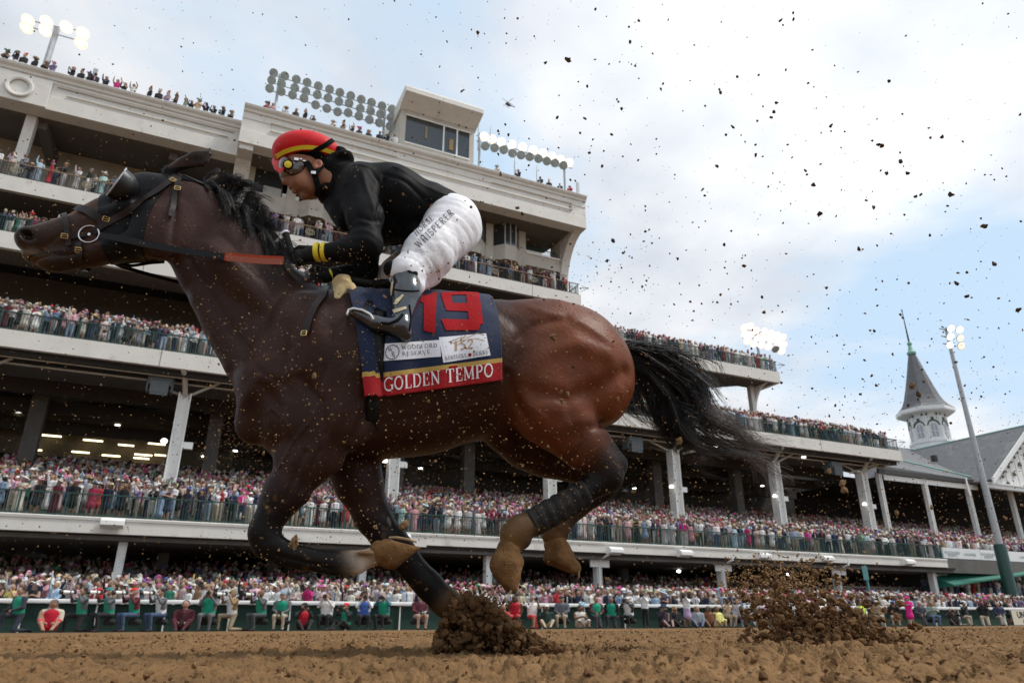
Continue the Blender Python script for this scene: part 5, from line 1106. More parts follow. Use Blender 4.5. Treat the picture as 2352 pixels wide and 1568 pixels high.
for pr_, c_, f_ in ((je((671,430,0), 8, 4.5, 11, ang=-20), (.26,.075,.055), .003), (je((678,439,0), 8, 5, 10, ang=-25), (.27,.08,.06), .003), (je((654,418,0), 8, 7, 9), (.36,.15,.09), .012), (je((700,414,-.05), 16, 13, 12), (.40,.19,.12), .012), (je((700,447,0), 20, 9, 24), (.20,.095,.06), .006), (je((730,377,-.08), 9, 13, 7), (.36,.13,.09), .004)):  # lips redder; lit nose and cheek highlight painted into the skin colour
    w_ = np.clip(1-sdist(pr_, v)/f_, 0, 1)[:, None]; cc = cc*(1-w_*.8) + np.array(c_)*w_*.8
link(npmesh('body', v, q, True, cc), 'body', jock, [M_skin])
# helmet: dome, peak, band, straps
hel = [je((703,353,0), 75, 45, 64, k=.02, ang=-4), je((745,362,0), 34, 27, 54, k=.03, ang=-20), je((698,404,0), 78, 36, 100, k=.008, ang=-6, op='sub')]
ho, hv, hq = sdfobj('helmet', hel, .006, M_helm, jock, 2)
sdfobj('helmet_liner', [je((706,366,0), 56, 26, 56, k=.02, ang=-6), je((736,374,0), 30, 22, 48, k=.02, ang=-20)], .007, M_gait, jock, 1)
hbvh = BVHTree.FromPolygons(hv.tolist(), hq.tolist())
strap([(634,360),(652,349),(674,342),(694,338.5),(716,338.5),(742,343),(770,353)], 9.5*hr(700,350,-.1,1), 'yellow_band', M_yel, ho, bvh=hbvh, off=.0012, t=.0012, mirror=True)
strap([(690,358),(712,352),(726,345),(744,336),(757,327),(764,323)], 11*hr(700,350,-.1,1), 'goggle_strap', M_gait, ho, bvh=hbvh, off=.0026, t=.003, mirror=True)
pk = MB(); nn_ = 20; VV = []
ro = np.array([(-.066,664,366),(-.055,660,366),(-.04,654,364),(0,642,358),(.04,640,352),(.075,650,346),(.09,664,346)]); ou = np.array([(-.070,656,378),(-.066,648,391),(-.055,643,396),(-.01,629,386),(.04,623,371),(.08,634,358),(.093,658,350)])
for i in range(nn_+1):
    t = i/nn_*6; a_ = np.array([np.interp(t, range(7), ro[:, c]) for c in range(3)]); b_ = np.array([np.interp(t, range(7), ou[:, c]) for c in range(3)])
    VV += [hp(a_[1],a_[2]-2,a_[0]), hp(a_[1]+2,a_[2]+4,a_[0]), hp(b_[1]+1,b_[2]+3,b_[0]), hp(b_[1],b_[2]-2,b_[0])]
pk.add(VV, [f for i in range(nn_) for f in ((4*i,4*i+1,4*i+5,4*i+4),(4*i+1,4*i+2,4*i+6,4*i+5),(4*i+2,4*i+3,4*i+7,4*i+6),(4*i+3,4*i,4*i+4,4*i+7))] + [(0,3,2,1),(4*nn_,4*nn_+1,4*nn_+2,4*nn_+3)])
pk.build('helmet_peak', M_helm, ho, smooth=True)
# goggles with round vent, silver clasp
go, gv_, gq_ = sdfobj('goggles', [je((659,392,0), 19, 27, 42, k=.01, ang=-14), je((678,389,-.050), 25, 20, 15, k=.015, ang=-5), je((678,389,.050), 25, 20, 15, k=.015, ang=-5), je((690,378,-.065), 16, 9, 8, k=.015)], .004, M_gogl, jock, 2)
gb = BVHTree.FromPolygons(gv_.tolist(), gq_.tolist())
p, nn = shoot(662, 379, gb, .004)
if p is not None:
    mb = MB(); q_ = Vector((0,0,1)).rotation_difference(nn).to_matrix().to_4x4(); q_.translation = p; mb.lathe([(.0,.0),(.0155,.0),(.016,.004),(.013,.006),(0,.006)], n=20); mb.xf(q_); mb.build('round_vent', M_yel, go, smooth=True)
    mb = MB(); mb.lathe([(.0,-.004),(.022,-.004),(.022,.001),(.0,.002)], n=20); mb.xf(q_); mb.build('vent_mount', M_gait, go, smooth=True)
for x, y, w, h_ in ((681,366,.018,.013),(691,369,.010,.006),(699,370,.010,.006)):
    p, nn = shoot(x, y, gb, .006)
    if p is None: p = Vector(hp(x, y, -.085)); nn = Vector((0,-1,0))
    mb = MB(); mb.box(-w/2, w/2, -.003, .003, -h_/2, h_/2); mb.xf(Matrix.Translation(p)); mb.build('silver_clasp', M_steel, go)
cs = strap([(704,372,-.078),(712,386,-.080),(722,400,-.078),(728,420,-.066),(731,440,-.05),(728,452,-.03)], 13*hr(700,350,-.1,1), 'chin_strap', M_gait, ho, free=True, t=.006)
mb = MB(); mb.box(-.010,.010,-.004,.004,-.007,.007); mb.xf(Matrix.Translation(Vector(hp(720,397,-.088)))); mb.build('strap_buckle', M_steel, cs)
strap([(742,380,-.078),(730,392,-.082),(722,398,-.082)], 10*hr(700,350,-.1,1), 'chin_strap', M_gait, ho, free=True, t=.005)
# neck gaiter and bunched collar
sdfobj('neck_gaiter', [jc((752,390,0),(800,430,0), 38, 48, k=.03, w=1.1), jc((738,420,0),(775,450,0), 22, 36, k=.03, w=1.1), je((778,362,0), 24, 14, 40, k=.015, ang=-10), je((788,374,-.02), 26, 16, 44, k=.015, ang=-30), je((764,366,-.03), 16, 18, 26, k=.015, ang=20), je((742,446,0), 14, 12, 40, k=.02)], .007, M_gait, jock, 1, noise=.012, nf=26)
# jacket with cuffs
jk = torso() + arm(-1) + arm(1) + [jc((800,425,0),(840,450,0), 44, 60, k=.04, w=1.2), jc((760,470,-.02),(800,500,-.06), 16, 34, k=.04), je((800,480,0), 34, 46, 60, k=.05), jc((985,490,0),(1010,500,0), 62, 62, k=.03, w=1.3), jc((930,520,-.04),(968,545,-.07), 30, 14, k=.03)]
v, q, _ = sdf_build(jk, .0075, 2)
# cloth folds: ridges round the elbow, across the back and under the arm
def folds(v, c, d, amp, fr, rad):
    c = np.array(c); d = np.array(d, float); d /= np.linalg.norm(d); r = np.linalg.norm(v-c, axis=1); w = np.exp(-(r/rad)**2); x = (v-c) @ d
    ph = vnoise(v, 31, 7)*9; return w*amp*np.sin(x*fr + ph)
N_ = vnormals(v, q); ax_ = hp(900,500,0)-hp(850,470,0)
f = folds(v, hp(842,548,-.24), (.5,.3,.8), .003, 170, .08) + folds(v, hp(900,470,-.15), (.9,0,-.5), .0035, 48, .2) + folds(v, hp(830,470,-.18), (.2,.2,1), .0018, 80, .12) + folds(v, hp(800,580,-.2), (1,0,.1), .0016, 190, .06) + (vnoise(v, 9, 10)-.5)*.014
def crease0(v, N_, lines, l):
    f = np.zeros(len(v))
    for pts, sg_, am in lines: f += am*np.exp(-(pline_d(v[:, [0, 2]], np.array([hp(x, y, l)[[0, 2]] for x, y in pts]))/sg_)**2)
    return f*np.clip((np.abs(N_[:, 1])-.1)/.4, 0, 1)
f = f + crease0(v, N_, [([(880,430),(872,480),(862,540)], .008, -.012), ([(812,400),(850,410),(875,450)], .008, -.006), ([(880,420),(930,440),(990,470)], .009, -.006), ([(870,470),(920,500),(960,545)], .009, -.006), ([(900,400),(960,430),(1030,452)], .006, .004), ([(820,535),(850,545),(872,535)], .006, -.006), ([(815,550),(845,558),(868,552)], .006, -.003), ([(795,450),(802,500),(812,540)], .010, -.005), ([(828,420),(845,480),(858,530)], .010, .005), ([(940,545),(975,520),(1000,490)], .007, -.005), ([(905,545),(930,510),(960,490)], .008, -.005)], -.16)
link(npmesh('jacket', v + N_*f[:, None], q), 'jacket', jock, [M_jack])
for x, w in ((729,12),(745,12)):
    mb = MB(); a = Vector(hp(x-w/2, 579.5, -.158-(x-729)*.0006)); b = Vector(hp(x+w/2, 578.5, -.164-(x-729)*.0006))
    mb.tube([a, a.lerp(b,.2), a.lerp(b,.8), b], [.034,.039,.040,.035], 20); mb.build('yellow_cuff', M_yel, jock, smooth=True)
mb = MB(); a = Vector(hp(748, 632, .118)); b = Vector(hp(765, 633, .13)); mb.tube([a, a.lerp(b,.2), a.lerp(b,.8), b], [.028,.031,.032,.029], 16); mb.build('yellow_cuff', M_yel, jock, smooth=True)
sdfobj('glove', hand(-1,*nh,1.05), .004, M_glove, jock, 1); sdfobj('glove', hand(1,*fh,1.05), .004, M_glove, jock, 1)
# breeches with pulled creases
br = hips() + leg_(-1) + leg_(1) + [jc((936,632,-.24),(950,655,-.25), 40, 28, k=.03), jc((914,632,.24),(925,655,.25), 40, 28, k=.03), jc((1050,540,-.08),(1000,610,-.16), 34, 14, k=.05), jc((990,640,-.17),(968,662,-.20), 18, 9, k=.03)]
v, q, _ = sdf_build(br, .0075, 2); N_ = vnormals(v, q)
f = folds(v, hp(1045,500,-.15), (.35,.2,.9), .0010, 130, .14) + folds(v, hp(950,625,-.25), (.75,0,-.6), .0026, 150, .08) + folds(v, hp(1010,600,-.2), (.6,0,.75), .0013, 105, .13) + folds(v, hp(985,560,-.2), (.85,.1,.5), .0012, 170, .12) + (vnoise(v, 19, 11)-.5)*.010
def crease(v, N_, lines, l):
    f = np.zeros(len(v))
    for pts, sg_, am in lines: f += am*np.exp(-(pline_d(v[:, [0, 2]], np.array([hp(x, y, l)[[0, 2]] for x, y in pts]))/sg_)**2)
    return f*np.clip((np.abs(N_[:, 1])-.1)/.4, 0, 1)
f = f + crease(v, N_, [([(1000,500),(1040,505),(1085,530)], .006, -0.0021), ([(1004,520),(1050,532),(1096,560)], .006, -0.0017), ([(985,548),(1040,560),(1088,590)], .006, -0.0017), ([(962,585),(1005,580),(1060,600)], .006, -0.0021), ([(925,600),(965,612),(1010,650)], .006, -0.0029), ([(915,618),(950,632),(985,665)], .006, -0.0025), ([(1010,470),(1050,468),(1090,500)], .006, -0.0017), ([(1020,640),(1050,600),(1090,560)], .010, -.007), ([(935,640),(950,620),(945,600)], .005, -0.0021), ([(1025,560),(1010,610),(990,650)], .007, 0.0017), ([(958,600),(980,630)], .007, 0.0021)], -.17)
v = v + N_*f[:, None]; brc = link(npmesh('breeches', v, q), 'breeches', jock, [M_brch]); bb = BVHTree.FromPolygons(v.tolist(), q.tolist())
st, w_ = text_strokes('WHISPERER', .16); ribbons_on([(s, w*.8) for s, w in st], quadmap((963,572),(1046,490),(951,560), w_), bb, .003, 'leg_lettering', M_blkink, brc, seg=3)
st, w_ = text_strokes('HORSE', .16); ribbons_on([(s, w*.8) for s, w in st], quadmap((957,544),(999,503),(949,533), w_), bb, .003, 'leg_lettering', M_blkink, brc, seg=3)
# boots with silver and gold flashes
for s_ in (-1, 1):
    bo, bv_, bq_ = sdfobj('boot', shin(s_) + foot(s_), .0055, M_boot, jock, 2)
    if s_ < 0:
        B_ = BVHTree.FromPolygons(bv_.tolist(), bq_.tolist())
        pale = mat('silver_gold_print', (.62,.52,.32), .35, metal=.3, vary=.3, scale=40)
        for c in ([(900,648),(905,648),(901,680),(897,676)], [(896,690),(905,694),(903,722),(895,725)], [(904,698),(924,676),(928,679),(912,700)], [(902,712),(932,704),(934,709),(906,720)], [(908,690),(918,682),(920,686),(909,697)]): patch_on(c, B_, .003, 'boot_print', pale, bo, 8, 8)
        mb = MB(); strap([(906,665),(925,668),(945,669),(962,668)], .006, 'boot_seam', M_gait, bo, bvh=B_, off=.001, t=.002); strap([(875,742),(895,744),(915,735),(925,722)], .010, 'boot_strap', M_gait, bo, bvh=B_, off=.001, t=.003); strap([(940,700),(944,730),(940,760)], .006, 'boot_seam', M_gait, bo, bvh=B_, off=.001, t=.002)
# black stocking between breeches and boot, whip
sdfobj('knee_patch', [jc((900,618,-.245),(935,640,-.25), 20, 36, k=.02, w=.95)], .006, M_gait, jock, 1)
wh = empty('riding_whip', P0, -HA, label='short black riding whip upright beside the gloved hand of the jockey', cat='whip')
mb = MB(); mb.tube([Vector(hp(656,537,-.12)), Vector(hp(664,560,-.135)), Vector(hp(672,582,-.15))], [.014,.012,.011], 10); mb.build('handle', M_glove, wh, smooth=True)
mb = MB(); mb.tube([Vector(hp(655,534,-.118)), Vector(hp(656.5,538,-.12))], [.017,.017], 10); mb.build('cap', M_lab, wh, smooth=True)
mb = MB(); mb.tube([Vector(hp(672,582,-.15)), Vector(hp(678,600,-.155)), Vector(hp(684,616,-.15))], [.008,.005,.004], 8); mb.build('shaft', M_glove, wh, smooth=True)
# ================================================================== people
SK, TOP, BOT, SHOE, HAIR, HAT, BLK_, ACC, LIP = range(9)
def person_prims(pose='down', dress=0, hair=0, hat=None, seat=0, h=1.0, slim=1.0, vest=False):
    """standing figure, feet at z=0, facing -Y; seat: 0 standing, 1 on a low stool, 2 on the ground, 3 kneeling"""
    P = []; dz = (0, -.42, -.78, -.42)[seat]
    hz = .93+dz
    if seat == 0:
        for s in (-1, 1):
            P += [cone((s*.09,0,.90),(s*.105,.01,.50),.098,.072,BOT,.02), cone((s*.105,.01,.50),(s*.11,.02,.10),.068,.050,SK if dress else BOT,.02), cone((s*.105,.03,.05),(s*.115,-.12,.04),.042,.035,SHOE,.01)]
        if dress: P += [cone((0,0,1.0),(0,.0,.62 if dress == 1 else .25),.125,.22,BOT,.03,(1,.8,1))]
    elif seat == 1:
        for s in (-1, 1): P += [cone((s*.09,0,.50),(s*.14,-.40,.52),.088,.068,BOT,.02), cone((s*.14,-.41,.50),(s*.13,-.34,.10),.058,.042,SK if dress else BOT,.02), cone((s*.13,-.34,.05),(s*.14,-.48,.04),.042,.035,SHOE,.01)]
        P += [cone((-.17,.05,.30),(.17,.05,.30),.10,.10,BLK_,.01)]
    elif seat == 2:
        for s in (-1, 1): P += [cone((s*.09,0,.12),(s*.20,-.36,.34),.088,.066,BOT,.02), cone((s*.20,-.36,.34),(s*.08,-.60,.08),.058,.042,SK if dress else BOT,.02), cone((s*.08,-.60,.06),(s*.10,-.72,.06),.042,.035,SHOE,.01)]
    else:
        P += [cone((-.09,0,.50),(-.12,-.36,.50),.09,.07,BOT,.02), cone((-.12,-.37,.50),(-.12,-.36,.10),.060,.044,SK if dress else BOT,.02), cone((-.12,-.36,.05),(-.13,-.50,.04),.042,.035,SHOE,.01),
              cone((.09,0,.48),(.12,-.12,.10),.09,.065,BOT,.02), cone((.12,-.12,.08),(.13,.30,.07),.06,.045,BOT,.02), cone((.13,.30,.06),(.13,.40,.03),.04,.035,SHOE,.01)]
    lean = (0, -.10, -.06, -.06)[seat]
    def L(x, y, z): return (x*slim, y+lean*max(0, (z-.95))*1.6, z+dz)
    P += [cone(L(0,0,.98),L(0,-.01,1.15),.140,.142,TOP,.03,(1.15*slim,.82,1)), cone(L(0,-.01,1.15),L(0,0,1.34),.142,.148,TOP,.03,(1.26*slim,.82,1)), cone(L(-.15,0,1.40),L(.15,0,1.40),.070,.070,TOP,.03), ell(L(0,0,.95),(.16*slim,.12,.12),BOT,.03)]
    if vest: P += [cone(L(0,-.005,1.02),L(0,-.01,1.33),.142,.150,ACC,.01,(1.15*slim,.86,1)), cone(L(-.09,0,1.42),L(-.07,-.05,1.30),.055,.05,ACC,.01), cone(L(.09,0,1.42),L(.07,-.05,1.30),.055,.05,ACC,.01)]
    elif not dress: P += [cone(L(0,-.105,1.38),L(0,-.108,1.08),.035,.022,ACC,.004)]
    P += [cone(L(0,0,1.44),L(0,-.01,1.52),.052,.050,SK,.015), ell(L(0,-.02,1.625),(.086,.104,.122),SK,.012), ell(L(0,-.118,1.605),(.015,.022,.022),SK,.008), cone(L(-.035,-.105,1.645),L(.035,-.105,1.645),.012,.012,HAIR,.003), cone(L(-.02,-.112,1.565),L(.02,-.112,1.565),.008,.008,LIP,.003), cone(L(-.075,-.01,1.61),L(-.085,0,1.62),.018,.018,SK,.01), cone(L(.075,-.01,1.61),L(.085,0,1.62),.018,.018,SK,.01)]
    P += [ell(L(0,.016,1.662),(.096,.107,.105),HAIR,.004)]
    if hair == 1: P += [cone(L(0,.06,1.64),L(0,.07,1.40),.082,.075,HAIR,.02), cone(L(-.06,.03,1.62),L(-.085,.03,1.42),.035,.035,HAIR,.02), cone(L(.06,.03,1.62),L(.085,.03,1.42),.035,.035,HAIR,.02)]
    if hair == 2: P += [ell(L(0,.09,1.72),(.05,.05,.05),HAIR,.01)]
    if hat == 'brim': P += [ell(L(0,-.01,1.70),(.24,.24,.024),HAT,.01), ell(L(0,0,1.75),(.10,.105,.08),HAT,.02), ell(L(.07,-.05,1.78),(.06,.05,.05),ACC,.01)]
    if hat == 'tilt': P += [ell(L(.02,-.02,1.73),(.25,.21,.03),HAT,.01,Matrix.Rotation(.45,3,'Y').to_3x3() and np.array(Matrix.Rotation(.45,3,'Y'))), ell(L(.10,-.02,1.80),(.09,.07,.08),HAT,.02), ell(L(.16,-.04,1.84),(.05,.04,.06),ACC,.01)]
    if hat == 'fedora': P += [ell(L(0,-.01,1.70),(.155,.165,.018),HAT,.01), ell(L(0,0,1.755),(.088,.098,.075),HAT,.015), cone(L(0,0,1.715),L(0,0,1.725),.094,.094,BLK_,.004)]
    if hat == 'fasc': P += [ell(L(.05,-.03,1.76),(.09,.08,.05),HAT,.01), ell(L(.11,-.02,1.82),(.07,.05,.08),HAT,.02), ell(L(-.03,-.03,1.83),(.05,.05,.07),ACC,.02), ell(L(.03,.02,1.90),(.03,.03,.07),ACC,.02)]
    if hat == 'cap': P += [ell(L(0,.0,1.70),(.092,.105,.07),HAT,.01), ell(L(0,-.12,1.69),(.065,.075,.012),HAT,.01)]
    if hat == 'glasses': P += [cone(L(-.05,-.105,1.635),L(.05,-.105,1.635),.02,.02,BLK_,.004)]
    A = {'down': [((.21,.0,1.15),(.20,-.05,.93)),]*2, 'rail': [((.22,-.06,1.16),(.12,-.30,1.06)),((.22,-.04,1.15),(.16,-.30,1.04))], 'phone': [((.20,-.16,1.26),(.04,-.27,1.58)),((.20,-.16,1.26),(.05,-.27,1.56))],
         'clap': [((.22,-.10,1.20),(.03,-.26,1.28))]*2, 'cheer': [((.24,-.02,1.58),(.22,-.10,1.86)),((.22,-.08,1.16),(.10,-.24,1.20))], 'up2': [((.26,-.02,1.58),(.20,-.12,1.84))]*2, 'eyes': [((.24,-.12,1.34),(.09,-.12,1.60))]*2,
         'one': [((.20,-.16,1.26),(.03,-.28,1.60)),((.21,.0,1.15),(.16,-.08,.95))], 'cross': [((.22,-.06,1.17),(-.05,-.20,1.22)),((.22,-.06,1.15),(-.06,-.20,1.16))], 'lap': [((.21,-.10,1.14),(.06,-.30,1.04))]*2, 'tele': [((.20,-.20,1.34),(.05,-.34,1.52)),((.20,-.14,1.30),(.04,-.16,1.56))]}[pose]
    for s, (e, w) in zip((-1, 1), A):
        sh = L(s*.19, 0, 1.39); el = L(s*e[0], e[1], e[2]); wr = L(s*w[0], w[1], w[2])
        slv = SK if dress and rng.random() < .5 else TOP
        P += [cone(sh, el, .062, .050, slv, .02), cone(el, wr, .050, .036, slv, .015), ell(wr, (.036,.042,.052), SK, .01)]
    if pose in ('phone', 'one'): P += [cone(L(0,-.31,1.60),L(0,-.31,1.64),.030,.030,BLK_,.003,(1,.4,1.3))]
    if pose == 'eyes': P += [cone(L(-.05,-.13,1.63),L(.05,-.13,1.63),.03,.03,BLK_,.003)]
    return P
def fold_tmpl(V, amp): V = V + ((vnoise(V, 5, 11)-.5)*amp)[:, None]*np.array([1,1,.3]); return V
PAL_T = [(.78,.77,.74),(.75,.74,.72),(.70,.66,.56),(.62,.62,.60),(.55,.42,.40),(.62,.30,.34),(.70,.45,.48),(.72,.60,.58),(.30,.42,.58),(.42,.56,.66),(.02,.025,.05),(.03,.04,.08),(.012,.012,.014),(.015,.014,.014),(.02,.02,.02),(.45,.03,.04),(.30,.02,.06),(.10,.01,.02),(.55,.02,.18),(.62,.50,.32),(.25,.40,.28),(.03,.18,.12),(.30,.20,.12),(.20,.22,.25),(.35,.35,.38),(.25,.20,.35),(.70,.60,.20),(.12,.22,.40),(.40,.60,.58)]
NM_T = ['white','cream','ivory','light grey','dusty pink','rose','pink','pale pink','blue','sky blue','navy','dark blue','black','black','black','red','crimson','maroon','magenta','tan','sage green','dark green','brown','slate grey','grey','lilac','yellow','royal blue','mint']
PAL_B = [(.62,.60,.55),(.45,.38,.28),(.40,.34,.26),(.02,.022,.03),(.015,.015,.017),(.03,.04,.08),(.08,.12,.20),(.70,.68,.66),(.35,.45,.58),(.15,.15,.16)]
NM_B = ['cream trousers','khaki trousers','tan trousers','black trousers','black trousers','navy trousers','jeans','white trousers','light blue trousers','charcoal trousers']
PAL_H = [(.015,.010,.007),(.04,.022,.012),(.10,.055,.025),(.30,.20,.09),(.25,.24,.23),(.02,.012,.008)]
PAL_HAT = [(.80,.78,.72),(.72,.62,.42),(.60,.45,.25),(.65,.10,.30),(.75,.35,.45),(.02,.02,.02),(.60,.02,.03),(.10,.15,.40),(.45,.62,.70),(.80,.78,.76),(.03,.30,.18),(.30,.12,.35)]
NM_HAT = ['white','straw','tan','hot pink','pink','black','red','blue','pale blue','white','green','purple']
SKINS = [(.52,.32,.23),(.48,.28,.20),(.42,.24,.16),(.28,.15,.09),(.12,.06,.035),(.55,.36,.28)]
PT_W = np.array([11,9,6,4,2.5,3,4.5,5,3,4.5,7,6,6,4,4,2.6,1.8,1.6,1.2,2,.6,.5,1,2,2,1.2,.5,1,.7]); PT_W = PT_W/PT_W.sum(); PH_W = np.array([5,3,2,2.6,3,2,1.6,.8,1.2,4,.5,.7]); PH_W = PH_W/PH_W.sum()
def outfit(R, dress, T=None):
    ti = R.choice(len(PAL_T), p=PT_W); bi = R.integers(len(PAL_B)); hi = R.integers(len(PAL_H)); ki = R.choice(len(SKINS), p=[.3,.25,.18,.12,.07,.08]); hh = R.choice(len(PAL_HAT), p=PH_W); ai = R.integers(len(PAL_T))
    c = np.zeros((9, 3)); c[SK] = SKINS[ki]; c[LIP] = np.array(SKINS[ki])*(.8,.45,.45); c[TOP] = PAL_T[ti]; c[BOT] = PAL_T[ti] if dress else PAL_B[bi]; c[SHOE] = (.03,.02,.02); c[HAIR] = PAL_H[hi]; c[HAT] = PAL_HAT[hh]; c[BLK_] = (.02,.02,.022); c[ACC] = PAL_T[ai] if dress else [(.8,.8,.8),(.8,.8,.8),(.5,.03,.04),(.1,.15,.4),(.7,.4,.5)][R.integers(5)]
    c[SK] *= .85; return c*R.uniform(.65, 1.08), ti, bi, hh
M_crowd = mat('clothing', rough=.75, vary=.10, scale=5, attr=True, spec=.25, sheen=.1, bump=.004, bscale=14)
VAR = []
for k, (pose, dress, hair, hat) in enumerate([('down',0,0,None),('phone',0,0,None),('clap',0,0,'fedora'),('cheer',0,0,'cap'),('eyes',0,0,None),('rail',0,0,'glasses'),('cross',0,0,'fedora'),('phone',0,0,'cap'),
        ('down',1,1,'brim'),('phone',1,1,None),('clap',2,1,'tilt'),('rail',1,1,'fasc'),('cheer',2,1,None),('one',1,1,'brim'),('down',2,2,'fasc'),('rail',0,0,None),('one',0,0,'glasses'),('up2',1,1,None),('clap',1,1,'brim'),('rail',2,1,'tilt')]):
    pr = person_prims(pose, dress, hair, hat); v, q, l = sdf_build(pr, .030, 1); lo = sdf_build(pr, .052, 0); up = None
    VAR.append(dict(pose=pose, dress=dress, hat=hat, hi=(fold_tmpl(v, .02), q, l), lo=(fold_tmpl(lo[0], .02), lo[1], lo[2])))
def rot_scale(v, a, s): c, s_ = math.cos(a), math.sin(a); return np.stack([v[:,0]*c - v[:,1]*s_, v[:,0]*s_ + v[:,1]*c, v[:,2]], 1)*s
def crowd_mass(name, label, spots, seed, near=False, dark=False, big=1.0):
    R = np.random.default_rng(seed); VV, QQ, CC = [], [], []; b = 0
    for (x, y, z) in spots:
        t = VAR[R.integers(len(VAR))]; v, q, l = t['lo']; c, *_ = outfit(R, t['dress'])
        if dark and R.random() < .7: c[TOP] = (.015,.015,.018)
        s = R.uniform(.95, 1.08)*big*(.95 if t['dress'] else 1.0); a = math.radians(R.normal(-32, 22))
        vv_ = rot_scale(v, a, s); keep = vv_[:, 2] > -1; VV.append(vv_ + [x + R.normal(0, .05), y + R.normal(0, .08), z]); QQ.append(q+b); CC.append(c[l]); b += len(v)
    o = link(npmesh(name, np.concatenate(VV), np.concatenate(QQ), True, np.concatenate(CC)), name, None, [M_crowd]); return tag(o, label=label, cat='crowd', kind='stuff')
def rows(x0, x1, y0, z0, n, dy, dz, sp, seed, fill=.95, first=0):
    R = np.random.default_rng(seed); out = []
    for r in range(first, n):
        x = x0 + R.uniform(0, sp)
        while x < x1:
            if R.random() < fill: out.append((x, y0+r*dy, z0+r*dz))
            x += sp*R.uniform(.8, 1.25)
    return out
# visible wedge: leave out people who stand outside the picture
def vis(sp, m=40): return [p for p in sp if -m < proj((p[0], p[1], p[2]+1.2))[0] < 2352+m]
crowd_mass('crowd', 'dense crowd in race-day hats filling the ground level behind the white rail', vis(rows(-9, 62, 35.2, .12, 7, .62, .06, .58, 11) + rows(-9, 62, 39.9, .25, 13, .8, .14, .56, 12)), 101, big=1.06)
crowd_mass('crowd', 'packed crowd on the rising seats of the lowest raised deck', vis(rows(-11, 92, 40.1, 5.02, 20, .85, .215, .56, 13, first=1)), 102)
crowd_mass('crowd', 'spectators crowded along the third deck above the dark gallery', vis(rows(-14, 61.0, 44.65, 15.4, 6, .8, .34, .56, 14)), 103)
crowd_mass('crowd', 'spectators along the fourth deck with empty sky behind its right end', vis(rows(-16, 50.0, 47.5, 22.66, 3, .8, .34, .56, 15)), 104)
crowd_mass('crowd', 'second row of guests on the top balcony', vis(rows(-17, 29.8, 51.1, 28.2, 1, .8, .2, .6, 16, fill=.7)), 105, big=1.12)
crowd_mass('crowd', 'loose row of onlookers leaning over the roof parapet against the sky', vis(rows(-17, -1.0, 50.5, 36.45, 1, 1, 0, .58, 17, fill=.93) + rows(.8, 11.8, 49.1, 37.1, 1, 1, 0, .7, 18, fill=.8) + rows(19.8, 29.8, 49.1, 37.1, 1, 1, 0, 1.05, 19, fill=.7)), 106, dark=True, big=1.18)
crowd_mass('crowd', 'guests seated in the glazed boxes behind the green awning', [(x, 42.2, 2.0) for x in np.arange(58.6, 76, .75)] + [(24.6,53.4,30.0),(27.6,53.6,29.9)] , 107)
# individuals nearest the camera
ORD = lambda n: f"{n}{'th' if 10 <= n % 100 <= 20 else {1:'st',2:'nd',3:'rd'}.get(n % 10, 'th')}"
def individual(t, x, y, z, R, a, label_tail, group, cat='spectator', s=None, colors=None):
    c, ti, bi, hh = outfit(R, t['dress']); v, q, l = t['hi']; 
    if colors is not None:
        for k, cc in colors.items(): c[k] = cc
    s = s or R.uniform(.97, 1.07)*(1.12 if z > 20 else 1.0)*(.95 if t['dress'] else 1.0); body = l != HAT if t['hat'] in ('brim','tilt','fedora','fasc','cap') else np.ones(len(l), bool)
    me = npmesh('person', rot_scale(v, a, s), q, True, c[l]); o = link(me, 'person', None, [M_crowd], (x, y, z))
    ht = {'brim':'wide-brimmed hat','tilt':'tilted hat','fedora':'fedora','fasc':'feathered fascinator','cap':'cap','glasses':'dark glasses'}.get(t['hat'])
    d = f"{NM_T[ti]} {'dress' if t['dress'] else 'top'}"; hn = '' if not ht else (f", {NM_HAT[hh]} {ht}" if t['hat'] != 'glasses' else ', dark glasses')
    return tag(o, label=f"person in {d}{hn}, {label_tail}", cat=cat, group=group)
def line_of_people(x0, x1, y, z, sp, seed, tail, group, limit, poses=None):
    R = np.random.default_rng(seed); x = x0; n = 0
    while x < x1 and n < limit:
        px = proj((x, y, z+1.2))[0]
        if -5 < px < 2357:
            n += 1; t = VAR[R.integers(len(VAR)) if poses is None else poses[R.integers(len(poses))]]
            individual(t, x, y + R.normal(0, .06), z, R, math.radians(R.normal(-30, 20)), f"{ORD(n)} from left, {tail}", group)
        x += sp*R.uniform(.85, 1.2)
line_of_people(-7, 58, 34.6, .12, .66, 21, 'trackside rail', 'front row behind the white rail', 98)
line_of_people(-8.5, 57.6, 39.95, 5.02, .70, 22, 'lowest deck railing', 'front row at the lowest deck railing', 96)
line_of_people(-15, 30, 50.35, 28.15, .78, 23, 'top balcony', 'guests at the bronze balcony railing', 56)
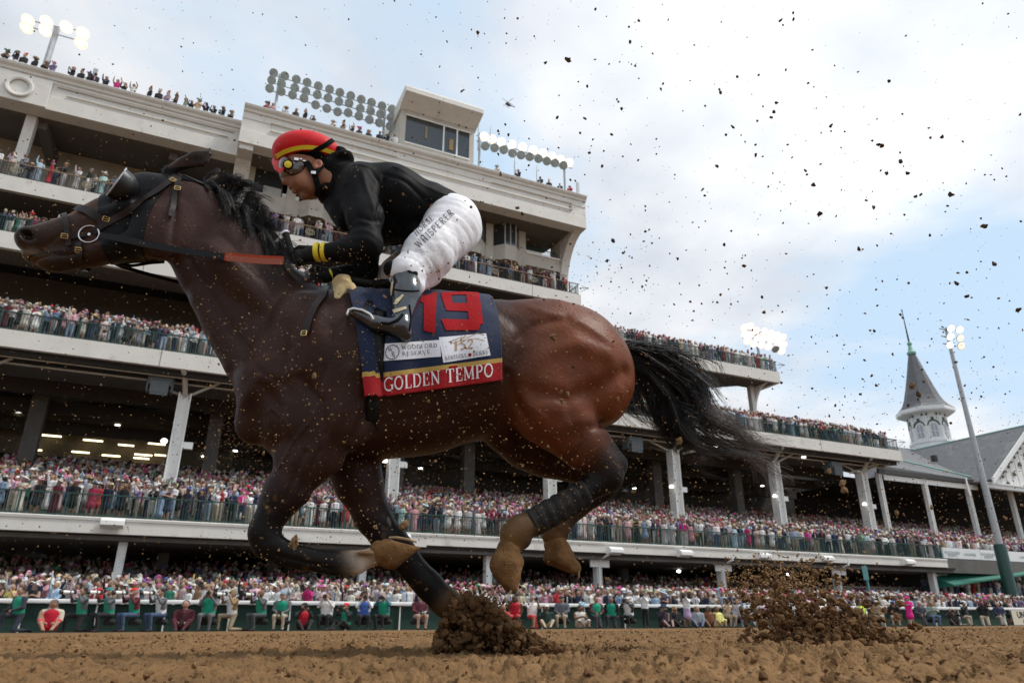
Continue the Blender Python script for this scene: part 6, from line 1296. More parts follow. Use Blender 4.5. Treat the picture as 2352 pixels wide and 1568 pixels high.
# photographers and guests in front of the rail
GRN = (.01,.28,.17); RDV = (.45,.012,.03); WHV = (.75,.76,.76)
PH = [ # px, seat, pose, vest, top, bottom, hair, hat, hatcol, prop, description
 (35,3,'lap',GRN,(.03,.035,.05),(.03,.035,.05),0,None,None,'cam','dark-haired photographer in green bib kneeling at the far left'),
 (112,2,'lap',RDV,(.60,.52,.42),(.6,.02,.05),1,None,None,None,'long-haired woman in red bib with cream sleeves sitting low'),
 (181,3,'tele',GRN,(.10,.11,.12),(.02,.02,.02),0,None,None,'tele','grey-sleeved photographer in green bib crouching behind a long lens'),
 (245,1,'tele',GRN,(.12,.13,.14),(.015,.015,.02),0,'cap',(.02,.22,.22),'tele','photographer in teal cap and green bib, white lens raised left'),
 (303,1,'tele',GRN,(.10,.015,.02),(.05,.08,.15),0,'cap',(.6,.03,.03),'tele','photographer in red cap and green bib with maroon sleeves'),
 (365,1,'tele',WHV,(.11,.11,.12),(.05,.08,.15),2,None,None,'tele','woman with dark bun in white bib aiming a white lens'),
 (419,2,'lap',None,(.07,.012,.018),(.07,.012,.018),0,None,None,'cam','man in a maroon suit crouched over his camera'),
 (474,1,'phone',GRN,(.14,.14,.15),(.12,.12,.13),1,None,None,'cam','long-haired woman in green bib with camera at her eye'),
 (529,3,'tele',WHV,(.28,.18,.08),(.30,.24,.16),0,'cap',(.25,.15,.05),'tele','bearded man in tan cap and white bib holding a long lens'),
 (597,1,'tele',GRN,(.08,.085,.09),(.06,.07,.07),0,None,None,'tele','bald photographer in green bib seated with white lens'),
 (644,1,'lap',GRN,(.13,.13,.13),(.42,.36,.27),0,'cap',(.2,.2,.2),'cam','photographer in grey cap, green bib and khaki trousers'),
 (694,2,'phone',RDV,(.02,.02,.02),(.02,.02,.02),0,'cap',(.02,.02,.02),'cam','photographer in black cap and red bib on the ground'),
 (748,1,'phone',WHV,(.6,.58,.56),(.02,.02,.02),1,None,None,'cam','woman in white bib and black trousers shooting left'),
 (795,2,'tele',GRN,(.02,.02,.02),(.02,.02,.02),0,'cap',(.7,.02,.03),'cam','photographer in bright red beret and green bib'),
 (833,1,'phone',(.05,.12,.40),(.7,.7,.7),(.02,.02,.02),1,None,None,'cam','brown-haired woman in blue and white bib'),
 (881,1,'eyes',GRN,(.05,.16,.19),(.02,.02,.02),0,None,None,'cam','photographer in teal shirt and green bib with camera to face'),
 (960,1,'lap',None,(.09,.02,.03),(.45,.28,.20),0,'glasses',None,'tele','man in burgundy patterned jacket and shorts with bow tie'),
 (1130,2,'phone',RDV,(.6,.04,.05),(.5,.05,.06),1,None,None,'cam','woman in red floral bib beside the flying dirt'),
 (1154,2,'lap',RDV,(.55,.05,.06),(.4,.05,.05),1,None,None,None,'blonde woman in red floral shirt sitting on the ground'),
 (1183,1,'one',RDV,(.55,.10,.10),(.5,.05,.06),1,None,None,'phone','woman in red bib holding up a phone'),
 (1222,3,'phone',None,(.75,.73,.72),(.65,.06,.05),1,None,None,'cam','woman in white blouse and red patterned skirt with camera'),
 (1255,2,'one',None,(.015,.04,.03),(.45,.36,.24),0,'cap',(.7,.68,.6),'phone','man in white cap, dark green jacket and khaki trousers'),
 (1293,1,'lap',None,(.13,.14,.16),(.40,.33,.25),0,'cap',(.02,.02,.02),None,'man in grey pullover and black cap, khaki trousers'),
 (1332,2,'clap',None,(.6,.56,.5),(.62,.6,.55),1,'fasc',(.25,.55,.7),None,'woman in pale dress with blue fascinator, bare legs out'),
 (1370,3,'lap',GRN,(.08,.015,.02),(.05,.05,.06),0,None,None,'phone','bearded man in maroon shirt under a green bib'),
 (1407,3,'down',GRN,(.015,.015,.02),(.03,.03,.04),0,None,None,None,'man in black shirt under a green bib looking down'),
 (1447,1,'tele',WHV,(.02,.02,.02),(.02,.02,.02),0,'cap',(.7,.7,.7),'video','cameraman in white cap with shoulder video camera'),
 (1484,0,'tele',WHV,(.7,.7,.7),(.015,.015,.015),0,None,None,'video','standing cameraman in long white bib with video camera'),
 (1524,2,'one',None,(.03,.02,.03),(.05,.04,.06),1,'brim',(.02,.03,.08),'phone','woman in dark dress and navy hat'),
 (1551,2,'lap',None,(.012,.012,.014),(.015,.015,.015),1,None,None,None,'blonde woman all in black sitting by the rail'),
 (1581,0,'tele',None,(.75,.74,.73),(.45,.32,.50),1,None,None,'video','standing woman in white top and lilac shorts with video camera'),
 (1603,2,'lap',None,(.3,.32,.35),(.12,.16,.24),1,None,None,None,'person in grey top and jeans beside the standing woman'),
 (1630,2,'one',None,(.22,.10,.05),(.2,.1,.06),1,None,None,'phone','woman in rust brown top'),
 (1648,2,'lap',None,(.75,.72,.25),(.75,.72,.25),1,None,None,None,'woman bent forward in a lemon yellow dress'),
 (1672,1,'phone',None,(.45,.36,.26),(.35,.28,.2),0,None,None,'phone','man in tan jacket filming with a phone'),
 (1702,1,'lap',None,(.5,.55,.62),(.2,.25,.35),1,None,None,None,'person in pale blue behind thin flying dirt'),
 (1740,2,'lap',None,(.62,.62,.6),(.2,.25,.3),1,None,None,None,'person in off-white shirt at the left edge of the dirt plume'),
 (1775,1,'phone',None,(.6,.3,.35),(.5,.5,.5),1,None,None,None,'person in pink seen through the dirt plume'),
 (1830,1,'lap',WHV,(.3,.45,.6),(.2,.2,.2),0,None,None,None,'person in white bib hidden by the dirt plume'),
 (1880,3,'tele',WHV,(.7,.7,.72),(.3,.3,.3),0,None,None,None,'person in white and pale blue behind the plume'),
 (1923,1,'phone',None,(.72,.72,.72),(.05,.05,.06),0,'cap',(.35,.25,.15),None,'man in white shirt and tan cap behind the plume'),
 (1982,1,'lap',(.65,.95,.03),(.5,.45,.35),(.4,.35,.3),1,None,None,None,'photographer in a neon yellow bib'),
 (2024,1,'tele',None,(.45,.36,.24),(.4,.33,.25),0,'cap',(.5,.4,.3),'cam','man in tan shirt and tan cap crouching'),
 (2060,1,'phone',None,(.02,.02,.02),(.45,.38,.3),1,'cap',(.05,.2,.5),'cam','person in black with blue cap next to the magenta suit'),
 (2095,0,'clap',None,(.72,.02,.25),(.72,.02,.25),1,'brim',(.72,.02,.25),None,'woman in magenta suit and matching wide hat'),
 (2120,3,'lap',None,(.06,.065,.08),(.05,.05,.06),0,None,None,None,'grey-haired person crouching in dark uniform'),
 (2147,1,'clap',None,(.25,.32,.28),(.10,.17,.30),0,None,None,None,'man in sage sleeves, dark waistcoat and jeans'),
 (2193,2,'eyes',None,(.04,.03,.03),(.05,.04,.04),0,None,None,'cam','dark-clad photographer low on the ground'),
 (2222,3,'one',None,(.012,.012,.015),(.45,.40,.32),0,None,None,'phone','man in black jacket, arm raised with phone, khaki trousers'),
 (2267,3,'tele',None,(.02,.02,.025),(.48,.42,.32),0,None,None,'cam','man in black jacket and khaki trousers on one knee'),
 (2302,3,'lap',None,(.03,.04,.08),(.45,.42,.36),0,None,None,None,'white-haired man in navy jacket near the cream banner')]
M_lensw = mat('white_lens_barrel', (.72,.71,.68), .45, vary=.05); M_camb = mat('black_camera_body', (.015,.015,.016), .4, vary=.1)
def add_camera(kind, loc, a, label):
    if kind == 'phone':
        mb = MB(); mb.box(-.04,.04,-.006,.006,-.075,.075); o = mb.build('phone', M_camb, None, bevel=.004, loc=loc); o.rotation_euler = (0,0,a); m2 = MB(); m2.box(-.035,.035,.006,.008,-.068,.068); m2.build('screen', M_lens, o); return tag(o, label=label, cat='phone')
    e = empty('camera' if kind != 'video' else 'video_camera', loc, a, label=label, cat='camera'); e.scale = (1.1,1.1,1.1)
    mb = MB(); mb.box(-.075,.075,-.03,.05,-.06,.06); mb.box(-.035,.035,-.02,.04,.06,.10)
    if kind == 'video': mb.box(-.06,.06,-.10,.32,-.09,.09); mb.box(-.02,.02,-.12,.2,.13,.16)
    mb.build('camera_body', M_camb, e, bevel=.008)
    if kind == 'tele':
        for nm, m, pr in (('lens', M_lensw, [(.045,0),(.05,.10),(.062,.22),(.066,.30),(.066,.38)]), ('lens_hood', M_camb, [(.070,.38),(.075,.385),(.078,.47),(.07,.47)]), ('lens_ring', M_camb, [(.057,.12),(.060,.14),(.0605,.16),(.056,.16)])):
            mb = MB(); mb.lathe(pr, n=16); mb.xf(Matrix.Rotation(math.pi/2, 4, 'X')); mb.build(nm, m, e, smooth=True)
    else:
        mb = MB(); mb.lathe([(.035,0),(.04,.10),(.044,.14),(.035,.14)], n=14); mb.xf(Matrix.Rotation(math.pi/2, 4, 'X')); mb.build('lens', M_camb, e, smooth=True)
    return e
R = np.random.default_rng(77)
for (px, seat, pose, vest, top, bot, hair, hat, hc, prop, desc) in PH:
    Yp = 33.30 + R.uniform(-.2, .1) if seat else 33.3
    dr = 1 if (bot[0] > bot[1]*1.8 and hair == 1) or 'dress' in desc or 'shorts' in desc else 0
    pr = person_prims(pose, dr if seat == 0 or hair == 1 else 0, hair, hat, seat, vest=vest is not None, slim=1.12); v, q, l = sdf_build(pr, .026, 1); v = fold_tmpl(v, .018)
    c, *_ = outfit(R, 0); c[TOP] = top; c[BOT] = bot; c[ACC] = vest if vest is not None else c[TOP]*.8+.02
    if hc: c[HAT] = hc
    if 'blonde' in desc: c[HAIR] = (.38,.26,.11)
    if 'bald' in desc: c[HAIR] = c[SK]
    if 'grey-haired' in desc or 'white-haired' in desc: c[HAIR] = (.4,.4,.4)
    if 'shorts' in desc and seat: c[BOT] = c[SK]
    a = math.radians(-62 if pose == 'tele' else R.uniform(-55, 5)); p = onY(px, 1440, Yp); s = (1.22 if px < 620 else 1.16) if seat else 1.03
    if seat: v = v*np.array([1.22, 1.05, 1.0])
    o = link(npmesh('person', rot_scale(v, a, s), q, True, c[l]), 'person', None, [M_crowd], (p[0], Yp, 0.0)); tag(o, label=desc, cat='photographer' if prop else 'spectator', group='press and guests kneeling in front of the rail')
    if prop:
        dz = (0, -.42, -.78, -.42)[seat]; lean = (0, -.10, -.06, -.06)[seat]
        loc = {'tele': (0,-.27,1.60), 'phone': (0,-.31,1.62), 'eyes': (0,-.2,1.6), 'lap': (0,-.34,1.06), 'one': (0,-.31,1.62), 'down': (0,-.2,1.1), 'clap': (0,-.3,1.25)}[pose]
        w = rot_scale(np.array([[loc[0], loc[1]-.02+lean*max(0, loc[2]-.95)*1.6, loc[2]+dz]]), a, s)[0] + [p[0], Yp, 0]
        add_camera(prop, w, a + (0 if pose != 'lap' else .2), f"{ {'tele':'white long-lens camera','cam':'black camera','phone':'phone','video':'black video camera'}[prop]} held by the {' '.join(desc.split()[:9])}")
# ================================================================== track, rail, dirt
M_dirt = mat('sandy_loam_track', (.19,.108,.047), .95, vary=.30, scale=3.2, bump=.022, bscale=38, stain=((.115,.060,.025), 14, .60), spec=.2, detail=10)
M_clod = mat('dark_dirt_clod', (.125,.066,.028), .95, vary=.4, scale=30, bump=.004, bscale=90, spec=.2)  # darker of the two clod colours
M_clodl = mat('dry_dirt_clod', (.26,.155,.07), .95, vary=.35, scale=30, bump=.003, bscale=90, spec=.2)  # paler clod copy: the tan of lit specks put into the colour
def dirt_h(x, y, lod):
    P = np.stack([x, y], 1); h = (vnoise(P, 1, .5)-.5)*.02 + (vnoise(P, 2, 1.9)-.5)*.012 + (vnoise(P*[.6,1.4], 3, 6.5)-.5)*.014
    wet = .45 + 1.1*vnoise(P, 8, 1.3)      # rougher and smoother patches
    if lod < 2:
        W_ = P + np.stack([vnoise(P, 14, 17)-.5, vnoise(P, 15, 17)-.5], 1)*.05
        n = vnoise(W_, 4, 19); h += np.clip(n-.56, 0, .2)*.080*wet; n = vnoise(W_+3.3, 5, 42); h += np.clip(n-.5, 0, .22)*.060*wet
    if lod < 1: n = vnoise(W_, 6, 84); h += np.clip(n-.48, 0, .25)*.032*wet; h += (vnoise(P, 7, 110)-.5)*.005
    if lod == 2: h += (vnoise(P, 4, 4)-.5)*.02
    return h
def sheet(x0, x1, y0, y1, d, lod, dzz=0.):
    nx, ny = int((x1-x0)/d)+1, int((y1-y0)/d)+1; X, Y = np.meshgrid(np.linspace(x0, x1, nx), np.linspace(y0, y1, ny), indexing='ij'); x, y = X.ravel(), Y.ravel()
    z = .415-.0122*y + dirt_h(x, y, lod)*np.clip((34.6-y)/3, .1, 1) + dzz; i, j = np.meshgrid(np.arange(nx-1), np.arange(ny-1), indexing='ij'); a = (i*ny+j).ravel()
    o = link(npmesh('dirt_track', np.stack([x, y, z], 1), np.stack([a, a+ny, a+ny+1, a+1], 1)), 'dirt_track', None, [M_dirt]); tag(o, kind='structure')
sheet(-1.2, 6.2, .35, 3.6, .0082, 0); sheet(-1.8, 11.5, 3.57, 6.6, .016, 0, -.003); sheet(-3.5, 24, 6.56, 14.0, .034, 1, -.004); sheet(-8, 62, 13.9, 34.3, .10, 2, -.01)
mb = MB(); mb.add([(-300,-200,.30),(500,-200,.30),(500,0,.30),(-300,0,.30),(500,33.9,-.12),(-300,33.9,-.12)],[(0,1,2,3),(3,2,4,5)]); tag(mb.build('ground', M_dirt), kind='structure')
mb = MB(); mb.box(-300, 500, 33.9, 400, -.5, -.01); tag(mb.build('apron', M_conc), kind='structure')
# rail and windscreen fence
RL = empty('rail', (25, 34, 0), label='long white plastic running rail with dark green windscreen along the far side', cat='rail'); bpy.context.view_layer.update()
def rl(mb, n, m, **k): o = mb.build(n, m, None, **k); o.parent = RL; o.matrix_parent_inverse = Matrix.Translation((-25,-34,0)); return o
mb = MB(); mb.extrude_x([(33.92,1.06),(33.90,1.12),(33.92,1.19),(34.0,1.22),(34.10,1.19),(34.12,1.12),(34.10,1.06)][::-1], -26, 58.5); rl(mb, 'top_rail', mat('white_rail_plastic', (.78,.78,.76), .35, vary=.05, scale=2), smooth=True)
for k in range(34):
    mb = MB(); x = -25+k*2.5; mb.box(x-.03, x+.03, 34.02, 34.08, 0, 1.08); rl(mb, 'rail_post', M_white)
mb = MB(); mb.box(-26, 55.4, 34.14, 34.16, 0, 1.04); rl(mb, 'windscreen', M_mesh)
mb = MB()
for k in range(560): x = -8+k*.117; mb.box(x, x+.03, 34.125, 34.135, .45, .98)
rl(mb, 'fence_slats', M_green)
def text_mesh(txt, size, m, parent, loc, rx=math.pi/2, ext=.004, bold=0.0):
    cu = bpy.data.curves.new('t', 'FONT'); cu.body = txt; cu.size = size; cu.extrude = ext; cu.align_x = 'CENTER'; cu.offset = bold; o = bpy.data.objects.new('t', cu); COL.objects.link(o); bpy.context.view_layer.update()
    me = bpy.data.meshes.new_from_object(o.evaluated_get(bpy.context.evaluated_depsgraph_get())); bpy.data.objects.remove(o); r = link(me, 'lettering', parent, [m]); r.rotation_euler = (rx, 0, 0); r.location = loc; return r
bs = empty('banner_sign', (57.6, 33.8, .55), label='cream banner with black capital letters on the rail at the right edge', cat='sign')
mb = MB(); mb.box(-2.1, 3.2, 0, .03, -.5, .5); mb.build('panel', mat('cream_banner', (.62,.58,.46), .7, vary=.05), bs)
text_mesh('UNBE', .62, M_blkink, bs, (-.75,-.012,-.02), bold=.012); text_mesh('ENTA', .34, M_blkink, bs, (-.55,-.012,-.40), bold=.004)
for b, txts in ((bn[0], (('WOODFORD', 1.3, .55), ('RESERVE', 1.3, .28), ('LONGINES', 3.6, .45))), (bn[1], (('WOODFORD', 1.1, .55), ('RESERVE', 1.1, .28))), (bn[2], (('LONGINES', 2.6, .45),))):
    x0 = {0: 59.2, 1: 64.25, 2: 68.0}[bn.index(b)]
    for t, dx, dzz in txts: o = text_mesh(t, .34, mat('pale_grey_ink', (.33,.38,.38), .7), b, (0,0,0)); o.matrix_parent_inverse = Matrix.Identity(4); b_l = b.matrix_local; o.location = (x0+dx, 40.57, 5.25+dzz*.8-.08)
sg = empty('sign_post', (*onY(2004, 1400, 36.6)[:2], 0), label='teal post with a small blank board rising from the crowd behind the plume', cat='sign')
mb = MB(); mb.box(-.07,.07,-.05,.05,0,4.0); mb.build('post', mat('teal_paint', (.06,.20,.20), .6), sg); mb = MB(); mb.box(-.4,.12,-.08,-.05,3.0,3.95); mb.build('board', bpy.data.materials['teal_paint'], sg)
# clods: six chipped shapes
def clod_template(seed, sub=2):
    import bmesh
    bm = bmesh.new(); bmesh.ops.create_icosphere(bm, subdivisions=sub, radius=1.0); v = np.array([x.co[:] for x in bm.verts]); f = np.array([[x.index for x in p.verts] for p in bm.faces]); bm.free()
    R = np.random.default_rng(seed); sc = R.uniform(.45, 1.1, 3); sc[0] = 1.05; n = vnoise(v+seed*3.1, seed, 1.6)*.9 + vnoise(v+seed, seed+9, 3.7)*.5; n = n - n.mean(); return v*(.80+1.15*n)[:, None]*sc, f
CT = [clod_template(s) for s in range(8)]; CTL = [clod_template(s, 1) for s in range(8)]
def rotm(R):
    a = R.normal(size=4); a /= np.linalg.norm(a); w, x, y, z = a
    return np.array([[1-2*(y*y+z*z),2*(x*y-z*w),2*(x*z+y*w)],[2*(x*y+z*w),1-2*(x*x+z*z),2*(y*z-x*w)],[2*(x*z-y*w),2*(y*z+x*w),1-2*(x*x+y*y)]])
def clods_stuff(name, label, items, seed, m, lowres=True):
    R = np.random.default_rng(seed); VV, FF = [], []; b = 0
    for p, s in items:
        v, f = (CTL if lowres else CT)[R.integers(8)]; VV.append((v @ rotm(R).T)*s + p); FF.append(f+b); b += len(v)
    return tag(link(npmesh(name, np.concatenate(VV), np.concatenate(FF), False), name, None, [m]), label=label, cat='dirt', kind='stuff')
R = np.random.default_rng(5)
it = []
for k in range(15000):     # loose crumbs lying on the track
    y = .9 + 12*R.random()**1.8; x = R.uniform(-.5-.2*y, .8+1.75*y); s = min(.0038*math.exp(abs(R.normal(0, .75))), .016)*(.65+.08*y); z = .415-.0122*y + dirt_h(np.array([x]), np.array([y]), 0)[0]*.9; it.append(((x, y, z+s*.3), s))
clods_stuff('loose_dirt', 'loose crumbs and clods scattered over the harrowed track', it, 6, M_clod)
it = []
for k in range(9000):
    y = .9 + 11*R.random()**1.6; x = R.uniform(-.5-.2*y, .8+1.75*y); s = min(.0036*math.exp(abs(R.normal(0, .7))), .014)*(.65+.08*y); z = .415-.0122*y + dirt_h(np.array([x]), np.array([y]), 0)[0]*.9; it.append(((x, y, z+s*.4), s))
clods_stuff('loose_dirt', 'paler dry crumbs lying on top of the harrowed track', it, 8, M_dirt)
def at_depth(px, py, dep): d = ray(px, py); return CAM + d*dep
# heap and burst of dirt round the planted forefoot
it = []; it2 = []
def heap(n, fx, fy, dep, smin, smax, R, skew=2.2):
    out = []
    for _ in range(n): px, py = fx(R), None; px, py = px; dd = dep(R); s = (smin + (smax-smin)*R.random()**skew)*dd/FPX; out.append((at_depth(px, py, dd), s))
    return out
def mound(R):
    t = R.random(); x = 1006 + 300*t**1.25 + R.normal(0, 7); top = np.interp(x, [995,1015,1040,1072,1115,1160,1205,1260,1330], [1495,1430,1376,1362,1378,1410,1450,1478,1498]); base = np.interp(x, [1005,1100,1320], [1512,1524,1512]); return x, base - (base-top)*R.random()**1.05
it += heap(5600, mound, None, lambda R: R.normal(2.74, .07), 1.4, 17, R, 3.6)
it += heap(900, lambda R: (R.uniform(1200, 1480), 1500+R.normal(0, 8)), None, lambda R: R.normal(2.95, .12), 2.0, 9, R, 2.4)
it += heap(260, lambda R: (1090+R.normal(0, 55), 1400-abs(R.normal(0, 34))), None, lambda R: R.normal(2.9, .15), 1.5, 7, R)
def plume(R):
    while True:
        x = R.uniform(1700, 2130); c = np.interp(x, [1700,1760,1850,1950,2050,2130], [1330,1300,1330,1360,1390,1440]); y = R.uniform(1285, 1500)
        dd = np.interp(y, [1285,1360,1420,1500], [.02,.12,.62,1.0])*math.exp(-((x-(1850+(y-1400)*.55))/(120 if y > 1380 else 105))**2)
        if R.random() < dd and y > c-30: return x, y
it += heap(4300, plume, None, lambda R: R.normal(3.6, .22), 1.0, 15, R, 5.0)
it += heap(1500, lambda R: (1920+R.normal(0, 95), 1502-abs(R.normal(0, 22))-3), None, lambda R: R.normal(3.7, .2), 2, 13, R, 2.6)
clods_stuff('dirt_burst', 'brown earth thrown up round the planted hoof and in the plume behind', it, 9, M_clod, True)
it = heap(850, lambda R: (R.uniform(950, 2352)**1.0, 980-abs(R.normal(0, 470))), None, lambda R: R.uniform(1.9, 3.6), .9, 4.6, R, 2.6) + heap(420, lambda R: (R.uniform(0, 1500), R.uniform(0, 640)), None, lambda R: R.uniform(1.9, 3.2), .9, 3.6, R, 2.6)
clods_stuff('dirt_spray', 'fine dark specks of dirt scattered across the bright sky', it, 12, M_clod)
it = heap(1900, lambda R: (1800+R.normal(0, 80), 1335+R.normal(0, 34)), None, lambda R: R.normal(3.6, .25), .8, 4.5, R, 2.0) + heap(520, lambda R: (560+R.normal(0, 45), 985+R.normal(0, 50)), None, lambda R: R.normal(3.1, .1), .7, 2.4, R)
it += heap(3000, lambda R: (R.uniform(900, 2352), 1230-abs(R.normal(0, 190))), None, lambda R: R.uniform(2.0, 4.0), .7, 2.6, R) + heap(2000, lambda R: (R.uniform(0, 900), R.uniform(300, 1350)), None, lambda R: R.uniform(1.7, 3.2), .7, 2.6, R)
it += heap(900, lambda R: (R.uniform(0, 2352), R.uniform(0, 1000)), None, lambda R: R.uniform(1.7, 3.5), .6, 1.9, R) + heap(2000, lambda R: (R.uniform(450, 1500), R.uniform(560, 1300)), None, lambda R: R.uniform(1.7, 2.25), .8, 3.3, R)
clods_stuff('dirt_spray', 'fine tan specks of dirt hanging in the air around the horse', it, 10, M_clodl)
# the larger clods in the air, one object each
BIG = [(1097,75,9,1),(1305,138,12,1),(1467,48,7,1),(1793,47,8,1),(1822,45,7,1),(1518,205,7,1),(1655,212,7,1),(1783,236,8,1),(1778,257,7,1),(1771,270,7,1),(1683,292,8,1),(1908,289,8,1),(2024,335,8,1),(2069,372,8,1),(2085,398,7,1),(1736,356,7,1),(1868,425,8,1),(2183,447,9,1),(2262,519,12,1),
 (2007,476,8,1),(1882,491,8,1),(2136,540,7,1),(1973,572,8,1),(1709,610,9,1),(2283,606,9,1),(2197,651,9,1),(2338,712,8,1),(2293,685,6,1),(2008,760,8,1),(1448,96,7,1),(1253,145,6,1),(1280,271,6,1),(1060,210,6,1),(1168,310,6,1),(1614,435,7,1),(1408,553,7,1),(2067,370,6,1),
 (1272,774,14,0),(722,863,12,0),(928,1205,20,0),(676,1243,20,0),(1304,905,10,0),(1288,900,9,0),(1291,921,9,0),(2095,885,12,0),(1935,1110,16,0),(1940,1125,13,0),(1904,1082,10,0),(2060,1178,11,0),(1150,400,8,0),(1188,478,8,0),(240,760,9,0),(1210,1160,10,0),(1395,1330,8,0),(1245,740,8,0),(1560,1010,12,0),(1455,1130,9,0),(862,1210,9,0),(1420,915,9,0),(605,1040,8,0),(540,760,6,0),(1008,640,6,0),(905,590,6,0),(2110,905,12,1),(2220,680,9,1),(2347,1160,9,0),(2310,1190,8,0),(2140,1165,9,0),(1830,1215,9,0),(1600,1230,10,0)]
Rb = np.random.default_rng(33)
for _ in range(128): BIG.append((Rb.uniform(1120, 2345), Rb.uniform(10, 980)**1.0, Rb.uniform(3.2, 6.5), 1))
for _ in range(95): BIG.append((Rb.uniform(420, 1500), Rb.uniform(430, 1230), Rb.uniform(3.2, 6.5), 0))
tm = [npmesh('dirt_clod', v, f, False) for v, f in CT]; tm2 = []
for me_ in tm: me_.materials.append(M_clod); m2_ = me_.copy(); m2_.materials[0] = M_clodl; tm2.append(m2_)
BIG = BIG[:295]; rk = {id(b): i+1 for dk in (0, 1) for i, b in enumerate(sorted([b for b in BIG if b[2] > 6.6 and b[3] == dk], key=lambda b: b[0]))}
for b_ in BIG:
    px, py, s, dark = b_
    dep = Rb.uniform(1.9, 3.4) if dark else Rb.uniform(1.75, 2.2); o = bpy.data.objects.new('dirt_clod', (tm if dark else tm2)[Rb.integers(8)]); COL.objects.link(o); o.location = at_depth(px, py, dep); k = s*.74*dep/FPX; o.scale = (k, k, k*Rb.uniform(.7, 1.3)); o.rotation_euler = Rb.uniform(0, 6.28, 3)
    if s > 6.6:
        where = ('in the open sky' if py < 800 else 'before the grandstand') if dark else ('before the rump of the horse' if 1150 < px < 1460 and 650 < py < 1000 else 'before the dark gallery' if px > 1460 else 'before the chest and forelegs' if px < 1000 and py > 600 else 'close to the horse')
        tag(o, label=f"{'large' if s > 9 else 'medium'} {'dark' if dark else 'tan'} clod of dirt {where}, {ORD(rk[id(b_)])} from left", cat='dirt clod', group='clods of dirt in the air')
    else: tag(o, label='small dark clod of track dirt in the sky' if dark else 'small tan crumb of dirt flying past the horse', cat='dirt clod', group='small dark clods in the sky' if dark else 'small tan crumbs near the horse')
# ================================================================== floodlights, pole, aerials, helicopter
def lamp_bank(name, label, lamps, Y, r, posts, aim=(-.30,-.75,-.55), beams=(), pr=.12):
    """lamps: (px,py,state)  state 0 off, 1 lit, 2 lit warm; posts: ((px,py),(px,py))"""
    base = onY(*posts[0][0], Y); e = empty(name, base, label=label, cat='floodlight'); bpy.context.view_layer.update()
    T = Matrix.Translation(-Vector(base)); ax = Vector(aim).normalized(); q = Vector((0,0,1)).rotation_difference(ax).to_matrix().to_4x4()
    def bd(mb, n, m, par=None, **k):
        o = mb.build(n, m, None, **k); o.parent = par or e; o.matrix_parent_inverse = T if par is None else Matrix.Identity(4); return o
    for a, b in posts:
        mb = MB(); pa, pb = onY(*a, Y), onY(*b, Y); mb.tube([(pa[0],Y,pa[2]-.5),(pa[0],Y,pb[2])], pr, 8); bd(mb, 'mast', M_galv, smooth=True)
    for bm_ in beams:
        mb = MB(); mb.tube([Vector(onY(*p, Y)) for p in bm_], .05, 6); bd(mb, 'cross_bar', M_galv)
    for px, py, st in lamps:
        c = Vector(onY(px, py, Y-.3)); rr = r*(c-Vector(CAM)).dot(Vector(_fw))/FPX; q2 = q.copy(); q2.translation = c
        mb = MB(); mb.lathe([(.0,-.85*rr),(.22*rr,-.82*rr),(.40*rr,-.55*rr),(.74*rr,-.22*rr),(.93*rr,0),(.95*rr,.02*rr)], n=16); mb.xf(q2); d = bd(mb, 'lamp_housing', M_galv, smooth=True)
        mb = MB(); mb.lathe([(0,.03*rr),(.99*rr,.03*rr),(.95*rr,.08*rr),(.5*rr,.11*rr),(0,.12*rr)], n=16); mb.xf(q2); bd(mb, 'lamp_glass', (M_lens, M_litw, M_litw)[st], d, smooth=True)
        if st: mb = MB(); mb.lathe([(0,.12*rr),((.72 if st == 1 else .5)*rr,.12*rr),((.66 if st == 1 else .45)*rr,.15*rr),(0,.16*rr)], n=14); mb.xf(q2); bd(mb, 'lamp_hot_disc', M_lit, d, smooth=True)  # hot inner disc added to imitate glare fading toward the rim
Z1 = lambda x, y: (x/3.4133, y/3.4133)
lamp_bank('floodlight_mast', 'lit floodlight mast with seven glowing lamps above the left roof', [(*Z1(220,160),2),(*Z1(210,218),2),(*Z1(365,172),2),(*Z1(355,240),1),(*Z1(520,215),1),(*Z1(650,262),1),(*Z1(635,340),2)], 53, 14.5, [((100,165),Z1(470,235))], beams=[(Z1(250,165),Z1(440,210),Z1(620,240)),(Z1(240,215),Z1(440,270),Z1(620,320))], pr=.22, aim=(-.15,-.45,-.85))
Z2 = lambda x, y: (545.5+x/2.8247, 114.8+y/2.8247)
L = [(235,150),(307,170),(382,192),(452,212),(525,235),(598,256),(665,277),(735,298),(803,322),(870,342),(938,364),(1003,385),(222,197),(286,220),(372,247),(444,270),(518,292),(588,313),(658,335),(724,346),(797,381),(864,397),(928,417),(995,440),(209,250),(284,270),(357,293),(432,314),(507,357),(580,380),(650,402),(718,408),(788,430),(856,453),(921,473),(990,495)]
lamp_bank('floodlight_bank', 'unlit bank of three rows of round grey floodlights behind the helmet', [(*Z2(x,y),0) for x, y in L], 52.5, 10.4, [(Z2(240,400),Z2(277,160)),(Z2(940,600),Z2(968,375))], beams=[(Z2(235,165),Z2(1003,400)),(Z2(222,212),Z2(995,455)),(Z2(209,262),Z2(990,508))])
lamp_bank('floodlight_bank', 'long bank with lit upper row of floodlights at the right end of the roof', [(*Z2(x,y),1) for x, y in [(1600,562),(1652,580),(1712,597),(1780,615),(1850,630),(1918,651),(1980,670),(2040,692),(2095,712),(2150,733)]] + [(*Z2(x,y),0) for x, y in [(1607,624),(1668,636),(1727,648),(1784,670),(1840,682),(1896,693),(1953,705),(2008,721),(2060,733),(2115,748)]], 52.5, 10.4, [(Z2(1567,760),Z2(1578,545)),(Z2(2125,915),Z2(2132,745))], beams=[(Z2(1550,555),Z2(2170,770)),(Z2(1550,590),Z2(2120,765))])
Z5 = lambda x, y: (1722.7+x/3.4133, 689+y/3.4133)
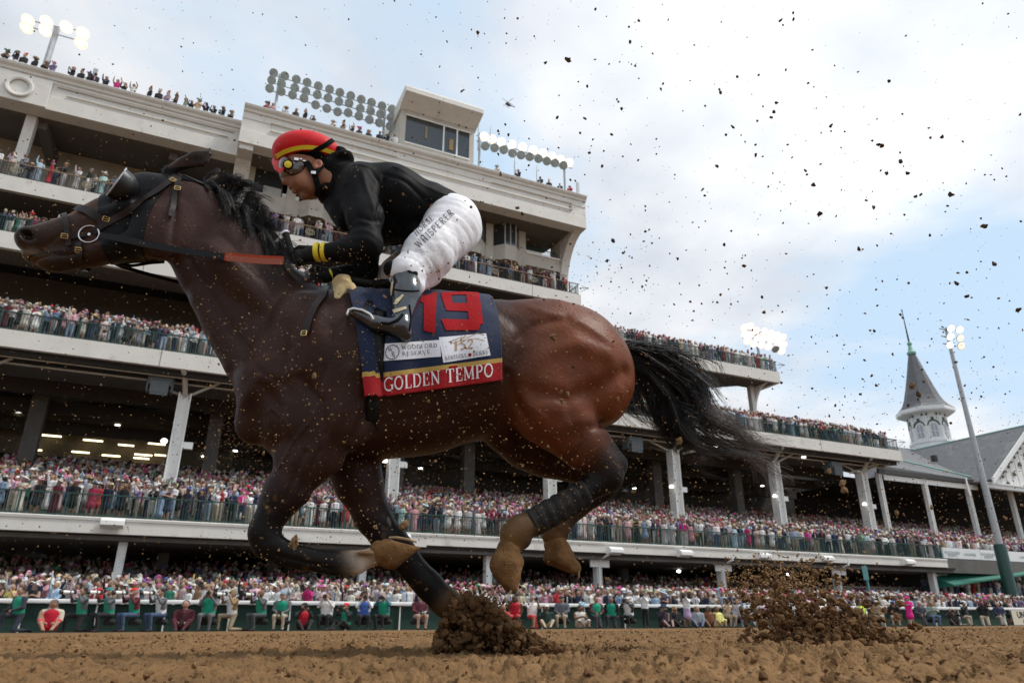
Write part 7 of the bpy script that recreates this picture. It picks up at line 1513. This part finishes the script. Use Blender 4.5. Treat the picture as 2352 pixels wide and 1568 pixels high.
lamp_bank('floodlight_bank', 'dazzling lit cluster of floodlights above the end of the fourth deck', [(*Z5(x,y),1) for x, y in [(-45,215),(0,205),(45,240),(110,245),(160,262),(210,275),(255,290),(-40,270),(5,270),(60,300),(110,300),(165,315),(218,332),(262,350),(-20,320),(30,345),(85,355),(145,365),(248,400)]] + [(*Z5(200,385),0)], 52, 9.2, [(Z5(75,470),Z5(75,230))], beams=[(Z5(-45,225),Z5(255,300)),(Z5(-40,280),Z5(262,360))], pr=.15, aim=(-.2,-.6,-.75))
# tall tapered pole at the right
pb = onY(2312, 1318, 38.); e = empty('floodlight_pole', (pb[0], 38, 0), label='tall leaning-looking grey floodlight pole with six lit lamps beside the spire', cat='floodlight'); zt = onY(2190, 800, 38.)[2]
mb = MB(); mb.lathe([(.30,6.2),(.16,zt)], n=14); mb.build('pole', M_galv, e, smooth=True); mb = MB(); mb.lathe([(.48,0),(.48,6.1),(.42,6.3)], n=14); mb.build('pole_base', M_green, e, smooth=True)
mb = MB(); mb.lathe([(.12,zt),(.12,zt+2.0)], n=8); mb.box(-.9,.9,-.05,.05,zt+.25,zt+.33); mb.box(-.9,.9,-.05,.05,zt+1.0,zt+1.08); mb.box(-.9,.9,-.05,.05,zt+1.75,zt+1.83); mb.build('cross_bar', M_galv, e)
for i, (px, py, st) in enumerate(((2184,754,1),(2204,757,1),(2183,773,1),(2206,776,2),(2182,792,1),(2208,794,2))):
    c = onY(px, py, 37.6) - np.array([pb[0], 38, 0]); q = Vector((0,0,1)).rotation_difference(Vector((-.3,-.75,-.6)).normalized()).to_matrix().to_4x4(); q.translation = c
    mb = MB(); mb.lathe([(0,-.38),(.14,-.34),(.32,-.12),(.38,0),(.36,.02)], n=14); mb.xf(q); h_ = mb.build('lamp_housing', M_galv, e, smooth=True); mb = MB(); mb.lathe([(0,.02),(.345,.02),(.2,.09),(0,.11)], n=14); mb.xf(q); mb.build('lamp_glass', (M_lens, M_lit, M_litw)[st], h_, smooth=True)
# roof aerials
for i, (px, py, h, Y) in enumerate(((214,183,1.0,50.6),(1088,300,2.6,52),(1126,320,1.6,52),(1098,330,3.2,53),(1328,455,1.8,50),(680,318,1.2,50.6),(1182,392,2.0,51.5),(1233,415,1.8,51.5),(929,262,1.8,53))):
    p = onY(px, py, Y); mb = MB(); mb.tube([(0,0,-.8),(0,0,h*.5),(0,0,h)], [.06,.05,.02], 6); 
    if i in (1, 3): mb.tube([(0,0,h*.9),(-.6,0,h*.8)], .02, 5)
    if i in (0, 4): mb.box(-.14,.14,-.06,.06,0,h)
    tag(mb.build('aerial', M_galv, loc=p), label=f"thin grey aerial on the roof, {ORD(sorted([214,1088,1126,1098,1328,680,1182,1233,929]).index(px)+1)} of nine from the left", cat='aerial')
# helicopter far off
hc = empty('helicopter', onY(1167, 240, 330), rz=.3, label='tiny dark helicopter high above the booth roof', cat='helicopter'); M_hel = mat('dark_helicopter', (.05,.04,.045), .5)
v, q_, _ = sdf_build([ell((0,0,0),(2.1,1.1,1.2),k=.5), cone((1.2,0,.3),(5.8,0,.7),.5,.16,k=.5)], .22, 1); link(npmesh('fuselage', v, q_), 'fuselage', hc, [M_hel])
mb = MB(); mb.box(-5,5,-.14,.14,1.75,1.80); mb.box(-.14,.14,-5,5,1.81,1.86); mb.tube([(0,0,1),(0,0,1.8)], .12, 6); mb.build('rotor', M_hel, hc)
mb = MB(); mb.box(5.5,6.0,-.05,.05,.6,2.0); mb.build('tail_fin', M_hel, hc)
mb = MB(); mb.tube([(-1.8,-.9,-1.6),(1.8,-.9,-1.6)], .07, 5); mb.tube([(-.8,-.9,-1.6),(-.8,-.6,-.8)], .05, 5); mb.tube([(.8,-.9,-1.6),(.8,-.6,-.8)], .05, 5); mb.tube([(-1.8,.9,-1.6),(1.8,.9,-1.6)], .07, 5); mb.tube([(-.8,.9,-1.6),(-.8,.6,-.8)], .05, 5); mb.tube([(.8,.9,-1.6),(.8,.6,-.8)], .05, 5); mb.build('skid', M_hel, hc)
M_lit.node_tree.nodes['Principled BSDF'].inputs['Emission Strength'].default_value = 1.8
for m_ in bpy.data.materials:
    if m_.name.startswith('lit_'): m_.cycles.emission_sampling = 'NONE'
